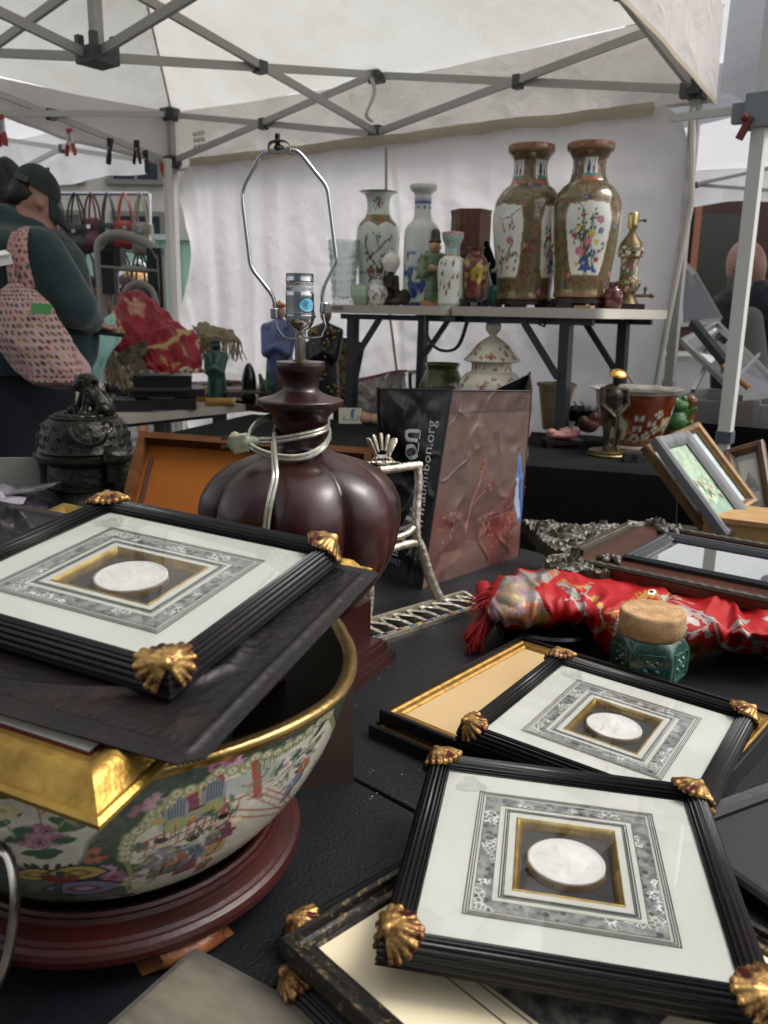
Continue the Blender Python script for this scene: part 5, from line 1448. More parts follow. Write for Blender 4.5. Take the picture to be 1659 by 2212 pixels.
pyp=np.interp(U,[0,.25,.5,.8,1],[612,650,715,800,838])
hw=np.interp(U,[0,.12,.3,.55,.8,.95,1],[16,38,58,76,70,46,6])*k
dp=np.interp(U,[0,.3,.6,.9,1],[.03,.06,.085,.07,.005])
ctr_=np.stack([np.interp(cxp,[0,300],[wl(0,700,Yw-.25)[0],wl(300,700,Yw-.25)[0]]),np.full_like(U,-.27),np.interp(pyp,[600,850],[wl(60,600,Yw-.25)[2],wl(60,850,Yw-.25)[2]])],-1)
wr_=1+.09*fbm(np.stack([T*3/3.14,U*4,T*0],-1),3)+.04*np.sin(T*5+U*6)
V=ctr_+np.stack([hw*np.cos(T)*wr_,dp*np.sin(T)*wr_,0*T],-1)
b=MB();b.grid(V,cu=True)
o=b.obj('bag_body',TOTE,tr_,sharp=None)
def fruit(pt,xr,yr,st,seed):
    rg=random.Random(seed)
    cs=[c('#8f2b2b',0),c('#4f6b3a',0),c('#b5862c',0),c('#3f2f2d',0),c('#9c4a2a',0),c('#6a3a5a',0),c('#5a2f2a',0)]
    row=0
    for y in np.arange(yr[0],yr[1],st):
        row+=1
        for x in np.arange(xr[0],xr[1],st):
            xx,yy=x+(row%2)*st/2+rg.uniform(-.1,.1)*st,y+rg.uniform(-.1,.1)*st
            q=rg.choice(cs)
            pt.disc((xx,yy),st*.33,c('#4a2f2e',0),rg.uniform(.6,1),rg.uniform(0,3));pt.disc((xx,yy),st*.24,q,rg.uniform(.6,1),rg.uniform(0,3))
pt=Paint(np.stack([T.ravel()*.1,U.ravel()*.34],1),c('#b39690',0));fruit(pt,(.28,.66),(0,.34),.019,4);setcol(o,pt.C)
for(a0_,a1_,w_)in(((48,497),(58,622),11),((30,505),(34,640),7)):
    q=spline([wl(a0_[0]+10,a0_[1]-8,Yw-.10),wl(a0_[0],a0_[1]+3,Yw-.235),wl((a0_[0]+a1_[0])/2-9,(a0_[1]+a1_[1])/2-10,Yw-.29),wl(*a1_,Yw-.28)],50)
    ww=np.linspace(w_,w_*1.5,50)*k
    V=np.stack([q+np.outer(ww,[t,0,.1*t])+np.outer(np.cos(t*1.5)*np.ones(50),[0,-.012,0])for t in np.linspace(-1,1,12)],1)
    b=MB();b.grid(V);o=b.obj('strap',TOTE,tr_,sharp=None)
    A_,B_=np.meshgrid(np.linspace(0,.2,50),np.linspace(0,.045,12),indexing='ij')
    pt=Paint(np.stack([B_.ravel(),A_.ravel()],1),c('#b58d86',0));fruit(pt,(0,.05),(0,.2),.016,5);setcol(o,pt.C)
MB().prism([(-.03,-.012),(.028,-.016),(.032,.014),(-.026,.018)],0,.003).obj('green_label',mat('green_tag','#4c8a48',.6),tr_,wl(89,668,Yw-.36),(rad(78),0,rad(6)))
Ym=4.25
om=np.array([pp(1620,700,Ym)[0],Ym,0])
def ml(px,py,Y=Ym):return pp(px,py,Y)-om
mo=root('person','bald person with grey beard in a dark navy top leaning over the glass case','person',om)
SK2=mat('ruddy_skin','#a98070',.5,sss=.15)
km=scale_at(pp(1620,600,Ym))
msk=[('e',ml(1612,574),(.092,.105,.125),eul(8,-14,0)),('e',ml(1606,600),(.070,.08,.09),eul(8,-14,0)),('c',ml(1596,596,Ym-.095),ml(1592,606,Ym-.11),.012,.016),('e',ml(1641,590,Ym-.01),(.014,.02,.032)),('c',ml(1630,660),ml(1616,612),.07,.065),('c',ml(1640,680),ml(1640,800),.16,.17),('c',ml(1640,800),[.06,.1,.9],.17,.15),('c',[.0,.1,.85],[.0,.1,.45],.09,.06),('c',[.16,.1,.85],[.16,.1,.45],.09,.06),('c',[0,.1,.45],[0,.1,.06],.06,.045),('c',[.16,.1,.45],[.16,.1,.06],.06,.045),('e',[0,.04,.035],(.05,.12,.035)),('e',[.16,.04,.035],(.05,.12,.035)),('c',ml(1575,660),ml(1545,740,Ym-.1),.05,.04),('c',ml(1545,740,Ym-.1),ml(1540,790,Ym-.2),.04,.03)]
blob('body',msk,SK2,mo,.014,2)
blob('beard',[('e',ml(1600,618,Ym-.055),(.058,.06,.05)),('c',ml(1580,600,Ym-.05),ml(1584,625,Ym-.05),.024,.03),('c',ml(1634,605,Ym-.03),ml(1622,628,Ym-.03),.022,.03),('e',ml(1594,609,Ym-.10),(.03,.02,.012))],mat('grey_beard','#77716c',.8,col2='#5a5450',ns=60,bump=(150,.6)),mo,.011,2)
for x in(1588,1603):MB().ell(ml(x,585,Ym-.098),(.012,.008,.006)).obj('eye',mat('eye_dark','#2a1d18',.2),mo)
for x in(1587,1603):MB().tube([ml(x-6,579,Ym-.105),ml(x,576,Ym-.11),ml(x+6,579,Ym-.105)],.004,6).obj('eyebrow',mat('grey_beard','#77716c',.8),mo)
NAVY=mat('navy_knit','#0e1219',.9,bump=(70,.4),sheen=.2)
blob('pullover',[('c',ml(1625,690),ml(1650,800),.20,.21),('c',ml(1650,800),[.06,.1,.95],.21,.19),('c',ml(1585,668),ml(1545,735,Ym-.1),.11,.08),('c',ml(1545,735,Ym-.1),ml(1541,775,Ym-.17),.075,.05),('c',ml(1680,660),ml(1730,760),.11,.09),('e',ml(1632,664),(.24,.17,.09))],NAVY,mo,.014,3)
blob('shirt',[('c',ml(1620,690,Ym-.175),ml(1626,800,Ym-.19),.06,.075)],mat('grey_shirt','#6f6a68',.9),mo,.012,1)
blob('trousers',[('c',[.06,.1,.98],[.06,.1,.85],.19,.18),('c',[-.02,.1,.85],[0,.1,.1],.1,.07),('c',[.17,.1,.85],[.16,.1,.1],.1,.07)],JEANS,mo,.016,2)
blob('collar',[('c',ml(1646,625),ml(1650,640),.05,.05),('c',ml(1600,640,Ym-.1),ml(1608,650,Ym-.12),.025,.03)],mat('pale_collar','#a8907e',.9),mo,.012,1)
Yf=7.6
fo=pp(292,640,Yf);fo[2]=0
fr=root('person','person with fair curly hair bending, seen through the hand truck','person',fo)
fl=lambda px,py,dY=0:pp(px,py,Yf+dY)-fo
blob('body',[('e',fl(285,618),(.09,.09,.12)),('c',fl(290,630),fl(300,660),.07,.09),('c',fl(300,655),fl(306,720),.15,.17),('c',fl(306,720),[.05,0,.85],.17,.15),('c',[0,0,.85],[0,0,.08],.09,.05),('c',[.14,0,.85],[.14,0,.08],.09,.05),('c',fl(275,660),fl(262,720),.06,.045)],mat('far_skin','#b78a6c',.6),fr,.02,2)
blob('hair',[('e',fl(303,608),(.13,.12,.11)),('e',fl(290,600),(.10,.11,.08)),('e',fl(316,618),(.08,.1,.10)),('e',fl(310,596),(.07,.08,.06))],mat('fair_hair','#b9935a',.6,col2='#8a6436',ns=18,bump=(40,1.0)),fr,.016,0)
blob('dress',[('c',fl(300,672),fl(306,720),.19,.20),('c',fl(306,720),[.06,0,.6],.2,.22)],mat('print_dress','#23262c',.8,col2='#a8926a',ns=14,lo=.5,hi=.62),fr,.02,2)
A0_=P(1455,900,3.3)
SC=root('display_case','aluminium framed glass display case with raised lid beside the white tent pole','display case',A0_,(0,0,TTH))
AL=mat('brushed_aluminium','#a6a6a2',.35,.75)
SL=lambda px,py,Y:np.array(Matrix.Rotation(-TTH,3,'Z')@Vector(P(px,py,Y)-A0_))
MB().box((.55,0,.03),(1.2,.03,.085)).obj('front_rail',AL,SC);MB().box((.55,.55,.03),(1.2,.03,.085)).obj('rear_rail',AL,SC)
for x in(-.05,1.15):MB().box((x,.275,.03),(.03,.52,.085)).obj('side_rail',AL,SC)
MB().box((.55,.275,-.005),(1.16,.52,.01)).obj('floor',mat('case_lining','#8f8a84',.8,col2='#a59f98',ns=4),SC)
MB().box((.55,.08,.006),(1.1,.12,.004),eul(0,0,2)).obj('blue_lining',mat('blue_felt','#3f78b5',.9),SC)
MB().bar((.31,-.02,-.01),(.31,-.02,.09),.02).obj('corner_clip',AL,SC)
lid=[SL(1474,737,3.55),SL(1549,700,3.75),SL(1700,850,3.25),SL(1600,859,3.1)]
for i in range(4):MB().bar(lid[i],lid[(i+1)%4],.018,.022).obj('lid_bar',AL,SC)
MB().add(lid,[(0,1,2,3)]).obj('lid_glass',mat_pane('case_glass','#aab4b0',1.6),SC,smooth=False)
MB().bar(SL(1466,702,3.7),lid[1],.014).obj('lid_bar',AL,SC);MB().bar(SL(1497,845,3.2),SL(1549,745,3.6),.016).obj('prop_bar',AL,SC);MB().bar(SL(1590,820,3.1),SL(1640,765,3.3),.01).obj('prop_bar',AL,SC)
pn=[SL(1470,560,4.0),SL(1500,592,4.0),SL(1556,690,3.9),SL(1470,702,3.9)]
SC2=root('display_case','second glass display case lid standing open behind the first one','display case',A0_,(0,0,TTH))
for i in range(4):MB().bar(pn[i],pn[(i+1)%4],.016,.02).obj('lid_bar',AL,SC2)
MB().add(pn,[(0,1,2,3)]).obj('lid_glass',mat_pane('case_glass_green','#5f7a6c',2.5),SC2,smooth=False)
b=MB().bar(SL(1497,697,3.5),SL(1580,800,3.25),.03,.03)
b.obj('case_strut',CLB,SC)
rg=random.Random(21)
for i in range(14):
    p=SL(1480,880,3.35)*0+np.array([rg.uniform(0,1.0),rg.uniform(.15,.5),.012])
    w_=np.array(SC.matrix_basis@Vector(p))
    tag(MB().ell((0,0,0),(rg.uniform(.012,.028),rg.uniform(.010,.02),.008),rotz(rg.uniform(0,3)),10,6).lathe([(.004,.006),(.008,.01),(.003,.012)],8).obj('trinket',mat('trinket%d'%(i%4),['#a8926a','#8d8d90','#7a3a34','#c9c2b0'][i%4],.35,.5 if i%4<2 else 0),loc=w_),['small brass coloured','small silvery','small dark red','small cream'][i%4]+' trinket on the floor of the glass case','trinket','trinkets in the glass case')
b=MB();b.tube(spline([P(1560,790,3.15),P(1582,815,3.12),P(1598,822,3.1),P(1618,838,3.08)],20),.012,8)
tag(b.obj('necklace',mat('bead_amber','#9a6a3c',.3,bump=(90,1)),None),'beaded amber necklace hanging over the bars of the glass case','necklace')
q0,q1=P(1440,905,3.32),P(1730,830,2.7)
ct=root('clothed_table','black clothed table under the glass display case at the right edge','table',(A0_[0],A0_[1],0),(0,0,TTH))
T,U=np.meshgrid(np.linspace(-.15,1.6,80),np.linspace(0,1,14),indexing='ij')
b=MB()
zt=A0_[2]-.02
b.box((.72,.33,zt-.02),(1.75,.74,.04))
b.obj('top',CLOTHB,ct)
MB().grid(np.stack([T,-.06-.03*U*np.sin(T*16)-.02*U,zt+.002-(zt-.02)*U],-1)).obj('cloth_skirt',CLOTHB,ct,sharp=None)
MB().grid(np.stack([np.full_like(T,-.155)-.02*U*np.sin(T*20),.7-(T+.15)/1.75*.75,zt+.002-(zt-.02)*U],-1)).obj('cloth_skirt',CLOTHB,ct,sharp=None)
def quad_picture(name,label,tl,tr,bl,fw_,fd,fm,pm,inner=None,mats_=None,glass=True,paint=None,cat='picture',group=None):
    tl,tr,bl=map(np.array,(tl,tr,bl))
    X=tr-tl;w_=np.linalg.norm(X);X=X/w_
    Y_=tl-bl;Y_=Y_-X*(Y_@X);h_=np.linalg.norm(Y_);Y_=Y_/h_
    N_=np.cross(X,Y_)
    r=root(name,label,cat,bl,group=group)
    r.rotation_euler=Matrix(np.stack([X,Y_,N_],1).tolist()).to_euler()
    molding(r,w_/2,h_/2,[(0,0),(0,fd*.8),(fw_*.2,fd),(fw_*.6,fd*.9),(fw_*.85,fd*.6),(fw_,fd*.5),(fw_,0)],fm,(w_/2,h_/2))
    o=MB().grid(np.array([[(x,y,fd*.3)for y in np.linspace(fw_*.9,h_-fw_*.9,70)]for x in np.linspace(fw_*.9,w_-fw_*.9,50)])).obj('painting',PAINTM,r)
    U_=np.array([[(x,y)for y in np.linspace(0,1,70)]for x in np.linspace(0,1,50)]).reshape(-1,2)
    pt=Paint(U_,pm);paint(pt);setcol(o,pt.C)
    MB().box((w_/2,h_/2,fd*.1),(w_-fw_*.5,h_-fw_*.5,fd*.2)).obj('backing',mat('tan_wood','#7d6a4c',.6),r)
    return r,w_,h_
def molding(parent,hw_,hh,prof,m,ctr=(0,0),name='rail',z0=0,sharp=35):
    """four mitred lengths of frame moulding; prof = (distance inward from outer edge, height)"""
    prof=np.array(prof,float)
    for k_ in range(4):
        L_,D_=(hw_,hh)if k_%2==0 else(hh,hw_)
        a_=k_*math.pi/2
        V=[]
        for t in(-1,1):
            V.append([(t*(L_-d_),-(D_-d_),z+z0)for d_,z in prof])
        V=np.array(V)@rotz(a_).T+np.array([ctr[0],ctr[1],0])
        b=MB()
        n_=len(prof)
        b.add(V.reshape(-1,3),[(i,(i+1)%n_,n_+(i+1)%n_,n_+i)for i in range(n_)][::1]+[tuple(range(n_)),tuple(range(n_,2*n_))[::-1]])
        b.f=[tuple(q[::-1])for q in b.f]
        b.obj(name,m,parent,sharp=sharp)
def p_village(pt):
    rg=random.Random(1)
    pt.put(pt.p[:,1]>.55,c('#8fa38a',0));pt.put(pt.p[:,1]<.3,c('#6c8a78',0));pt.mottle(9,.1,c('#7f937a',0),2)
    for i in range(46):
        x,y,s_=rg.uniform(.1,.9),rg.uniform(.3,.6),rg.uniform(.03,.09)
        pt.rect(x,x+s_,y-s_,y,rg.choice([c('#4b5a48',0),c('#b3b596',0),c('#7d6a3c',0),c('#5a6a5a',0),c('#a5b0a0',0),c('#39463c',0)]))
    pt.rect(.6,.68,.42,.46,c('#b8902c',0))
def p_lake(pt):
    pt.put(pt.p[:,1]>.5,c('#9fb2b6',0));pt.mottle(6,.0,c('#b9c3c2',0),3,1,pt.p[:,1]>.5);pt.mottle(8,-.1,c('#7a6a4a',0),5,1,(pt.p[:,1]<.6)&(pt.p[:,1]>.4));pt.put(pt.p[:,1]<.4,c('#a9b4b4',0));pt.mottle(10,.2,c('#8a8468',0),6,1,pt.p[:,1]<.4)
def p_mount(pt):
    pt.rect(.16,.84,.12,.88,c('#b0b0a4',0));pt.poly([(.25,.45),(.5,.68),(.8,.42),(.84,.3),(.2,.3)],c('#6f716c',0));pt.mottle(12,.1,c('#8d8f88',0),3,1,pt.inside([(.25,.45),(.5,.68),(.8,.42),(.84,.3),(.2,.3)]))
GREYW=mat('grey_washed_wood','#525355',.65,col2='#6b6c6c',ns=20,sc=(1,.2,1),bump=(90,.3))
GOLDW=mat('gilt_wood','#775a30',.5,.3,col2='#5c4322',ns=20,bump=(80,.2));BRW=mat('brown_frame','#5f4128',.5,col2='#4a311d',ns=14)
quad_picture('framed_painting','gold framed lake painting leaning behind the grey framed one',P(1424,952,2.06),P(1534,902,2.22),P(1518,1158,1.90),.022,.022,GOLDW,c('#a9b4b4',0),paint=p_lake,group='framed pictures leaning at the right')
quad_picture('framed_painting','grey framed village painting leaning in front at the right',P(1433,949,1.98),P(1501,934,2.09),P(1556,1166,1.80),.030,.024,GREYW,c('#93a58c',0),paint=p_village,group='framed pictures leaning at the right')
quad_picture('framed_painting','brown framed landscape with pale mat behind the tan box',P(1566,981,2.25),P(1650,957,2.2),P(1590,1130,2.1),.024,.024,BRW,c('#8f9088',0),paint=p_mount,group='framed pictures leaning at the right')
p=P(1640,1140,1.86)
r=root('wooden_box','tan wooden box supporting the leaning pictures at the right edge','box',(p[0],p[1],p[2]-.06),(0,0,-.5))
TANB=mat('light_pine','#a5814f',.6,col2='#8f6c3e',ns=10,sc=(1,6,1))
MB().box((0,0,.03),(.22,.16,.10)).obj('body',TANB,r);MB().box((0,0,.085),(.228,.168,.012)).obj('lid',TANB,r)
p2_=P(1640,1180,1.86)
tag(MB().box((0,0,(p[2]-.08)/2),(.62,.40,p[2]-.085)).obj('low_crate',mat('dark_crate','#1b1512',.8),loc=(p[0]+.05,p[1]+.06,0),rot=(0,0,-.5)),'dark crate in shadow under the tan wooden box at the right','crate')
# ================================================================== foreground tables
TBL=mat('black_table_plastic','#0a0b0f',.45,col2='#0e0f14',ns=6,bump=(330,.6,2),spec=.32,rvar=.06)
ZT=.735
sd=np.array([.734,-.679]);sn=np.array([.679,.734])
def ttop(label,a0_,a1_,b0_,b1_):
    o0=np.array([-.023,.762])
    c_=o0+sd*(a0_+a1_)/2+sn*(b0_+b1_)/2
    r=root('black_table',label,'table',(c_[0],c_[1],0),(0,0,math.atan2(sd[1],sd[0])))
    w_,h_=a1_-a0_,b1_-b0_
    b=MB();q=rrect(w_,h_,.006,4);q2=rrect(w_-.004,h_-.004,.006,4)
    b.grid(np.array([np.c_[q,np.full(len(q),ZT-.04)],np.c_[q,np.full(len(q),ZT-.004)],np.c_[q*[(w_-.002)/w_,(h_-.002)/h_],np.full(len(q),ZT-.001)],np.c_[q2,np.full(len(q),ZT)]]),cv=True)
    b.add(np.c_[q2,np.full(len(q2),ZT)],[tuple(range(len(q2)))]);b.add(np.c_[q,np.full(len(q),ZT-.04)],[tuple(range(len(q)))[::-1]])
    b.obj('top',TBL,r,sharp=50)
    for sx in(-1,1):
        for sy in(-1,1):MB().bar((sx*(w_/2-.08),sy*(h_/2-.08),ZT-.04),(sx*(w_/2-.08),sy*(h_/2-.08),.01),.032).obj('leg',LEGM,r)
    return r
ttop('near black plastic table carrying the porcelain bowl and the front frames',-.75,.95,-.80,-.0012)
ttop('far black plastic table carrying the lamp, the bag, the mirror and the bronze censer',-1.75,.95,.0012,.84)
E_=None
rg=random.Random(2)
for i in range(26):
    px,py=rg.uniform(760,1000),rg.uniform(1390,1760)
    p=G(px,py,ZT)
    if i==0:crumb=MB().ell((0,0,.0006),(.0012,.0007,.0006),seg=6,rings=4).mesh('crumb')
    o=link('crumb',crumb,mat('crumb','#a39a88',.8),None,p,(0,0,rg.uniform(0,3)))
    o.scale=(rg.uniform(.3,1),rg.uniform(.3,1),.6);tag(o,'tiny pale crumb lying on the bare black table top','crumb','crumbs on the black table')
EBON=mat('ebonised_wood','#0c0b0b',.38,col2='#190f0d',ns=26,sc=(1,1,1),lo=.55,hi=.9,bump=(200,.15),spec=.35)
def mat_leaf():
    m=mat('gold_leaf','#a5824c',.38,.78,col2='#431710',ns=70,lo=.44,hi=.63,bump=(380,.5))
    return m
LEAF=mat_leaf()
MATB=mat('mat_board','#c4c5c0',.85,col2='#b6b7b0',ns=7,lo=.3,hi=.8,spec=.2)
INK=mat('ruling_ink','#15181c',.8)
PLAST=mat('plaster','#d2d1cf',.8,col2='#c8c7c4',ns=40,bump=(160,.15))
FILL=mat('gold_fillet','#b39a58',.36,.8,col2='#8f7438',ns=50,sc=(1,1,1))
GPANE=mat_pane('picture_glass','#f9f9f8',1.5,.012)
RECESS=mat('black_recess','#1b1c1d',.7,col2='#25272a',ns=30)
def mat_marble():
    m=mat('marbled_paper','#7d8180',.8)
    N,Lk=m.node_tree.nodes,m.node_tree.links
    b=N['Principled BSDF'];mp=[n for n in N if n.type=='MAPPING'][0]
    n1=N.new('ShaderNodeTexNoise');n1.inputs['Scale'].default_value=120;n1.inputs['Detail'].default_value=5
    r1=N.new('ShaderNodeValToRGB');r1.color_ramp.elements[0].color=c('#636766');r1.color_ramp.elements[1].color=c('#8d908e');r1.color_ramp.elements[0].position=.4;r1.color_ramp.elements[1].position=.6
    v=N.new('ShaderNodeTexVoronoi');v.inputs['Scale'].default_value=125;v.inputs['Randomness'].default_value=1
    rv=N.new('ShaderNodeValToRGB');rv.color_ramp.elements[0].position=.30;rv.color_ramp.elements[1].position=.36;rv.color_ramp.elements[0].color=(0,0,0,1);rv.color_ramp.elements[1].color=(1,1,1,1)
    nn=N.new('ShaderNodeTexNoise');nn.inputs['Scale'].default_value=42;nn.inputs['Detail'].default_value=1
    rn=N.new('ShaderNodeValToRGB');rn.color_ramp.elements[0].position=.56;rn.color_ramp.elements[1].position=.60
    v2=N.new('ShaderNodeTexVoronoi');v2.feature='DISTANCE_TO_EDGE';v2.inputs['Scale'].default_value=230
    r2=N.new('ShaderNodeValToRGB');r2.color_ramp.elements[0].position=.05;r2.color_ramp.elements[1].position=.09;r2.color_ramp.elements[0].color=(1,1,1,1);r2.color_ramp.elements[1].color=(0,0,0,1)
    m1=N.new('ShaderNodeMixRGB');m1.inputs[1].default_value=c('#3f4547')
    mu=N.new('ShaderNodeMath');mu.operation='MULTIPLY'
    m2=N.new('ShaderNodeMixRGB');m2.inputs[2].default_value=c('#d6d8d4')
    for n in(n1,v,nn,v2):Lk.new(mp.outputs[0],n.inputs['Vector'])
    Lk.new(n1.outputs['Fac'],r1.inputs[0]);Lk.new(v.outputs['Distance'],rv.inputs[0]);Lk.new(rv.outputs[0],m1.inputs[0]);Lk.new(r1.outputs[0],m1.inputs[2])
    Lk.new(nn.outputs['Fac'],rn.inputs[0]);Lk.new(v2.outputs['Distance'],r2.inputs[0]);Lk.new(rn.outputs[0],mu.inputs[0]);Lk.new(r2.outputs[0],mu.inputs[1])
    Lk.new(mu.outputs[0],m2.inputs[0]);Lk.new(m1.outputs[0],m2.inputs[1]);Lk.new(m2.outputs[0],b.inputs['Base Color'])
    return m
MARB=mat_marble()
def ringsheet(b,hx0,hy0,hx1,hy1,z):
    v=[(-hx0,-hy0,z),(hx0,-hy0,z),(hx0,hy0,z),(-hx0,hy0,z),(-hx1,-hy1,z),(hx1,-hy1,z),(hx1,hy1,z),(-hx1,hy1,z)]
    b.add(v,[(0,1,5,4),(1,2,6,5),(2,3,7,6),(3,0,4,7)])
    return b
RAILW=.0205
def reed_profile():
    q=spline([(0,-.0085),(.0003,-.002),(.0014,.0042),(.0045,.0086),(.009,.0098),(.0142,.0078),(.018,.0046),(RAILW-.0005,.002)],90)
    n_=np.gradient(q,axis=0);n_=np.stack([n_[:,1],-n_[:,0]],1)/np.linalg.norm(n_,axis=1)[:,None]
    t=np.linspace(0,1,90)
    q=q+n_*(.0015*np.abs(np.cos(math.pi*9*t))**2.2)[:,None]
    return[(0,-.010)]+[tuple(x)for x in q]+[(RAILW,.0018),(RAILW,-.010)]
REED=reed_profile()
def leaf_mesh():
    """acanthus leaf folded over an outer corner, every lobe a rib fused into one casting"""
    B=np.array([-.0075,-.0075,.0125])
    q=[('e',B+[-.004,-.004,.0005],(.0075,.0075,.0045)),('c',B,(-.024,-.024,.0125),.0048,.0034),('e',(-.0235,-.0235,.0125),(.0042,.0042,.0034))]
    for sw in(0,1):
        f=(lambda x,y,z:np.array([x,y,z]))if not sw else(lambda x,y,z:np.array([y,x,z]))
        for tx,ty,tz,r0,r1 in((-.0275,-.0185,.0120,.0040,.0030),(-.0310,-.0125,.0128,.0040,.0032),(-.0320,-.0065,.0120,.0040,.0030),(-.0285,-.0008,.0080,.0036,.0030),(-.0250,.0014,.0025,.0034,.0028),(-.0185,.0016,-.0025,.0032,.0026),(-.0125,.0014,-.0045,.0028,.0022)):
            m_=(B+f(tx,ty,tz))/2+[0,0,.0012]
            q+=[('c',f(*B),m_,r0*.8,r0),('c',m_,f(tx,ty,tz),r0,r1),('e',f(tx,ty,tz),(r1*1.15,r1*1.15,r1*1.1))]
    q+=[('c',B+[-.002,-.002,.003],(-.018,-.018,.0158),.0022,.0016)]
    return q
LEAFM=None
def corner_leaf(parent,x,y,k_,seed):
    global LEAFM
    if LEAFM is None:
        o=blob('corner_ornament',leaf_mesh(),LEAF,None,.00095,1)
        bake_blobs();LEAFM=o.data;COL.objects.unlink(o);bpy.data.objects.remove(o)
    rg=random.Random(seed)
    o=link('corner_ornament',LEAFM,LEAF,parent,(x,y,rg.uniform(-.0008,.0006)),(0,0,k_*math.pi/2))
    o.scale=(rg.uniform(.86,.93),rg.uniform(.86,.93),rg.uniform(.92,1.0))
    return o
SW,SH=.0715,.0815
def medallion_frame(label,pos,yaw,tx,ty,seed,stain=(-1,1),visible=True,med='round'):
    r=root('medallion_frame',label,'picture frame',pos,group='ebonised frames with plaster medallions')
    r.rotation_euler=(Matrix.Rotation(rad(yaw),3,'Z')@Matrix.Rotation(rad(ty),3,'Y')@Matrix.Rotation(rad(tx),3,'X')).to_euler()
    hw_,hh=.102+RAILW-.001,.1105+RAILW-.001
    molding(r,hw_,hh,REED,EBON,sharp=None)
    i_=0
    for sx,sy,k_ in((1,1,0),(-1,1,1),(-1,-1,2),(1,-1,3)):
        corner_leaf(r,sx*(hw_+.0005),sy*(hh+.0005),k_,seed*7+k_)
    gx,gy=hw_-RAILW+.001,hh-RAILW+.001
    MB().add([(-hw_+.004,-hh+.004,-.0095),(hw_-.004,-hh+.004,-.0095),(hw_-.004,hh-.004,-.0095),(-hw_+.004,hh-.004,-.0095)],[(0,1,2,3)]).obj('backing',mat('kraft_backing','#6d5a42',.9),r,smooth=False)
    fx,fy=.0385,.0475
    ringsheet(MB(),gx,gy,fx,fy,0).obj('mat_board',MATB,r,smooth=False)
    bm_=ringsheet(MB(),SW-.0065,SH-.0065,SW-.0185,SH-.0185,.00025).obj('marbled_band',MARB,r,smooth=False)
    ringsheet(MB(),SW-.0062,SH-.0062,SW-.0066,SH-.0066,.0004).obj('gilt_line',FILL,r,smooth=False);ringsheet(MB(),SW-.0184,SH-.0184,SW-.0189,SH-.0189,.0004).obj('gilt_line',FILL,r,smooth=False)
    for d_,w_ in((0,.0008),(.0019,.0007),(.0037,.0007),(.0230,.0007),(.0248,.0010),(.0264,.0006)):
        ringsheet(MB(),SW-d_,SH-d_,SW-d_-w_,SH-d_-w_,.0005).obj('ruled_line',INK,r,smooth=False)
    molding(r,fx+.0005,fy+.0005,[(0,-.0085),(0,.0004),(.0010,.0010),(.0020,.0004),(.0050,-.0048),(.0056,-.0085)],FILL,name='fillet_rail')
    MB().add([(-fx,-fy,-.0068),(fx,-fy,-.0068),(fx,fy,-.0068),(-fx,fy,-.0068)],[(0,1,2,3)]).obj('recess_floor',RECESS,r,smooth=False)
    R_=.0290
    rr=np.concatenate([np.linspace(0,.86,26),[.88,.90,.93,.96,.985,1.0]])
    A=np.linspace(0,2*np.pi,72,endpoint=False)
    RR,AA=np.meshgrid(rr,A,indexing='ij')
    X,Y=RR*np.cos(AA),RR*np.sin(AA)
    Q=np.stack([X,Y],-1)
    g_=lambda cx,cy,sx_,sy_:np.exp(-((X-cx)/sx_)**2-((Y-cy)/sy_)**2)
    h=.0010*(g_(.05,.25,.24,.26)+.7*g_(-.18,.2,.08,.08)+g_(.15,-.2,.16,.3)+.8*g_(-.25,-.1,.2,.12)+.8*g_(.35,-.05,.12,.25)+.6*g_(-.1,-.45,.35,.1))+.00045*fbm(Q*5+seed,seed,3)*(RR<.85)+.0008*((RR>.90)&(RR<.985))-.0004*(RR>.99)
    h=h+.0001*(np.abs(RR-.78)<.02)
    M_=MB();M_.grid(np.stack([X*R_,Y*R_,-.0020+h],-1),cv=True);M_.lathe([(R_,-.0082),(R_,-.0014)],72,cap=False)
    mo_=M_.obj('medallion',PLAST,r,sharp=50)
    t=np.linspace(0,2*np.pi,96,endpoint=False)
    top=-.0022+.0008*vn(np.stack([t*4,t*0+seed],-1),seed)
    V=np.stack([np.stack([(R_+.0006)*np.cos(t),(R_+.0006)*np.sin(t),np.full_like(t,-.0082)],-1),np.stack([(R_+.0012)*np.cos(t),(R_+.0012)*np.sin(t),top],-1)],0)
    MB().grid(V,cv=True).obj('gilt_paper_rim',mat('gilt_paper','#b49a63',.45,.35,col2='#8f7440',ns=60),r)
    b=MB();q=circ(26,.0125,(stain[0]*(gx-.022),stain[1]*(gy-.020)),.2,3,seed)+np.array([[0,.002*math.sin(i*2.3)]for i in range(26)])
    b.add(np.c_[q,np.full(len(q),.0003)],[tuple(range(len(q)))]);b.obj('damp_stain',mat('damp_stain','#a3a8a0',.6,col2='#b0b4ab',ns=60),r,smooth=False)
    MB().add([(-gx-.001,-gy-.001,.0017),(gx+.001,-gy-.001,.0017),(gx+.001,gy+.001,.0017),(-gx-.001,gy+.001,.0017)],[(0,1,2,3)]).obj('glass',GPANE,r,smooth=False)
    return r
medallion_frame('nearest ebonised medallion frame with round plaster disc, on top at the lower right',(.1424,.5535,.7990),-10.6,-2.5,.8,1)
medallion_frame('ebonised medallion frame on the tan backed frames, just behind the nearest one',(.2480,.8110,.7762),-33.0,-2.0,3.0,2)
F3R=medallion_frame('ebonised medallion frame lying on the copper plate above the porcelain bowl',(-.2030,.6450,.9885),-113.6,-3.43,5.95,3,stain=(-1,-1))
bpy.context.view_layer.update()
F3M=np.array(F3R.matrix_world)
n3=F3M[:3,2];c3=F3M[:3,3]
medallion_frame('ebonised frame showing only its left gilt corner under the cream matted frame',(.105,.530,.7455),-48,0,0,4)
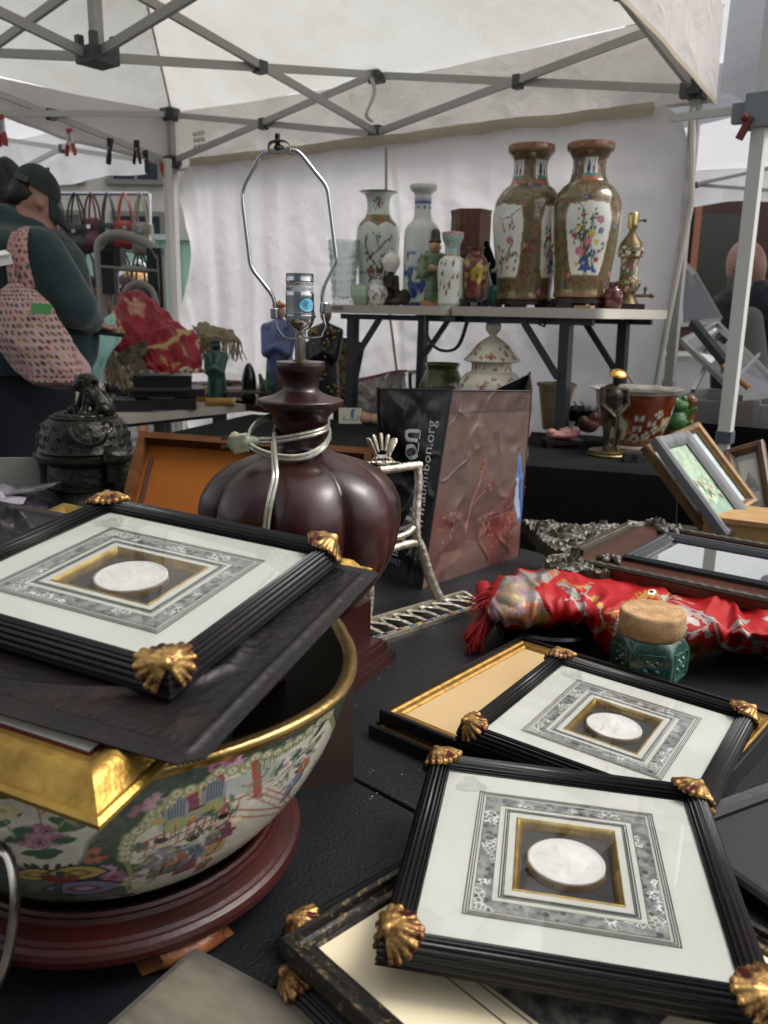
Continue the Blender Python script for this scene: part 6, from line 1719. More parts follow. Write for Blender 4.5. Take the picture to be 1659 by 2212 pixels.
medallion_frame('lowest ebonised frame, gilt corner beside the grey board at the bottom edge',(.106,.4835,.7452-.0),-47,0,0,5).location.z=.7452
TANP=mat('tan_backing_paper','#a98f66',.85,col2='#9c8258',ns=8,lo=.3,hi=.8)
GB=mat('black_gold_moulding','#14110f',.35,col2='#6e5428',ns=30,lo=.55,hi=.8,sc=(1,1,1))
RUBG=mat('rubbed_gilding','#9a7432',.36,.7,col2='#5a4220',ns=14,sc=(8,8,1),lo=.35,hi=.75,bump=(150,.3))
def plain_frame(label,Lc,yaw,w_,h_,z,seed,back,group=None,name='empty_frame',ht=.014,panel=.006,rails=None,tilt=(0,0),black=EBON,mid=RUBG):
    cx=np.array(Lc[:2])
    r=root(name,label,'picture frame',(cx[0],cx[1],z),(rad(tilt[0]),rad(tilt[1]),rad(yaw)),group)
    molding(r,w_/2,h_/2,[(0,0),(0,ht*.9),(.001,ht),(.005,ht*.98),(.006,ht*.72),(.0062,0)],black,name='outer_rail')
    molding(r,w_/2-.0063,h_/2-.0063,[(0,0),(0,ht*.74),(.003,ht*.80),(.005,ht*.66),(.009,ht*.62),(.011,ht*.68),(.0135,ht*.5),(.0135,0)],mid,name='gilt_rail')
    MB().add([(-w_/2+.019,-h_/2+.019,panel),(w_/2-.019,-h_/2+.019,panel),(w_/2-.019,h_/2-.019,panel),(-w_/2+.019,h_/2-.019,panel)],[(0,1,2,3)]).obj('backing_paper',back,r,smooth=False)
    return r
c4_=(np.array([-.003,.85])+np.array([.434,.86]))/2
plain_frame('lower of two tan backed black and gold frames, rim peeping out at left',c4_,-40.5,.345,.300,ZT+.0005,1,TANP,'tan backed frames')
plain_frame('upper tan backed black and gold frame below the second medallion frame',c4_+[.010,.008],-40.5,.342,.298,ZT+.0150,2,TANP,'tan backed frames')
CRM=mat('cream_mat','#c9bd9f',.85,col2='#beb090',ns=6,lo=.3,hi=.8)
SPK=mat('spatter_gilt','#14110c',.42,.3,col2='#6d5a34',ns=160,lo=.55,hi=.7,bump=(150,.3))
c5_=np.array([.1185,.4825])
r5=plain_frame('cream matted frame with a dark engraving under the nearest medallion frame',c5_,-47,.262,.262,.7652,3,CRM,None,'cream_frame',.0150,.008,black=SPK,mid=SPK)
MB().box((.035,-.012,.0086),(.085,.075,.0006)).obj('engraving',mat('engraving_ink','#2b2a27',.8,col2='#6d6a60',ns=90,lo=.4,hi=.7),r5)
for d_ in(.062,.066,.078):ringsheet(MB(),d_,d_-.012,d_-.001,d_-.013,.0084).obj('ruled_line',INK,r5,smooth=False)
p=G(1656,1985,ZT)
r=root('empty_frame','dark edge of a black frame cut off at the right border of the view','picture frame',(p[0]+.10,p[1]+.02,ZT),(0,0,rad(-62)))
molding(r,.15,.10,[(0,0),(0,.014),(.004,.017),(.012,.015),(.016,.010),(.016,0)],EBON)
MB().box((0,0,.004),(.27,.17,.004)).obj('backing_paper',mat('dark_backing','#15151a',.8),r)
BC=np.array([-.218,.632])
RW=mat('red_lacquered_wood','#240907',.42,col2='#3c130c',ns=14,sc=(1,1,3),lo=.35,hi=.8,spec=.35,bump=(140,.15))
RWG=mat('worn_red_gilt','#6e3a1e',.35,.2,col2='#8f6430',ns=40,lo=.4,hi=.7,bump=(100,.4))
st=root('bowl_stand','round red lacquered wooden stand with worn gilt feet under the porcelain bowl','stand',(BC[0],BC[1],ZT))
MB().lathe([(.118,.030),(.121,.044),(.124,.048),(.128,.049),(.1295,.0465),(.132,.0465),(.1335,.043),(.1335,.0395),(.1365,.0390),(.1425,.0375),(.1445,.0350),(.1465,.0345),(.1495,.0320),(.1510,.0280),(.1505,.0230),(.148,.0195),(.144,.018),(.118,.018)],96,cap=False).obj('ring',RW,st,sharp=22)
for q in range(5):
    a_=q*2*math.pi/5-.62
    b=MB()
    V=[]
    for t in np.linspace(0,1,9):
        z=.019*(1-t)
        wv=.030-.010*math.sin(t*math.pi)+.006*t
        rr_=.134+.010*math.sin(t*math.pi*.9)-.002*t
        V.append([(wv*s_,-rr_-.006*(1-s_*s_),z)for s_ in np.linspace(-1,1,9)]+[(wv*s_,-rr_+.02,z)for s_ in np.linspace(1,-1,9)])
    b.grid(np.array(V),cv=True);b.add(np.array(V[-1]),[tuple(range(18))])
    b.v=[v@rotz(a_).T for v in b.v]
    b.obj('foot',RWG,st)
bw=root('porcelain_bowl','large gilt rimmed porcelain punch bowl painted with figures, butterflies and flowers','bowl',(BC[0],BC[1],ZT+.046))
prof=[(.100,0),(.112,.002),(.132,.016),(.156,.044),(.174,.074),(.186,.103),(.194,.130),(.1975,.142)]
RIMH=.142
def brf(A,R,Z):
    t=np.clip(Z/RIMH,0,1)
    return R*(1+.035*t**3*(np.abs(((A*5+.35)/math.pi)%2-1)*1.2-.6))
pr=spline(prof,230)
seg=760
ang=np.r_[np.linspace(-1.35,1.95,640,endpoint=False),np.linspace(1.95,2*math.pi-1.35,120,endpoint=False)]
b=MB();b.lathe(pr,ang=ang,rf=brf,cap=False)
bo=b.obj('body',PAINT,bw,sharp=None)
A=np.tile(ang,len(pr));A=(A+math.pi)%(2*math.pi)-math.pi
Zs=np.repeat(np.r_[0,np.cumsum(np.hypot(*np.diff(pr,axis=0).T))],seg)
VW=vco(bo)+[BC[0],BC[1],ZT+.046]
def projv(W):
    q=W-[0,0,CZ]
    dd=q[:,1]*cp-q[:,2]*sp
    uu=q[:,1]*sp+q[:,2]*cp
    return np.stack([829.5+FPX*(q[:,0]*cr-uu*sr)/dd,1106-FPX*(q[:,0]*sr+uu*cr)/dd],-1)
PV=projv(VW)
nrm_out=np.c_[VW[:,:2]-BC,np.zeros(len(VW))]
front=((np.array([0,0,CZ])-VW)*nrm_out).sum(1)>0
RB=.17
S2=np.stack([A*RB,Zs],1)
def on_bowl(px,py):
    """the place on the bowl (round, up) met by a sight line"""
    d2=((PV-[px,py])**2).sum(1)+(~front)*1e9
    return S2[d2.argmin()]
def ob(*l):return[tuple(on_bowl(*q))for q in l]
WH=c('#c3bea9',0);GRN=c('#4a5a4c',0);GLD=c('#9c7a38',.55);PNK=c('#8f5870',0);PNL=c('#a98090',0);ORG=c('#a4603a',0)
YG=c('#8a8f5c',0);BLU=c('#6a7392',0);DKG=c('#33463a',0);RDD=c('#7d2f26',0);BLK_=c('#1f1f20',0);MAG=c('#7a2f4c',0);YEL=c('#b09442',0)
pt=Paint(S2,GRN)
pt.mottle(26,.15,c('#3c4c40',0),2);pt.mottle(38,.32,c('#5a6a58',0),3)
Hs=Zs.max()
rg=random.Random(11)
for _ in range(260):
    x,y=rg.uniform(-.32,.36),rg.uniform(.25,.98)*Hs
    t=np.linspace(0,4.6,9);r0=rg.uniform(.003,.0055)
    a0_=rg.uniform(0,6.28)
    pt.stroke(np.stack([x+r0*(1-t/7)*np.cos(t+a0_),y+r0*(1-t/7)*np.sin(t+a0_)],1),.0008,GLD if rg.random()<.7 else DKG)
for px,py,s_,col_,mid in((315,1755,20,PNK,c('#5a7350',0)),(345,1735,20,PNL,c('#5a7350',0)),(500,1640,24,PNL,MAG),(470,1655,16,PNK,MAG),(625,1580,20,PNL,MAG),(245,1895,22,PNK,MAG),(228,1880,16,PNL,MAG),(262,1928,20,PNK,MAG),(240,1940,16,PNL,MAG),(200,1850,20,ORG,c('#6d3a28',0)),(690,1500,15,PNL,MAG),(205,1968,20,ORG,RDD),(110,1968,16,ORG,RDD),(420,1680,14,PNL,MAG),(565,1605,13,PNL,MAG),(-60,1800,22,PNK,MAG)):
    q=on_bowl(px,py);s1=s_*.00036
    pt.flower(q,s1*1.35,col_,mid,8,rg.random(),.3,tuple(min(1,v*1.25)for v in col_[:3])+(0,))
for px,py,l_ in((560,1600,.014),(400,1690,.016),(640,1555,.014),(290,1790,.014),(255,1830,.014),(230,1815,.012),(180,1950,.012)):
    for q in range(3):pt.leaf(on_bowl(px+q*12,py-q*5),l_,l_*.4,.5+q,DKG)
def grow(q,f):
    q=np.array(q);m_=q.mean(0);return[tuple(m_+(x-m_)*f)for x in q]
pn_=ob((-70,1700),(120,1700),(225,1720),(222,1765),(212,1792),(188,1818),(178,1850),(160,1872),(125,1880),(80,1878),(40,1870),(15,1848),(-5,1825),(-70,1800))
pt.poly(grow(pn_,1.09),c('#7d4a3a',0));pt.poly(grow(pn_,1.065),c('#6f9a98',0));pt.poly(grow(pn_,1.01),c('#8a5a48',0));pt.poly(grow(pn_,.985),WH)
q=on_bowl(84,1808)
for k_,(dx,dy,s_)in enumerate(((0,0,.0125),(-.009,-.002,.007),(.010,-.003,.007),(-.003,.006,.006),(.005,.006,.006),(0,-.005,.007))):pt.flower((q[0]+dx,q[1]+dy),s_,PNL if k_ else PNK,MAG,9,k_,.2,PNK)
for px,py,a_ in((45,1795,.3),(130,1775,-.6),(145,1790,.2),(140,1815,.1),(30,1812,.5),(70,1842,.1),(110,1840,-.2),(165,1785,.4),(5,1775,.9),(20,1760,.2),(100,1850,.2)):pt.leaf(on_bowl(px,py),.0075,.0036,a_,c('#3f5f45',0))
pt.stroke(ob((32,1812),(14,1780),(-5,1755)),.0007,YG);pt.stroke(ob((115,1800),(140,1772),(170,1785)),.0007,YG);pt.stroke(ob((90,1785),(85,1755),(80,1745)),.0006,c('#a0524a',0));pt.stroke(ob((85,1760),(105,1750)),.0005,c('#a0524a',0))
pt.flower(on_bowl(5,1752),.009,c('#c2b98a',0),YEL,6,0,.25)
for px in(60,78,100,125,150):pt.leaf(on_bowl(px,1872),.005,.002,1.9 if px<95 else 1.1,c('#4a4238',0))
for px,py,lx,ly,a_,col_ in((85,1922,.024,.012,.1,BLU),(182,1920,.027,.013,-.1,BLU),(75,1890,.015,.0075,.2,YEL),(168,1886,.018,.009,-.1,YEL),(98,1952,.012,.007,.2,YEL),(165,1952,.013,.008,-.2,YEL)):
    q=on_bowl(px,py);pt.leaf(q,lx*1.16,ly*1.25,a_,c('#2a2c33',0));pt.leaf(q,lx,ly,a_,col_)
    pt.leaf(q,lx*.5,ly*.5,a_,RDD if col_ is BLU else c('#6d5a2a',0));pt.leaf((q[0],q[1]),lx*.3,ly*.3,a_,c('#8f97a8',0)if col_ is BLU else YEL)
pt.stroke(ob((130,1885),(133,1965)),.0028,c('#39443a',0));pt.leaf(on_bowl(112,1900),.009,.005,-.5,RDD);pt.leaf(on_bowl(150,1898),.009,.005,.5,RDD)
pn_=ob((270,1855),(272,1830),(282,1808),(315,1782),(335,1755),(370,1742),(382,1716),(440,1697),(475,1668),(530,1660),(552,1636),(600,1625),(645,1597),(690,1560),(712,1545),(705,1600),(690,1650),(665,1710),(620,1775),(570,1835),(500,1890),(400,1936),(330,1945),(290,1938),(270,1910),(285,1885))
pt.poly(grow(pn_,1.045),c('#2f3a2c',0));pt.poly(grow(pn_,1.03),YG);pt.poly(grow(pn_,.985),c('#6a6f42',0));pt.poly(grow(pn_,.97),WH)
inner=pt.inside(grow(pn_,.97))
for a_,b2 in list(zip(pn_[:-1],pn_[1:])):
    for f_ in(0,.5):
        m_=(a_[0]*(1-f_)+b2[0]*f_,a_[1]*(1-f_)+b2[1]*f_);pt.disc(m_,.0046,YG);pt.disc(m_,.0027,WH);pt.disc(m_,.0013,c('#9a8a4a',0))
pt.ms=inner
pt.poly(ob((340,1765),(480,1690),(600,1640),(610,1665),(500,1725),(345,1800)),c('#9aa09a',0))
pt.poly(ob((352,1752),(480,1690),(485,1745),(355,1800)),c('#8a8a86',0));pt.poly(ob((395,1722),(432,1700),(436,1748),(398,1762)),YEL);pt.poly(ob((401,1724),(427,1708),(430,1742),(404,1754)),MAG)
for l in(((352,1752),(355,1800)),((390,1725),(393,1778)),((440,1700),(444,1755)),((355,1800),(485,1745)),((352,1776),(482,1720)),((480,1690),(485,1745))):pt.stroke(ob(*l),.0010,c('#34384a',0))
for px,py in((345,1775),(370,1765),(415,1770),(470,1712)):pt.disc(on_bowl(px,py),.0045,YEL,.7)
for l in(((478,1672),(482,1760)),((555,1640),(560,1720)),((548,1645),(553,1720))):pt.stroke(ob(*l),.0022,c('#9a4436',0))
for q in range(15):pt.stroke(ob((310+q*18,1850-q*8),(320+q*18,1815-q*8)),.0006,c('#a04a3a',0))
for dy in(0,16,34):pt.stroke(ob((300,1858-dy),(400,1812-dy),(500,1765-dy),(570,1735-dy)),.0008,c('#a04a3a',0))
for px,py,s_ in((378,1782,.0072),(460,1742,.0072)):
    q=on_bowl(px,py);pt.disc((q[0],q[1]+.012),s_*1.05,c('#7d8690',0),1.6)
    for d_ in(-.005,-.003,-.001,.001,.003,.005):pt.stroke([(q[0]+d_,q[1]+.003),(q[0]+d_*.8,q[1]+.022)],.0004,c('#3a404a',0))
    pt.disc(q,s_,c('#8f965a',0));pt.disc(q,s_*.35,YEL);pt.stroke([q,(q[0],q[1]-.012)],.0007,RDD)
def person_motif(px,py,s_,robe,skirt,sash):
    q=on_bowl(px,py)
    pt.poly([(q[0]-.010*s_,q[1]-.046*s_),(q[0]+.010*s_,q[1]-.044*s_),(q[0]+.006*s_,q[1]-.016*s_),(q[0]-.006*s_,q[1]-.016*s_)],skirt)
    pt.poly([(q[0]-.012*s_,q[1]-.027*s_),(q[0]+.013*s_,q[1]-.025*s_),(q[0]+.006*s_,q[1]-.004*s_),(q[0]-.006*s_,q[1]-.004*s_)],robe)
    pt.stroke([(q[0]-.009*s_,q[1]-.014*s_),(q[0]+.012*s_,q[1]-.017*s_)],.0022*s_,tuple(v*.75 for v in robe[:3])+(0,))
    pt.stroke([(q[0]-.003*s_,q[1]-.010*s_),(q[0]+.001*s_,q[1]-.020*s_)],.0008*s_,WH);pt.stroke([(q[0]+.004*s_,q[1]-.020*s_),(q[0]+.001*s_,q[1]-.040*s_),(q[0]-.004*s_,q[1]-.046*s_)],.0010*s_,sash)
    pt.disc((q[0],q[1]+.001*s_),.0040*s_,c('#c7ae94',0),1.25);pt.disc((q[0]-.001*s_,q[1]+.0052*s_),.0040*s_,BLK_,.8);pt.disc((q[0]-.004*s_,q[1]+.007*s_),.0020*s_,BLK_)
person_motif(352,1826,.98,c('#7d7a8f',0),c('#6d6a4a',0),BLK_);person_motif(418,1820,.98,BLU,c('#7a3040',0),BLK_);person_motif(483,1772,.95,c('#7d3350',0),YEL,RDD);person_motif(526,1806,.92,c('#6f7d95',0),c('#8f8a3a',0),c('#4a4a5a',0));person_motif(594,1722,.95,YEL,c('#7d3350',0),RDD);person_motif(385,1838,.7,ORG,GRN,BLK_)
for px,py in((300,1830),(297,1875),(320,1905),(455,1880),(540,1838),(500,1850),(600,1660),(640,1630),(570,1765)):pt.flower(on_bowl(px,py),.0058,c('#4a6050',0),c('#39503f',0),7,0,.4)
for q in range(18):pt.stroke(ob((560+q*7,1640-q*5),(555+q*7,1672-q*5)),.0007,c('#5f7048',0))
for l in(((600,1680),(650,1630),(700,1580)),((560,1740),(630,1680),(695,1610)),((610,1720),(670,1650))):pt.stroke(ob(*l),.0009,c('#4a505a',0))
for px,py in((690,1575),(680,1605),(700,1560),(660,1640)):pt.leaf(on_bowl(px,py),.009,.003,.8,c('#3b423c',0))
pt.poly(ob((630,1720),(680,1640),(690,1650),(642,1732)),c('#8a95a8',0));pt.poly(ob((550,1800),(620,1745),(625,1757),(556,1812)),c('#8a95a8',0))
pt.poly(ob((350,1942),(450,1905),(540,1850),(560,1845),(480,1905),(390,1940)),c('#6f7d58',0))
rg=random.Random(77)
for _ in range(150):
    px=rg.uniform(280,700);py=1945-(px-280)*.72-rg.uniform(0,70)
    q=on_bowl(px,py);k_=rg.random()
    if k_<.45:pt.leaf(q,rg.uniform(.003,.007),rg.uniform(.001,.002),rg.uniform(0,3),rg.choice([c('#5d6b4c',0),c('#7d8a66',0),c('#4a5a50',0)]))
    elif k_<.7:pt.stroke([tuple(q),(q[0]+rg.uniform(-.008,.008),q[1]+rg.uniform(-.004,.004))],.0005,rg.choice([c('#4a4a50',0),c('#7d5a4a',0),c('#8a95a8',0)]))
    elif k_<.85:pt.flower(q,rg.uniform(.002,.004),rg.choice([PNL,c('#8f7a8a',0),c('#9aa3b0',0)]),MAG,6,0,.3)
    else:pt.disc(q,rg.uniform(.002,.004),rg.choice([c('#a8a48c',0),c('#8f9a80',0)]),.7)
for px,py,rb_,sk2 in((640,1672,c('#6f7d95',0),PNK),(665,1632,ORG,BLU),(560,1775,c('#7d7a8f',0),ORG),(450,1850,c('#8f7a3a',0),PNK)):person_motif(px,py,.62,rb_,sk2,BLK_)
pt.ms=None
g_=pt.C[:,:3].mean(1,keepdims=True);pt.C[:,:3]=(pt.C[:,:3]*.84+g_*.16)*.90
pt.mottle(300,.25,c('#6f6a5c',0),4,.18)
pt.put(Zs<.016,c('#8f7d68',0));pt.put(Zs<.012,c('#5a4a40',0));pt.put(Zs<.009,c('#b0a890',0))
pt.put(Zs>Hs-.0035,c('#a5803c',.9))
setcol(bo,pt.C)
def bowl_ring(pl,name,m):
    b=MB();b.lathe(pl,ang=np.linspace(0,2*math.pi,200,endpoint=False),rf=brf,cap=False);return b.obj(name,m,bw,sharp=None)
bowl_ring([(.1977,.1415),(.1995,.1435),(.199,.1465),(.196,.1475),(.1905,.1468),(.188,.144)],'gilt_rim',mat('worn_gilt_rim','#a08450',.3,.9,col2='#6a5a3a',ns=26,lo=.4,hi=.75,bump=(80,.25)))
bowl_ring([(.188,.144),(.180,.116),(.166,.076),(.140,.036),(.10,.010),(.001,.008)],'inside',mat('shaded_bowl_inside','#3f3c33',.3,col2='#4d4a3e',ns=20))  # inside colour darkened to stand in for the shade within the bowl
MB().lathe([(.088,-.012),(.096,-.012),(.100,.001),(.09,.001)],64,cap=False).obj('foot_ring',WHITEP,bw)
def pl3(px,py,off):return PL(px,py,c3-n3*off,n3)
offp=.0135
Rp,Fp,Lp=pl3(822,1235,offp),pl3(420,1662,offp),pl3(0,1525,offp)
Yv=Rp-Fp;hP=np.linalg.norm(Yv);Yv=Yv/hP
Xv=np.cross(Yv,n3)
wP=.42
rP=root('embossed_plate','dark patinated copper plate embossed with leaves, lying under the medallion frame on the bowl','plate',Fp)
rP.rotation_euler=Matrix(np.stack([Xv,Yv,n3],1).tolist()).to_euler()
def plate_h(q):
    x,y=q[:,0],q[:,1]
    e=np.minimum(np.minimum(-x,x+wP),np.minimum(y,hP-y))
    h=.0022*np.exp(-((e-.012)/.0022)**2)+.0012*np.sin(y*900)*np.sin(x*900)*(np.abs(e-.018)<.002)
    h+=.0016*(np.abs(np.sin(y*380+np.sin(x*90)))*np.exp(-((x+.05)/.018)**2)*(y>.10))*vn(np.c_[x*300,y*240],3)
    ov=np.hypot((x+.20)/.16,(y-.11)/.085)
    h+=.0035*np.exp(-((ov-1)/.035)**2)
    h+=.011*np.maximum(0,fbm(np.c_[x*26,y*46],4))*np.clip((-.19-x)*14,0,1)*np.clip(e*60-.6,0,1)
    return h+.0004*fbm(q*30,8)
slab('sheet',[(-wP,0),(-.012,0),(0,.012),(0,hP-.006),(-.006,hP),(-wP,hP)],.0021,plate_h,.0012,mat('patinated_copper','#262325',.40,.7,col2='#3c2a20',ns=9,lo=.5,hi=.85,bump=(120,.35),rvar=.08),rP)
GILT=mat('bright_gilt','#a3843f',.36,.85,col2='#5f4019',ns=24,sc=(1,1,1),lo=.40,hi=.72,bump=(120,.35))
CREAMM=mat('ivory_mat','#cfcbbc',.85,col2='#c6c1b0',ns=6)
gF=pl3(215,1795,.0325);gB=pl3(806,1197,.015)
gB=gB-n3*.0175
Yg=gB-gF;hG=np.linalg.norm(Yg);Yg=Yg/hG
Xg=np.cross(Yg,n3)
wG=.36
rG=root('ivory_picture','wide bright gilt frame with ivory mat resting across the bowl under the copper plate','picture frame',gF-Xg*wG/2+Yg*hG/2)
rG.rotation_euler=Matrix(np.stack([Xg,Yg,n3],1).tolist()).to_euler()
molding(rG,wG/2,hG/2,[(0,0),(0,.003),(.003,.005),(.006,.0045),(.009,.008),(.014,.0145),(.020,.0175),(.027,.0165),(.032,.0135),(.035,.013),(.038,.0095),(.038,0)],GILT,name='gilt_rail')
molding(rG,wG/2-.0382,hG/2-.0382,[(0,0),(0,.0118),(.003,.0105),(.0032,0)],mat('crimson_line','#4a1a1c',.5),name='sight_edge')
MB().add([(-wG/2+.040,-hG/2+.040,.010),(wG/2-.040,-hG/2+.040,.010),(wG/2-.040,hG/2-.040,.010),(-wG/2+.040,hG/2-.040,.010)],[(0,1,2,3)]).obj('mat_board',CREAMM,rG,smooth=False)
MB().add([(-wG/2+.004,-hG/2+.004,.001),(wG/2-.004,-hG/2+.004,.001),(wG/2-.004,hG/2-.004,.001),(-wG/2+.004,hG/2-.004,.001)],[(3,2,1,0)]).obj('backing',mat('kraft_backing','#6d5a42',.9),rG,smooth=False)
p=G(762,1685,ZT)
tag(MB().box((-.06,0,.06),(.12,.004,.12)).obj('dark_board',mat('dark_brown_board','#2b1b14',.6,col2='#38251b',ns=10),loc=p,rot=(0,0,.35)),'thin dark brown board standing upright behind the bowl','board')
LY0=1.02
LXc=P(650,1000,LY0)[0]
lamp=root('table_lamp','turned dark mahogany lamp with pumpkin shaped body, bare socket and harp','lamp',(LXc,LY0,ZT))
MAH=mat('dark_mahogany','#1f0909',.33,col2='#3c1410',ns=9,sc=(1,1,.35),lo=.42,hi=.9,coat=.08,bump=(90,.06),rvar=.08,spec=.4)
MAHP=mat('plinth_mahogany','#1c0908',.35,col2='#2a0f0c',ns=16,sc=(1,1,.3),spec=.35)
lz=lambda y:P(650,y,LY0)[2]-ZT
kl=lambda y:scale_at(P(650,y,LY0))
rowsL=[(52,781),(53,790),(51,800),(44,812),(38,826),(39,840),(52,850),(74,858),(90,862),(92,868),(88,876),(72,888),(60,902),(54,925),(52,950),(58,968),(90,985),(140,1000),(180,1025),(205,1060),(214,1095),(211,1140),(198,1190),(175,1235),(140,1275),(105,1300),(95,1312)]
prL=[(a_*kl(y),lz(y))for a_,y in rowsL]
prs=spline(prL,190)[::-1]
zb0,zb1=lz(1312),lz(965)
def lobes(A,R,Z):
    t=np.clip((Z-zb0)/(zb1-zb0),0,1)
    amt=.17*np.clip(np.sin(np.pi*t**.9),0,1)**.5*(t<1)
    a_=np.abs(np.cos(4*(A-.19)))
    return R*(1+.02*(amt>0)-amt*(1-a_**.62))
b=MB();b.lathe(prs,240,rf=lobes);b.obj('body',MAH,lamp,sharp=60)
pb=root
e1p,e2p=np.array([.89,-.45]),np.array([.45,.89])
Mp=(np.array([[e1p[0],e2p[0],0],[e1p[1],e2p[1],0],[0,0,1]]),(0,0,0))
zbb=lz(1312)+.002
pp_=root
b=MB()
for hw_,z0,z1 in((.092,0,.014),(.088,.0142,.018),(.083,.0182,.030),(.078,.0302,.034),(.066,.0342,zbb)):
    b.prism(np.array([(-hw_,-hw_),(hw_,-hw_),(hw_,hw_),(-hw_,hw_)]),z0,z1,Mp)
b.obj('plinth',MAHP,lamp,smooth=False)
NIK=mat('polished_nickel','#b9bbbd',.16,1,col2='#a5a7aa',ns=12);NIKB=mat('aged_nickel','#8a867c',.28,1,col2='#5e5a52',ns=40)
MB().lathe([(0.001,lz(782)),(15*kl(780),lz(782)),(15*kl(780),lz(777)),(.001,lz(776))],28).obj('washer',BRASS,lamp)
MB().lathe([(11.5*kl(760),lz(779)),(11.5*kl(760),lz(733)),(.001,lz(733))],60,rf=lambda A,R,Z:R*(1-.07*(np.sin(A*14)>.3))).obj('threaded_rod',NIKB,lamp,sharp=20)
so=[(9,735),(11,734),(11,728),(12.5,726),(12.5,714),(15,712),(22,708),(28,700),(31,690),(32.5,682),(32,680),(33,679),(33,676),(31,675),(30.5,640),(31,634),(29.5,631),(29.5,609),(31,607),(30,603),(29.5,593),(30,591),(27.5,591),(27,620),(.5,622)]
sk_=MB().lathe([(a_*kl(y),lz(y))for a_,y in so],56).obj('socket',NIK,lamp,sharp=45)
for q in range(24):
    a_=q*2*math.pi/24
    MB().box((0,0,0),(4.5*kl(690),1.6*kl(690),5*kl(690)),rotz(a_)).obj('crimp',NIK,sk_,(33*kl(690)*math.sin(a_),-33*kl(690)*math.cos(a_),lz(684)))
MB().cyl((2*kl(720),-13*kl(720),lz(720)),(2*kl(720),-16*kl(720),lz(720)),4*kl(720),seg=14).obj('set_screw',NIKB,sk_)
MB().lathe([(29.9*kl(620),lz(630)),(29.9*kl(620),lz(610))],60,ang=np.linspace(-1.5,1.5,40),cap=False).obj('caution_label',mat('silver_label','#b4b6b6',.45,.2),sk_)
def wraptext(txt,size,a_mid,zc,R,m,align='LEFT',bold=0):
    v,f=textmesh(txt,size,align)
    V=np.stack([R*np.sin(a_mid+v[:,0]/R),-R*np.cos(a_mid+v[:,0]/R),zc+v[:,1]],-1)
    b=MB();b.add(V,f)
    if bold:b.add(V+[.0002,0,0],f);b.add(V+[0,0,.0002],f)
    return b.obj('lettering',m,sk_,smooth=False)
Rt=30.3*kl(620);INKB=mat('black_print','#101010',.6)
wraptext('CAUTION:',.0046,-1.25,lz(614.5),Rt,INKB,bold=1);wraptext('TO REDUCE THE',.0046,.02,lz(614.5),Rt,INKB);wraptext('MAX',.0056,-1.22,lz(625),Rt,INKB,bold=1);wraptext('150 WATT TYPE',.0046,.14,lz(625),Rt,INKB)
Ro=31.4*kl(660)
def oval(rx,ry,R,m,name):
    q=circ(40,1)*[rx,ry];am=.62
    V=np.r_[[(R*math.sin(am),-R*math.cos(am),lz(659))],np.stack([R*np.sin(am+q[:,0]/R),-R*np.cos(am+q[:,0]/R),lz(659)+q[:,1]],-1)]
    b=MB();b.add(V,[(0,i+1,(i+1)%40+1)for i in range(40)]);return b.obj(name,m,sk_,smooth=False)
oval(.0112,.0090,Ro,mat('dark_teal_print','#123c46',.5),'oval_label');oval(.0098,.0076,Ro+.0003,mat('pale_blue_label','#5fa9c2',.5),'oval_label')
wraptext('PORTABLE LUMINAIRE',.0024,.34,lz(661),Ro+.0006,INKB);wraptext('ISSUE NO. 6720',.0024,.42,lz(665.5),Ro+.0006,INKB)
b=MB();t=np.linspace(0,2*math.pi,24);q=[(Ro+.0006,.0024*math.cos(x),lz(654)+.0024*math.sin(x))for x in t]
b.tube([(q_[0]*math.sin(.55+q_[1]/Ro),-q_[0]*math.cos(.55+q_[1]/Ro),q_[2])for q_ in q],.00022,5,closed=True);b.obj('certification_mark',INKB,sk_)
wraptext('UL',.0022,.50,lz(654),Ro+.0006,INKB)
def L3(px,py,dy=0):
    p=P(px,py,LY0+dy);return p-[LXc,LY0,ZT]
cx4=lambda x,y:(464.6+.27*x,265.5+.27*y)
hp_=[(512,232),(440,230),(395,240),(350,280),(290,390),(232,500),(217,560),(220,630),(248,850),(276,1090),(285,1140),(310,1190),(370,1265),(430,1340),(460,1385),(474,1430),(480,1495)]
hq_=[(512,232),(600,216),(650,222),(695,258),(790,380),(880,490),(903,545),(920,680),(945,880),(968,1060),(966,1115),(920,1210),(875,1300),(858,1360),(860,1450)]
def soft(pts):
    o=[]
    for a_,b2 in zip(pts[:-1],pts[1:]):
        for t in np.linspace(0,1,8,endpoint=False):o.append(np.array(a_)*(1-t)+np.array(b2)*t)
    o.append(np.array(pts[-1]));o=np.array(o,float)
    for _ in range(6):o[1:-1]=o[1:-1]*.5+(o[:-2]+o[2:])*.25
    return o
harp=MB()
harp.tube([L3(*cx4(*q))for q in np.vstack([soft(hp_)[::-1],soft(hq_)[1:]])],.00235,10)
hpo=harp.obj('harp',NIK,lamp)
for(x,y),lean in(((480,1525),-.05),((876,1480),.1)):
    ce=L3(*cx4(x,y));b=MB();b.lathe([(.0046,-.0062),(.0056,-.005),(.0056,.005),(.0042,.0062)],40,rf=lambda A,R,Z:R*(1-.10*(np.sin(A*9)>.2)*(np.abs(Z)<.0045)));b.obj('ferrule',NIK,lamp,ce,(0,lean,0),sharp=25)
sad=spline([L3(*cx4(*q))for q in((478,1560),(488,1600),(500,1650),(530,1695),(575,1735),(640,1730),(700,1725),(760,1728),(840,1722),(868,1680),(890,1630),(880,1590),(872,1530))],60)
b=MB();wv=np.linspace(0,1,60)
tw=np.where((wv<.3)|(wv>.72),1.0,.4)
V=np.stack([sad+np.stack([.0032*(1-tw),-.0042*np.ones(60),.001*np.ones(60)],1),sad+np.stack([.0032*tw*0,.0042*np.ones(60),0*tw],1)],1)
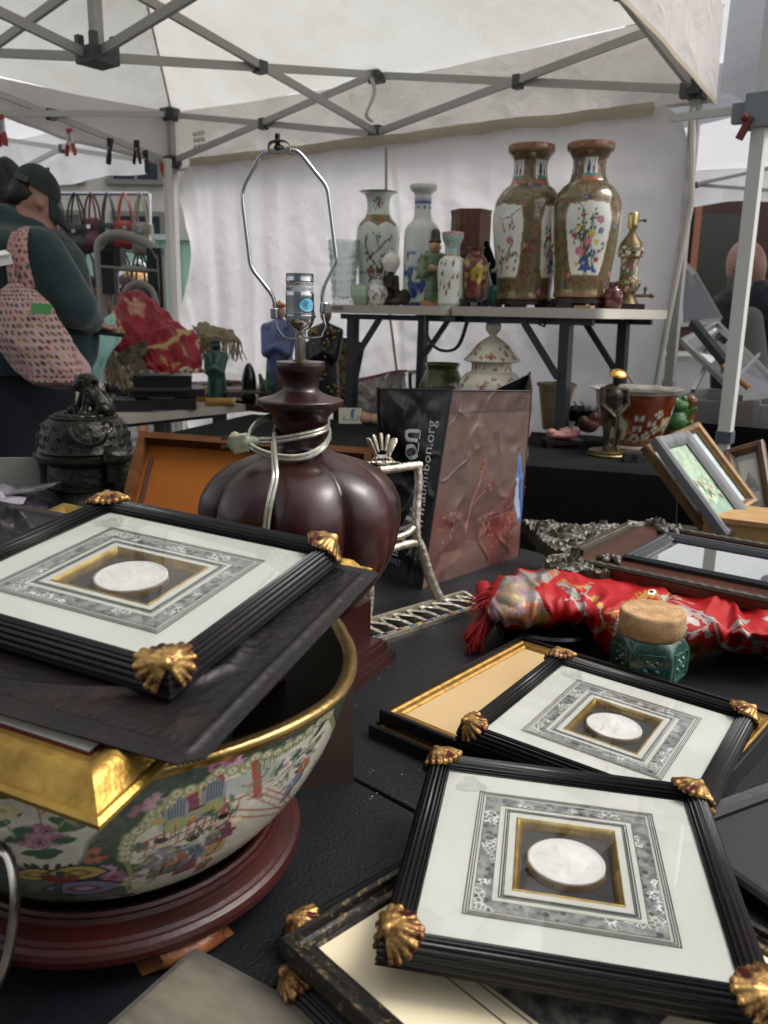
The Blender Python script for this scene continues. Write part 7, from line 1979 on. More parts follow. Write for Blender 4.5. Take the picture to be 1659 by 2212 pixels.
b.grid(V);o=b.obj('saddle',NIK,lamp,sharp=None);md=o.modifiers.new('s','SOLIDIFY');md.thickness=.0014
fb=[(428,262),(432,215),(440,170),(480,152),(545,150),(590,172),(598,215),(600,255)]
q=np.array([L3(*cx4(*s_))for s_ in fb]);qs=spline(q,40)
b=MB();b.grid(np.stack([qs+[0,-.006,0],qs+[0,.006,0]],1));o=b.obj('finial_bracket',NIKB,hpo,sharp=None);md=o.modifiers.new('s','SOLIDIFY');md.thickness=.0012
a_,b2=L3(*cx4(503,215)),L3(*cx4(498,88))
MB().tube([a_+(b2-a_)*t for t in np.linspace(0,1,60)],[.0030+.0004*math.sin(i*1.6)for i in range(60)],12).obj('threaded_stud',NIKB,hpo)
MB().ell(L3(*cx4(510,195)),(.006,.004,.003)).obj('rivet',NIKB,hpo)
CORD=mat('clear_silver_cord','#9c9a8c',.2,.55,col2='#75736a',ns=5,sc=(1,1,1),coat=.6,bump=(70,.2))
cord=root('lamp_cord','clear plastic lamp cord with silver wires wound round the lamp neck','cord',(LXc,LY0,ZT))
def flatcord(pts,n,name='cord_run'):
    q=spline(pts,n)
    b=MB()
    T=np.gradient(q,axis=0);T/=np.linalg.norm(T,axis=1)[:,None]
    up_=np.array([0,0,1.0])-T*T[:,2:3];up_/=np.linalg.norm(up_,axis=1)[:,None]+1e-6
    rad_=q*[1,1,0];sd_=np.cross(T,rad_);sd_/=np.linalg.norm(sd_,axis=1)[:,None]+1e-9
    for s_ in(-1,1):b.tube(q+sd_*s_*.0020,.0024,8)
    return b.obj(name,CORD,cord)
Cn=lambda px,py,dy:L3(px,py,dy)
flatcord([Cn(560,952,-.040),Cn(600,950,-.045),Cn(650,942,-.042),Cn(690,932,-.032),Cn(709,920,-.005),Cn(700,905,.03),Cn(655,898,.040),Cn(606,912,.025),Cn(592,938,-.02),Cn(590,955,-.038)],60)
flatcord([Cn(606,897,.02),Cn(575,903,.0),Cn(548,920,-.02),Cn(537,943,-.035),Cn(545,965,-.046),Cn(580,982,-.052),Cn(625,989,-.055),Cn(665,984,-.05),Cn(698,965,-.035),Cn(712,940,-.005),Cn(706,915,.022)],70)
lobe_y=lambda py:{958:-.05,1000:-.085,1040:-.112,1090:-.123,1141:-.125}[py]
flatcord([Cn(592,940,-.035),Cn(591,958,-.055),Cn(593,1000,-.093),Cn(594,1030,-.112),Cn(586,1070,-.122),Cn(578,1110,-.126),Cn(573,1150,-.126)],60)
pg=blob('plug',[('b',Cn(520,958,-.04),(.020,.014,.022),eul(0,-12,0)),('c',Cn(532,955,-.04),Cn(552,953,-.04),.009,.006),('e',Cn(508,955,-.04),(.009,.007,.013))],mat('clear_yellowed_plastic','#8d9078',.2,trans=.35,col2='#a3a58c',ns=40),cord,.0016,3)
for dy in(-9,9):MB().box(Cn(500,955+dy*1.0,-.04)+np.array([-.006,0,0]),(.013,.0015,.004),eul(0,-12,0)).obj('prong',NIKB,cord)
EZ=mat('tarnished_silver','#b3ac9c',.4,.72,col2='#7d7666',ns=30,lo=.35,hi=.75,bump=(110,.7))
B0,B1=G(784,1345,ZT+.012),G(1003,1281,ZT+.012)
Fr0,Fr1=G(806,1383,ZT+.004),G(1052,1291,ZT+.004)
Fr1=Fr0+(B1-B0)*1.08
ez=root('plate_easel','tarnished silver twig easel with jewelled crest and openwork foot','easel',(B0+B1)/2*[1,1,0]+[0,0,ZT])
eo=np.array(ez.location)
nE=np.cross(B1-B0,[0,0,1.]);nE/=np.linalg.norm(nE)
nE=nE+np.array([0,0,.12]);nE/=np.linalg.norm(nE)
EP=lambda px,py,d=0:PL(px,py,B0+nE*d,nE)-eo
def twig(pts,r0,r1,name,n=24):
    q=spline(pts,n);rr_=1.3*np.linspace(r0,r1,n)*(1+.045*np.sin(np.arange(n)*2.1))
    MB().tube(q,rr_,10).obj(name,EZ,ez)
kE=scale_at(B0)
twig([EP(948,1290),EP(930,1250),EP(918,1210),EP(908,1178),EP(899,1165)],9*kE,8*kE,'upright')
twig([EP(905,1178),EP(899,1150),EP(900,1100),EP(904,1040),EP(902,1002)],8*kE,7.5*kE,'upright')
twig([EP(908,1005),EP(880,1008),EP(850,1012),EP(818,1016)],7.5*kE,7.5*kE,'top_bar')
twig([EP(905,1172),EP(880,1175),EP(850,1184),EP(815,1195),EP(792,1205)],7*kE,7*kE,'cross_bar')
twig([EP(894,1140),EP(880,1152),EP(860,1160),EP(830,1168)],6*kE,5*kE,'twig')
twig([EP(797,1258),EP(798,1285),EP(796,1310),EP(793,1336)],9*kE,8*kE,'upright')
twig([EP(797,1262),EP(800,1200),EP(808,1120),EP(818,1016)],8.5*kE,7*kE,'upright')
lo=lambda q:np.array(q)-eo
def rail(a_,b2,w_,h_,name):MB().bar(lo(a_),lo(b2),w_,h_).obj(name,EZ,ez)
Bl0=B0+(B0-B1)*.12
Fl0=Fr0+(B0-B1)*.12
rail(Bl0,B1,.006,.008,'rear_rail');rail(Fl0,Fr1,.010,.007,'front_rail');rail(B1,Fr1,.006,.006,'end_rail');rail(Bl0,Fl0,.006,.006,'end_rail')
for i in range(9):
    t0=i/9
    for s_ in(0,1):
        a_=Bl0+(B1-Bl0)*(t0+.02);b2=Fl0+(Fr1-Fl0)*min(1,t0+(.19 if s_==0 else .10))
        m_=(a_+b2)/2+(B1-B0)/np.linalg.norm(B1-B0)*(.012 if s_==0 else-.006)
        MB().tube(spline([lo(a_),lo(m_),lo(b2)],10),.0034-.0005*s_,8,flat=.55).obj('openwork_leaf',EZ,ez)
jc=['#a08a3a','#5a1a20','#2c3f5f','#23262a','#6d6a62','#5a1a20','#8f7a35','#2f4a6a']
dF=(Fr1-Fl0)/np.linalg.norm(Fr1-Fl0)
yawF=math.atan2(dF[1],dF[0])
for i in range(19):
    p=Fl0+(Fr1-Fl0)*((i+.7)/19.6)+[0,0,.0037]
    MB().box(lo(p),(.0085,.0052,.0016),rotz(yawF)).obj('enamel_inlay',mat('enamel'+jc[i%8],jc[i%8],.18,coat=.5),ez)
for i,(px,py,qx,qy)in enumerate(((812,985,797,952),(817,975,808,944),(825,972,823,940),(832,974,838,944),(838,984,851,952))):
    a_,b2=EP(px,py,.002),EP(qx,qy,.002)
    MB().tube([a_,a_+(b2-a_)*.5,b2,b2+(b2-a_)*.16],[.0048,.0058,.0066,.0040],10,flat=.5).obj('crest_lobe',EZ,ez)
    for f_,s_ in((.42,.0018),(.95,.0026)):MB().ell(a_+(b2-a_)*f_+nE*.0022,(s_*.8,s_*.6,s_*1.5)).obj('enamel_inlay',mat('enamel'+jc[(i*2+(f_>.5))%8],jc[(i*2+(f_>.5))%8],.18,coat=.5),ez)
cb=MB();q=[EP(*s_)for s_ in((806,992),(815,982),(836,982),(846,992),(838,1003),(813,1003))];cb.add(np.vstack([np.array(q)+nE*.003,np.array(q)-nE*.003]),[tuple(range(6)),tuple(range(6,12))[::-1]]+[(i,6+i,6+(i+1)%6,(i+1)%6)for i in range(6)]);cb.obj('crest_plate',EZ,ez)
for px in(812,819,826,833,840):MB().ell(EP(px,992,.005),(.0022,.0012,.0026)).obj('enamel_inlay',mat('enamel'+jc[px%8],jc[px%8],.18,coat=.5),ez)
for s_ in(-1,1):
    pts_=[EP(826+s_*4,998),EP(826+s_*22,998),EP(826+s_*36,1001),EP(826+s_*52,1006)]
    MB().tube(spline(pts_,16),np.linspace(.0050,.0016,16),8,flat=.6).obj('crest_wing',EZ,ez)
    for t in(.25,.45,.62,.78):
        q=spline(pts_,30)[int(t*29)];MB().ell(q+nE*.003,(.0018,.0012,.0018)).obj('enamel_inlay',mat('enamel'+jc[int(t*20)%8],jc[int(t*20)%8],.18,coat=.5),ez)
BG=root('shopping_bag','glossy woven plastic shopping bag, black printed side and brown bird photograph front','bag',(.10,1.42,ZT))
bo_=np.array(BG.location)
b0,b1,b2=G(815,1231,ZT),G(911,1280,ZT),G(1124,1208,ZT)
b0=b0+[0,.02,0];b1=b1+[0,.02,0];b2=b2+[0,.02,0]
b3=b0+b2-b1
t0,t1,t2=P(816,840,b0[1]),P(976,843,b1[1]+.02),P(1149,845,b2[1])
t3=P(1144,807,b3[1]-.02)
def panel(q00,q10,q01,q11,amp,seed,mid=None,fold=None,sag=None):
    q00,q10,q01,q11=map(lambda s_:np.array(s_)-bo_,(q00,q10,q01,q11))
    N_=np.cross(q10-q00,q01-q00);N_/=np.linalg.norm(N_)
    def f(u,v,off=0.0):
        u,v=np.asarray(u,float),np.asarray(v,float)
        p=(q00*((1-u)*(1-v))[...,None]+q10*(u*(1-v))[...,None]+q01*((1-u)*v)[...,None]+q11*(u*v)[...,None])
        if sag is not None:p=p-np.array([0,0,1.])*(sag(u)*v)[...,None]
        e=np.clip(np.minimum(np.minimum(u,1-u)*8,1),0,1)*np.clip(np.minimum(v,1.02-v)*7,0,1)
        s_=np.stack([u*1.8,v*2.6],-1)
        d_=amp*(1-2.2*np.abs(fbm(s_+.4*fbm(s_*1.5,seed+5)[...,None],seed,2)))*e+amp*.55*np.maximum(0,1-6*np.abs(vn(s_*np.array([2.6,1.5])+.6*vn(s_*2,seed+8)[...,None],seed+2)))*np.clip(e*2,0,1)
        if fold is not None:d_=d_+fold(u,v)
        return p+N_*(d_+off)[...,None]
    return f
BAGM=mat('bag_print','attr',rough=.32,coat=.12,bump=(420,.15))
def mkpanel(name,f,n,m,paintf,size):
    U,V=np.meshgrid(np.linspace(0,1,n),np.linspace(0,1,m),indexing='ij')
    b=MB();b.grid(f(U,V));o=b.obj(name,BAGM,BG,sharp=None)
    pt=Paint(np.stack([U.ravel()*size[0],V.ravel()*size[1]],1),c('#101012',0));paintf(pt);setcol(o,pt.C)
    return o
foldk=lambda u,v:-.040*np.exp(-((v-.62+.35*u)/.16)**2)*np.clip((.75-u)*2.5,0,1)*np.clip(u*5+.25,0,1)
fK=panel(b0,b1,t0,t1,.004,3,fold=foldk)
def paint_black(pt):pt.mottle(30,.3,c('#16161a',0),3);pt.rect(0,1,.322,.4,c('#1a1a1e',0))
mkpanel('black_side',fK,70,130,paint_black,(.15,.34))
fB=panel(b1,b2,t1,t2,.0030,9)
def paint_brown(pt):
    W_2,H_2=.28,.33
    x,y=pt.p[:,0]/W_2,pt.p[:,1]/H_2
    t=np.clip((.55-y)/.45,0,1)[:,None]
    pt.C[:]=np.array(c('#584740',0))*(1-t)+np.array(c('#5c3c36',0))*t
    pt.mottle(7,.25,c('#6d5a50',0),5,.5);pt.mottle(9,.2,c('#663630',0),7,.4,(y<.45));pt.mottle(12,.3,c('#84605a',0),8,.5,y<.3)
    m_=(y<.28)&(x>.62);pt.mottle(10,-.1,c('#6f2a26',0),9,.5,m_)
    st_=c('#8d5f56',0);sd2=c('#4a2420',0)
    P2=lambda a_,b_:(a_*W_2,b_*H_2)
    pt.stroke([P2(.37,.24),P2(.40,.33),P2(.395,.38),P2(.44,.47),P2(.47,.55)],.0017,st_);pt.stroke([P2(.40,.38),P2(.47,.42),P2(.55,.47)],.0014,st_)
    rg=random.Random(3)
    for a_,b_,n_,s_ in((.49,.60,26,.016),(.46,.565,14,.012),(.58,.49,20,.014),(.55,.46,12,.01),(.60,.28,60,.035),(.62,.22,50,.03),(.20,.30,40,.06),(.86,.22,90,.06),(.82,.12,60,.06),(.9,.3,60,.05)):
        for _ in range(n_):
            xx,yy=a_+rg.gauss(0,s_),b_+rg.gauss(0,s_)
            pt.disc(P2(xx,yy),rg.uniform(.0012,.0028),rg.choice([sd2,c('#7a3a30',0),c('#8d5a4c',0),c('#5f2f2a',0)]))
    pt.poly([P2(.895,.66),P2(.93,.60),P2(.97,.48),P2(1,.30),P2(1,.20),P2(.95,.24),P2(.90,.36),P2(.885,.52)],c('#4d6a9a',0));pt.poly([P2(.885,.50),P2(.93,.46),P2(.985,.26),P2(.95,.24),P2(.90,.34)],c('#8f9fb5',0))
    for q in range(7):pt.stroke([P2(.91+q*.008,.60-q*.03),P2(.94+q*.009,.40-q*.03)],.0007,c('#2f4a7d',0))
    pt.poly([P2(.86,.675),P2(.905,.67),P2(.90,.65)],BLK_)
    pt.rect(0,1,H_2*.885,1,c('#4c3a36',0));pt.rect(0,1,H_2*.882,H_2*.888,c('#2f2422',0))
    for l in(((.80,.96),(.92,.96)),((.92,.96),(.92,.90)),((.92,.90),(.80,.90)),((.80,.90),(.80,.96)),((.80,.96),(.92,.90))):pt.stroke([P2(*l[0]),P2(*l[1])],.0008,c('#2a201e',0))
mkpanel('photo_front',fB,150,170,paint_brown,(.28,.33))
fR=panel(b2,b3,t2,t3,.012,14)
def paint_r(pt):pt.C[:]=c('#6a5248',0);pt.mottle(20,.1,c('#5a3530',0),3,.7,pt.p[:,1]<.15);pt.mottle(12,.2,c('#7d6258',0),4,.6)
mkpanel('photo_side',fR,50,110,paint_r,(.15,.34))
fRear=panel(b3,b0,t3,t0,.006,17,sag=lambda u:.032*np.clip(u*3.2,0,1)*np.clip((1-u)*6,0,1));mkpanel('black_rear',fRear,50,60,paint_black,(.28,.34))
for f,us in((fK,(0.0,1.0)),(fR,(0.0,1.0))):
    for u_ in us:
        v_=np.linspace(0,1.01,40);MB().tube(f(np.full(40,u_),v_),.0042 if not(f is fR and u_==0)else .0015,7,flat=.6).obj('edge_binding',mat('black_binding','#0c0c0d',.45),BG)
for f in(fK,fB,fR,fRear):
    u_=np.linspace(0,1,30);MB().tube(f(u_,np.full(30,1.0)),.0016,6).obj('hem',mat('black_binding','#0c0c0d',.45),BG)
LET=mat('white_print','#c9c9c6',.35)
def lettering(txt,size,u0_,v0_,tilt=0.0,bold=.0,m=LET,f=fK,PW=.15,PH=.34,serif=False,align='LEFT'):
    v,fc=textmesh(txt,size,align)
    ca,sa=math.cos(tilt),math.sin(tilt)
    al,ac=v[:,0],v[:,1]
    x=u0_-ac/PW;y=v0_+al/PH
    b=MB();b.add(f(x,y,.0009),fc)
    if bold:b.add(f(x+bold/PW,y,.00095),fc);b.add(f(x,y+bold/PH,.001),fc)
    if serif:
        ext=[0]
        for(a0_,a1_,h_)in serif:
            uu=np.array([u0_-(h_-.0014)/PW,u0_-(h_+.0014)/PW,u0_-(h_+.0014)/PW,u0_-(h_-.0014)/PW]);vv=np.array([v0_+a0_/PH,v0_+a0_/PH,v0_+a1_/PH,v0_+a1_/PH])
            b.add(f(uu,vv,.001),[(0,1,2,3)])
    return b.obj('lettering',m,BG,smooth=False)
lettering('Audubon',.056,.50,.19,bold=.0014,serif=[(-.004,.012,-.0215),(.026,.044,-.0215),(.168,.184,-.0215),(.19,.206,-.0215)])
lettering('www.audubon.org',.028,.80,.235)
def flat_letter(txt,size,u_,v_):
    v,fc=textmesh(txt,size,'CENTER');b=MB();b.add(fK(u_+v[:,0]/.15,v_+v[:,1]/.34,.001),fc);return b.obj('lettering',LET,BG,smooth=False)
flat_letter('RPET',.016,.40,.075);flat_letter('1',.014,.40,.135)
tri=np.array([(math.sin(a_)*.014,math.cos(a_)*.014)for a_ in np.linspace(0,2*math.pi,4)])
for i in range(3):
    a_,b_=tri[i]*.95+tri[i+1]*.05,tri[i]*.22+tri[i+1]*.78
    q=np.linspace(0,1,8)[:,None]*(b_-a_)+a_
    MB().tube(fK(.40+q[:,0]/.15,.137+q[:,1]/.34,.001),.0011,5).obj('recycling_mark',LET,BG)
RSILK=mat('red_silk','attr',rough=.56,bump=(700,.15),spec=.25)
def GG(*l):return[G(*q)for q in l]
ofr=.0
rows_=[GG((1050,1275,.775),(1085,1245,.795),(1180,1222,.80),(1290,1236,.80),(1400,1262,.80),(1500,1280,.80),(1600,1300,.80),(1720,1325,.80)),
         GG((1048,1292,.790),(1090,1262,.815),(1180,1245,.812),(1290,1258,.806),(1400,1285,.802),(1500,1300,.803),(1600,1315,.803),(1720,1340,.803)),
         GG((1050,1315,.795),(1100,1290,.815),(1190,1278,.816),(1280,1288,.812),(1370,1312,.812),(1480,1325,.810),(1590,1345,.808),(1720,1362,.806)),
         GG((1052,1338,.785),(1110,1322,.800),(1190,1315,.802),(1270,1325,.800),(1345,1350,.797),(1460,1372,.790),(1590,1375,.795),(1720,1390,.790)),
         GG((1056,1346,.768),(1110,1346,.776),(1180,1345,.776),(1258,1348,.776),(1320,1402,.752),(1420,1428,.742),(1570,1400,.755),(1720,1425,.750)),
         GG((1064,1344,.758),(1112,1345,.764),(1180,1344,.764),(1262,1349,.764),(1328,1405,.740),(1430,1430,.738),(1580,1396,.740),(1720,1428,.739))]
SHW,V,T,U=drape('embroidered_shawl','red silk shawl with gold and silver embroidery bunched under the carved mirror','shawl',rows_,RSILK,150,420,.004,6,(4,9),th=.002,rdg=.0042)
pv2=projv(V.reshape(-1,3)if V.ndim==3 else V)
X_=U*.33;Y_2=(1-T)*.13
pt=Paint(np.stack([X_,Y_2],1),c('#8c060b',0))
PVs=pv2
def on_sh(px,py):return np.array([X_,Y_2]).T[((PVs-[px,py])**2).sum(1).argmin()]
def os_(*l):return[tuple(on_sh(*q))for q in l]
SIL=c('#8f8783',.5);GLS=c('#96733a',.5);SGR=c('#6f756c',.3);PKS=c('#8a6a78',.3)
band=pt.inside(os_((1052,1346),(1054,1320),(1070,1290),(1085,1255),(1130,1235),(1180,1225),(1210,1240),(1180,1262),(1155,1275),(1165,1290),(1175,1310),(1190,1335),(1175,1346)))
pt.put(band,SIL);pt.mottle(110,.05,SGR,3,1,band);pt.mottle(140,.2,PKS,4,1,band);pt.put(band&(fbm(pt.p*60,6)>.2)&(np.sin(pt.p[:,0]*1500+pt.p[:,1]*900)>-.2),GLS);pt.mottle(120,.42,c('#9a4a2a',0),8,1,band);pt.put(band&(np.sin((pt.p[:,0]+.4*fbm(pt.p*40,9)/40)*2100)>.75),c('#6d6764',.3))
pt.ms=band
for q in range(5):pt.stroke(os_((1075,1330-q*5),(1085,1305-q*5),(1105,1292-q*3),(1125,1300-q*4),(1135,1318-q*3)),.0007,GLS if q%2 else SGR)
for q in range(9):pt.stroke(os_((1120+q*6,1345),(1128+q*6,1320),(1130+q*7,1300)),.0006,c('#8f3a3e',0)if q%2 else GLS)
pt.put(band&(PVs[:,0]>1155)&(PVs[:,1]>1305)&(fbm(PVs*.05,4)>-.1),GLS)
pt.ms=None
bd=pt.inside(os_((1200,1262),(1220,1262),(1255,1290),(1268,1318),(1250,1320),(1238,1300),(1220,1280)));pt.put(bd,SIL);pt.mottle(120,.1,c('#7d2a28',0),5,1,bd)
for q in((1190,1325),(1185,1318)):pt.disc(on_sh(*q),.0016,BLK_);
pt.stroke(os_((1250,1288),(1275,1295),(1290,1298)),.0009,SIL);pt.leaf(on_sh(1243,1287),.006,.0035,0,SGR);pt.leaf(on_sh(1285,1298),.006,.004,.5,GLS);pt.leaf(on_sh(1296,1310),.006,.004,-.4,GLS)
pt.stroke(os_((1296,1312),(1300,1330),(1303,1345)),.0009,SIL);pt.leaf(on_sh(1303,1352),.006,.003,1.5,GLS);pt.stroke(os_((1238,1352),(1255,1335),(1265,1322),(1272,1330)),.0009,SIL)
pt.flower(on_sh(1405,1285),.008,c('#a8692a',.3),c('#b5a08a',0),7,0,.3);pt.disc(on_sh(1408,1282),.0035,c('#c9c4ba',0),1.4);pt.disc(on_sh(1408,1281),.0018,BLK_,1.4)
pt.stroke(os_((1345,1400),(1330,1370),(1335,1340),(1360,1318),(1392,1300)),.0028,c('#a58f86',.1))
for i in range(26):
    a_=os_((1345,1400),(1330,1370),(1335,1340),(1360,1318),(1392,1300));q=spline(a_,27)[i];pt.disc(q,.0014,c('#c4cbc8',.2)if i%2 else c('#6f8f98',.2))
for i in range(13):pt.stroke(os_((1330+i*5,1375-i*6),(1308+i*6,1352-i*6)),.0006,c('#b06a2e',.2))
for i in range(11):pt.stroke(os_((1345+i*6,1385-i*7),(1368+i*5,1382-i*6)),.0006,c('#b06a2e',.2))
d2=pt.inside(os_((1440,1310),(1470,1310),(1520,1345),(1545,1375),(1530,1400),(1490,1390),(1460,1360),(1470,1340)));pt.put(d2&(fbm(pt.p*130,5)>.02),SIL)
d3=pt.inside(os_((1380,1425),(1440,1395),(1520,1385),(1575,1372),(1560,1405),(1480,1425),(1420,1436)));pt.put(d3,c('#6d4a2c',.3));pt.mottle(110,.0,GLS,6,1,d3);pt.mottle(120,.2,c('#6f1a18',0),8,1,d3)
pt.stroke(os_((1430,1300),(1480,1312),(1520,1330),(1545,1345),(1600,1360),(1640,1400)),.0010,SIL);pt.stroke(os_((1545,1345),(1552,1380),(1570,1395)),.0010,SIL)
for px,py,a_ in((1437,1298,.1),(1487,1325,-.8),(1590,1352,.4),(1605,1345,.6),(1580,1400,.2),(1632,1405,1.0),(1640,1385,.3),(1500,1345,-.5),(1620,1372,.2)):pt.leaf(on_sh(px,py),.0065,.0035,a_,SIL)
rg=random.Random(41)
for _ in range(15):
    px,py=rg.uniform(1200,1650),rg.uniform(1250,1400)
    pth=[(px,py)]
    a_=rg.uniform(-.5,.7)
    for q in range(5):a_+=rg.uniform(-.5,.5);pth.append((pth[-1][0]+16*math.cos(a_),pth[-1][1]+9*math.sin(a_)))
    cc=rg.choice([SIL,SIL,GLS]);pp2=os_(*pth);pt.stroke(pp2,.0008,cc)
    for q in pp2[1::2]:pt.leaf((q[0]+rg.uniform(-.003,.003),q[1]+rg.uniform(-.003,.003)),.0042,.0022,rg.uniform(0,3),cc)
setcol(SHW,pt.C)
RPL=mat('red_silk_plain','#7c060a',.5,spec=.3)
fo_=np.array(SHW.location)
blob('silk_end',[('c',G(1052,1335,.765)-fo_,G(1022,1375,.752)-fo_,.016,.014),('c',G(1050,1300,.785)-fo_,G(1044,1270,.785)-fo_,.014,.013),('c',G(1030,1370,.755)-fo_,G(1042,1352,.760)-fo_,.014,.014)],RPL,SHW,.004,3)
THR=mat('red_thread','#82080d',.6,spec=.3)
fringe(SHW,GG((1054,1346,.770),(1053,1330,.788),(1056,1315,.798)),(-.55,-.35,-1.0),60,.048,THR,.0008,3)
fringe(SHW,GG((1062,1300,.80),(1075,1275,.808),(1090,1258,.812)),(-1.0,-.15,-.45),60,.034,THR,.0008,5)
fringe(SHW,GG((1040,1345,.765),(1032,1365,.757)),(-.10,-.5,-.45),28,.040,THR,.0008,7)
p=G(1190,1385,ZT)
r=root('lacquer_stand','round black lacquered stand tucked under the red shawl behind the frames','stand',(p[0]+.005,p[1]+.03,ZT),group='vase stands')
MB().lathe([(.074,.016),(.083,.018),(.086,.022),(.083,.026),(.076,.027),(.070,.024),(.066,.020),(.001,.020)],64).obj('top_ring',BLK,r)
for q in range(6):
    a_=q*math.pi/3+.2
    MB().box((.072*math.cos(a_),.072*math.sin(a_),.008),(.030,.012,.016),rotz(a_+math.pi/2),(1.3,1.2)).obj('foot',BLK,r)
p=G(1415,1492,ZT);p[1]+=.035
kj=scale_at(p)
r=root('green_jar','hexagonal green glazed ginger jar with a round tan cork lid','jar',(p[0],p[1],ZT),(0,0,.28))
JG=mat('green_jar_glaze','#16302a',.2,col2='#35594e',ns=14,lo=.35,hi=.7,coat=.3,bump=(60,.3))
def hexr(A,R,Z):
    t=np.clip((Z-.0)/.012,0,1)*np.clip((.066-Z)/.016,0,1)
    hx_=1/np.cos((np.abs((A%(math.pi/3)))-math.pi/6))*.93
    return R*(1+(hx_-1)*t)
b=MB();b.lathe(spline([(.030,0),(.036,.001),(.044,.012),(.046,.030),(.0455,.046),(.042,.058),(.036,.066),(.030,.069)],60),120,rf=hexr);b.obj('body',JG,r,sharp=None)
for q in range(6):
    a_=(q+.5)*math.pi/3
    R=rotz(a_)
    for dx,dz,s_ in((0,.034,.006),(.007,.028,.004),(-.007,.028,.004),(.006,.040,.0035),(-.006,.040,.0035)):MB().ell(R@np.array([dx,-.0425,dz]),(s_,.0025,s_*.9),R,10,6).obj('relief_flower',JG,r)
    fr_=[R@np.array([x,-.0428,z])for x,z in((-.016,.016),(.016,.016),(.016,.050),(-.016,.050),(-.016,.016))];MB().tube(fr_,.0009,6).obj('relief_border',JG,r)
CK=mat('cork','#a0805a',.9,col2='#8a6a46',ns=50,bump=(120,.5))
b=MB();lp=[(.036,.064),(.040,.066),(.0415,.080),(.0415,.092),(.0405,.0955),(.038,.0965)]
for x in np.linspace(.036,.002,20):lp.append((x,.0965+.0004*math.sin(x*1100)))
b.lathe(lp,64,rf=lambda A,R,Z:R*(1+.006*np.sin(A*5)+.004*np.sin(A*11)));b.obj('lid',CK,r,sharp=60)
mo3=np.array([.354,1.226]);yawM=math.atan2(-.62,.785)
mr=root('carved_mirror','old looking glass in a dark carved frame with rose crest, lying on the red shawl','mirror',(mo3[0],mo3[1],.807),(0,rad(.0),yawM))
CRV=mat('carved_dark_oak','#3a3323',.42,col2='#251f16',ns=40,lo=.4,hi=.75,bump=(130,.4),spec=.5)
ROSEW=mat('rosewood_band','#35190f',.3,col2='#4a2616',ns=12,sc=(1,7,1),lo=.35,hi=.8,bump=(80,.15))
LM=.62
MB().prism([(-.075,-.002),(LM,-.002),(LM,.302),(-.075,.302)],-.004,.010).obj('wood_panel',ROSEW,mr)
def rope(y):
    b=MB();n_=110
    b.tube([(x,y,.012)for x in np.linspace(-.05,LM,n_)],[.006*(1+.16*math.sin(i*2.0))for i in range(n_)],8);return b
rope(.004).obj('carved_edge',CRV,mr);rope(.297).obj('carved_edge',CRV,mr)
BM=mat('black_moulding','#0f1013',.25,coat=.3)
def mold_rect(x0,x1,y0,y1,prof,m,name):molding(mr,(x1-x0)/2,(y1-y0)/2,prof,m,((x0+x1)/2,(y0+y1)/2),name,.010)
mold_rect(-.014,LM-.02,.060,.250,[(0,0),(0,.006),(.003,.010),(.006,.009),(.008,.006),(.011,.0085),(.014,.007),(.016,.004),(.020,.006),(.023,.003),(.023,0)],BM,'inner_moulding')
gx0,gx1,gy0,gy1=.009,LM-.043,.083,.227
bv=.012
MB().add([(gx0,gy0,.0105),(gx1,gy0,.0105),(gx1,gy1,.0105),(gx0,gy1,.0105),(gx0+bv,gy0+bv,.0118),(gx1-bv,gy0+bv,.0118),(gx1-bv,gy1-bv,.0118),(gx0+bv,gy1-bv,.0118)],[(0,1,5,4),(1,2,6,5),(2,3,7,6),(3,0,4,7),(4,5,6,7)]).obj('mirror_glass',mat('mirror_silver','#dfe3e2',.015,1),mr,smooth=False)
crest=[(-.060,-.050),(-.085,-.045),(-.108,-.018),(-.115,.012),(-.100,.040),(-.135,.050),(-.158,.075),(-.180,.085),(-.195,.115),(-.222,.135),(-.235,.160),(-.262,.182),(-.258,.203),(-.236,.208),(-.215,.200),(-.190,.222),(-.160,.232),(-.145,.255),(-.118,.262),(-.110,.290),(-.105,.315),(-.080,.338),(-.045,.350),(-.005,.335),(-.02,.312),(-.060,.303),(-.076,.285),(-.076,.010),(-.058,.001),(-.005,-.006),(-.01,-.028)]
rg=random.Random(17)
scr=[]
for _ in range(34):
    scr.append((rg.uniform(-.25,-.03),rg.uniform(-.04,.34),rg.uniform(.012,.026),rg.uniform(0,6),rg.choice([-1,1])))
def carve(q):
    x,y=q[:,0],q[:,1]
    h=np.full(len(q),.007)+.0045*np.maximum(0,fbm(q*95,3))+.003*np.abs(np.sin(q[:,0]*260+3*np.sin(q[:,1]*90)))
    for cx,cy,s_,ph,sg in scr:
        dx,dy=x-cx,y-cy
        rr_=np.hypot(dx,dy);th_=np.arctan2(dy,dx)
        m_=np.clip(1-rr_/s_,0,1)
        h=np.maximum(h,.006+.0155*m_**.45*(.55+.45*np.cos(rr_/s_*15+sg*th_+ph)))
    for cx,cy,s_ in((-.155,.145,.030),(-.062,-.012,.022),(-.055,.318,.022)):
        dx,dy=x-cx,y-cy
        rr_=np.hypot(dx,dy);th_=np.arctan2(dy,dx)
        m_=np.clip(1.05-rr_/s_,0,1)
        h=np.where(rr_<s_,.010+.018*m_**.5*(.6+.4*np.cos(rr_/s_*13-th_*1.0+np.sin(th_*5))),h)
    return h
slab('carved_crest',crest,.0017,carve,.014,CRV,mr)
MB().box((-.083,.148,.014),(.022,.21,.010)).obj('beaded_bar',CRV,mr)
for i in range(26):MB().ell((-.083,.050+i*.0078,.0192),(.0045,.0034,.0025),seg=8,rings=5).obj('bead',CRV,mr)
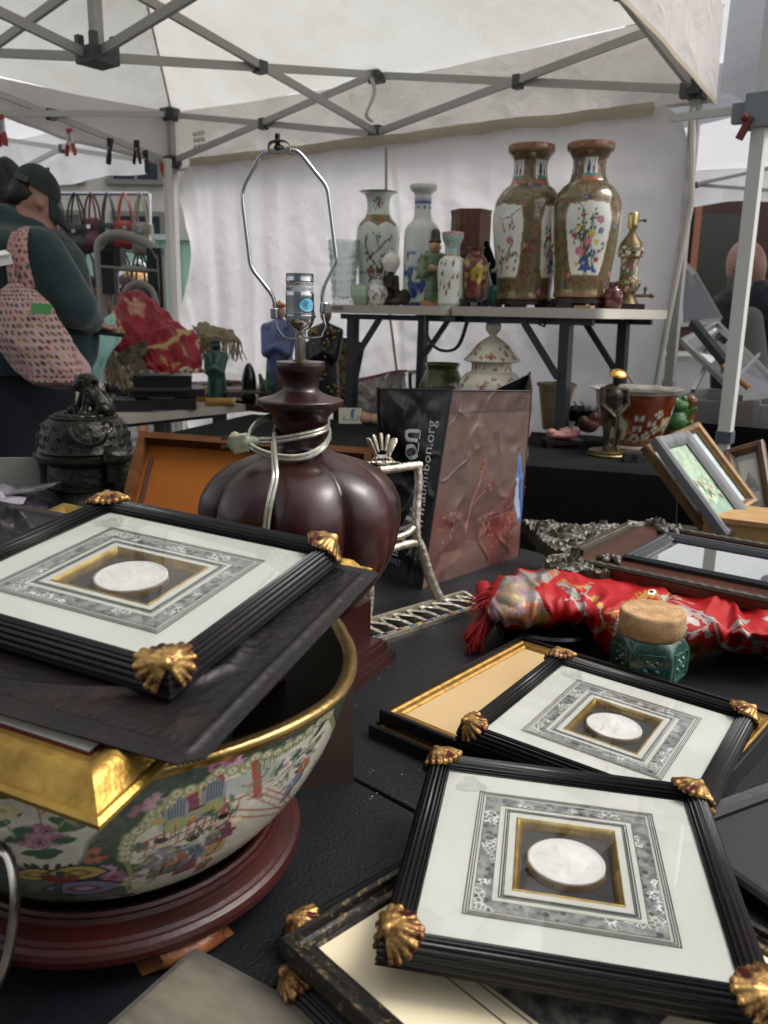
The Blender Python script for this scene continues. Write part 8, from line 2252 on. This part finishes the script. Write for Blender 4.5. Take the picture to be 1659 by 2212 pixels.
for cx,cy,s_ in((-.02,.035,.026),(-.012,.268,.026)):
    b=MB()
    for q in range(7):
        a_=q*.9;rr_=s_*(.25+.1*q)
        b.ell((cx+rr_*math.cos(a_),cy+rr_*math.sin(a_)*.7,.016),(.009,.0055,.007),rotz(a_),12,8)
    o=b.obj('carved_leaves',CRV,mr);o['kind']='stuff'
CY=1.86
cpz=lambda y:P(190,y,CY)[2]-ZT
cxx=P(188,1000,CY)[0]
cs=root('censer','black bronze censer with seated guardian lion on its pierced domed lid','censer',(cxx,CY,ZT))
kc=scale_at(P(188,1000,CY))
CB=mat('black_bronze','#15140f',.40,.55,col2='#2c2a22',ns=30,lo=.4,hi=.8,bump=(75,.9,4))
CBS=mat('black_bronze_smooth','#1b1a16',.36,.6,col2='#2a2822',ns=20,bump=(90,.25))
def crow(l):return[(a_*kc,cpz(y))for a_,y in l]
MB().lathe(crow([(128,1128),(136,1122),(128,1100),(112,1080),(100,1068),(92,1058),(88,1046)]),72).obj('foot',CB,cs,sharp=50)
MB().lathe(crow([(88,1046),(96,1044),(96,1040),(84,1036),(82,1010),(80,1000),(84,996)]),72).obj('waist',CB,cs,sharp=50)
MB().lathe(crow([(84,996),(98,990),(106,982),(108,976),(98,974),(94,968)]),72).obj('bowl_rim',CBS,cs,sharp=50)
dm=MB().lathe(crow([(96,974),(99,968),(94,962),(92,940),(86,918),(76,905),(70,902),(70,897),(62,895),(58,899),(0.1,896)]),96).obj('dome',CB,cs,sharp=50)
def cp3(px,py,dy=0):return P(px,py,CY+dy)-[cxx,CY,ZT]
for i,a0_ in enumerate(np.linspace(-1.6,1.6,9)):
    for j,yy in enumerate((918,938,956)):
        rr_=(86 if j==0 else 92 if j==1 else 95)*kc;t=np.linspace(0,5.5,22);s_=(7-t*.9)*kc
        a_=a0_+.15*(j%2)
        b=MB();b.tube([((rr_+.001)*math.sin(a_+s1*math.cos(t1)/rr_),-(rr_+.001)*math.cos(a_+s1*math.cos(t1)/rr_),cpz(yy)+s1*math.sin(t1))for t1,s1 in zip(t,s_)],1.5*kc,6);b.obj('cloud_swirl',CBS,dm)
pth=[(150,925),(158,945),(172,956),(190,962),(210,960),(226,950),(232,936),(240,925),(238,912),(226,910),(222,918)]
b=MB();b.tube(spline([cp3(x,y,-.095-.012*(1-((x-190)/60)**2)+(y<930)*.012)for x,y in pth],50),4.2*kc,8);b.obj('scroll_motif',CBS,dm)
for i in range(13):
    a_=i*2*math.pi/13;MB().ell((50*kc*math.cos(a_),50*kc*math.sin(a_),cpz(894)),(15*kc,11*kc,5*kc),rotz(a_+1.57),12,8).obj('cloud_scroll',CBS,dm)
LB=[('c',cp3(224,882),cp3(208,856),.026,.021),('c',cp3(208,858),cp3(190,842),.020,.018),('e',cp3(180,830),(.022,.022,.021)),('e',cp3(168,835),(.012,.016,.010)),('e',cp3(168,829),(.010,.014,.006)),('e',cp3(186,816),(.020,.020,.010)),('e',cp3(198,828),(.015,.020,.020)),('e',cp3(162,827),(.005,.008,.005)),('e',cp3(205,822,-.015),(.008,.006,.005)),
      ('c',cp3(190,846,-.018),cp3(182,890,-.026),.0105,.0075),('e',cp3(178,894,-.03),(.012,.010,.005)),('c',cp3(182,848,.016),cp3(166,882,.016),.010,.0075),('e',cp3(158,886,.0),(.013,.013,.012)),('e',cp3(222,886,-.022),(.019,.014,.016)),('e',cp3(208,895,-.028),(.014,.009,.005)),('e',cp3(200,896),(.050,.028,.004)),
      ('c',cp3(232,882,.01),cp3(244,862,.01),.010,.009),('c',cp3(244,862,.01),cp3(238,838,.01),.008,.007),('c',cp3(238,838,.01),cp3(233,820,.01),.006,.002),('c',cp3(236,852,.01),cp3(223,822,.015),.005,.002),('c',cp3(241,845,.01),cp3(249,836,.01),.007,.008)]
lion=blob('lion',LB,CB,cs,.0033,1)
for px,py,s_,dy in((186,826,9,-.026),(178,846,7,-.02),(194,848,8,-.026),(198,820,8,-.02),(248,836,7,0),(192,836,8,-.026),(204,838,7,-.024)):
    t=np.linspace(0,9,34);b=MB();ce=cp3(px,py,dy);b.tube([ce+np.array([s_*kc*(1-t1/11)*math.cos(t1),-.003,s_*kc*(1-t1/11)*math.sin(t1)])for t1 in t],1.1*kc,5);b.obj('mane_curl',CBS,lion)
for px,py in((171,824),(180,823)):MB().ell(cp3(px,py,-.024),(.004,.003,.0035)).obj('eye',CBS,lion)
DR=[('c',cp3(270,1085,-.03),cp3(262,1040,-.05),.030,.024),('c',cp3(262,1040,-.05),cp3(256,1000,-.06),.024,.020),('e',cp3(250,985,-.07),(.030,.026,.020)),('e',cp3(238,992,-.085),(.018,.018,.012)),('e',cp3(240,980,-.085),(.018,.018,.008)),('c',cp3(258,975,-.06),cp3(238,960,-.06),.008,.003),('c',cp3(264,980,-.05),cp3(270,965,-.05),.009,.004),('c',cp3(275,1010,-.05),cp3(285,985,-.05),.008,.003),('c',cp3(285,1040,-.04),cp3(296,1000,-.04),.014,.006),('c',cp3(290,1060,-.03),cp3(318,1040,-.03),.016,.008),('c',cp3(275,1090,-.03),cp3(318,1085,-.03),.030,.018),('c',cp3(240,1010,-.08),cp3(236,1040,-.08),.010,.006),('e',cp3(282,1018,-.045),(.016,.014,.012))]
blob('dragon_handle',DR,CB,cs,.005,1)
DL=[('c',cp3(105,1060),cp3(95,1000),.016,.012),('c',cp3(95,1000),cp3(85,960),.014,.008),('c',cp3(85,960),cp3(80,930),.008,.003),('c',cp3(100,960),cp3(106,915),.010,.004),('e',cp3(103,945),(.016,.014,.012)),('e',cp3(102,972),(.014,.012,.012))]
blob('dragon_handle',DL,CB,cs,.005,1)
p=G(30,1120,ZT+.005)
pb_=root('photo_box','shallow grey cardboard tray of loose photographs at the left edge','tray',(P(20,1060,1.75)[0],1.75,ZT),(0,0,.15))
CBD=mat('grey_cardboard','#7d7a74',.85,col2='#8a8780',ns=6)
MB().box((.0,.14,.06),(.42,.006,.12)).obj('side',CBD,pb_);MB().box((-.207,0,.06),(.006,.274,.12)).obj('side',CBD,pb_);MB().box((0,0,.003),(.42,.28,.006)).obj('bottom',CBD,pb_);MB().box((.13,.132,.07),(.03,.008,.03)).obj('torn_label',mat('label_beige','#a0937c',.8),pb_);MB().box((.207,.05,.03),(.006,.17,.06)).obj('side',CBD,pb_)
rg=random.Random(31)
for i in range(22):
    x,y=P(rg.uniform(-20,62),1060,1.72)[0],1.66+rg.uniform(-.06,.12)
    tag(MB().box((0,0,0),(.10,.07,.0012)).box((0,0,.0012),(.088,.058,.0004)).obj('photograph',[mat('photo_white','#b5b2b6',.4),mat('photo_grey','#6f6c72',.3,col2='#3c3a40',ns=20),mat('photo_lilac','#8d8690',.4)][i%3],loc=(x,y,ZT+.012+i*.0036),rot=(rg.uniform(-.25,.45),rg.uniform(-.35,.35),rg.uniform(0,3))),['loose white photograph','loose dark photograph','loose lilac tinted photograph'][i%3]+' in the grey cardboard tray at the left edge','photograph','photographs loose in the tray')
p=P(-14,562,1.55)
tag(MB().box((0,0,0),(.055,.06,.016)).box((-.002,0,.009),(.058,.064,.003)).obj('white_carton',mat('white_card','#a5a3a0',.7),loc=p,rot=(rad(8),rad(-12),.5)),'corner of a white carton poking in at the left edge before the tote strap','carton')
tag(MB().box((0,0,(p[2]-.012-ZT)/2),(.03,.03,p[2]-.012-ZT)).obj('carton_post',mat('dark_crate','#1b1512',.8),loc=(p[0]-.06,p[1],ZT)),'dark post under the white carton, just outside the left edge','post')
q0,q1,q2=P(312,948,1.50),P(806,985,1.46),P(372,1125,1.40)
X=q1-q0;wv_=np.linalg.norm(X);X/=wv_
Yd=q0-q2;Yd=Yd-X*(Yd@X);Yd/=np.linalg.norm(Yd)
hv=.26
r=root('orange_tray','orange brown wooden canvas frame seen from the back, leaning behind the lamp','tray',q0-Yd*hv)
r.rotation_euler=Matrix(np.stack([X,Yd,np.cross(X,Yd)],1).tolist()).to_euler()
OW=mat('orange_pine','#7c4408',.75,col2='#683606',ns=8,lo=.3,hi=.8,bump=(60,.15),spec=.2);OWR=mat('orange_pine_rail','#52300f',.7,col2='#42240b',ns=14,sc=(1,6,1),spec=.2)
molding(r,wv_/2,hv/2,[(0,0),(0,.030),(.012,.030),(.014,.006),(.014,0)],OWR,(wv_/2,hv/2))
MB().box((wv_/2,hv/2,.003),(wv_-.02,hv-.02,.005)).obj('panel',OW,r)
MB().box((.026,hv/2-.01,.0075),(.006,hv-.06,.003),eul(0,0,0)).obj('dark_strip',mat('dark_glue','#35180f',.6),r)
MB().tube(spline([(.06,.10,.008),(.12,.085,.01),(.2,.09,.008)],16),.0012,5).obj('hanging_wire',mat('dark_wire','#2a211a',.5),r)
p0,p1,p2=G(420,2043,ZT+.014),G(745,2215,ZT+.014),G(262,2212,ZT+.014)
X=(p1-p0);X[2]=0;X/=np.linalg.norm(X);Y_=np.array([-X[1],X[0],0])
r=root('slate_board','weathered grey board with streaked grain at the bottom edge','board',p0-[0,0,.014],(0,0,math.atan2(X[1],X[0])))
MB().box((.13,-.13,.0065),(.26,.26,.013)).obj('slab',mat('weathered_grey','#3f3c37',.75,col2='#292724',ns=22,sc=(.35,1,1),lo=.35,hi=.75,bump=(140,.5)),r)
MB().add([(0.004,-.256,.0133),(.256,-.256,.0133),(.256,-.004,.0133),(.004,-.004,.0133)],[(0,1,2,3)]).obj('worn_face',mat('worn_tan_grey','#2c2a26',.7,col2='#5e574a',ns=16,sc=(.35,1,1),lo=.38,hi=.66,bump=(150,.5)),r,smooth=False)
hs=[P(-30,1815,.44),P(0,1832,.44),P(18,1850,.44),P(30,1900,.435),P(32,1960,.43),P(22,2040,.425),P(4,2105,.42),P(-20,2150,.42)]
o_=np.array([hs[3][0],hs[3][1],ZT])
q=spline(hs,40)
b=MB();b.tube(q-o_,.0048,10,flat=.5)
r=root('silver_handle','curved silver handle cut off at the lower left edge','handle',o_)
b.obj('handle',mat('worn_silver','#8f8c86',.22,1,col2='#6a675f',ns=20),r)
MB().lathe([(.05,0),(.055,.004),(.05,.012),(.02,.016),(.018,.03),(.05,.05),(.055,.052)],40).obj('base',mat('worn_silver','#8f8c86',.22,1),r,(-.10,-.02,0))
bpy.context.view_layer.update()
bake_blobs()
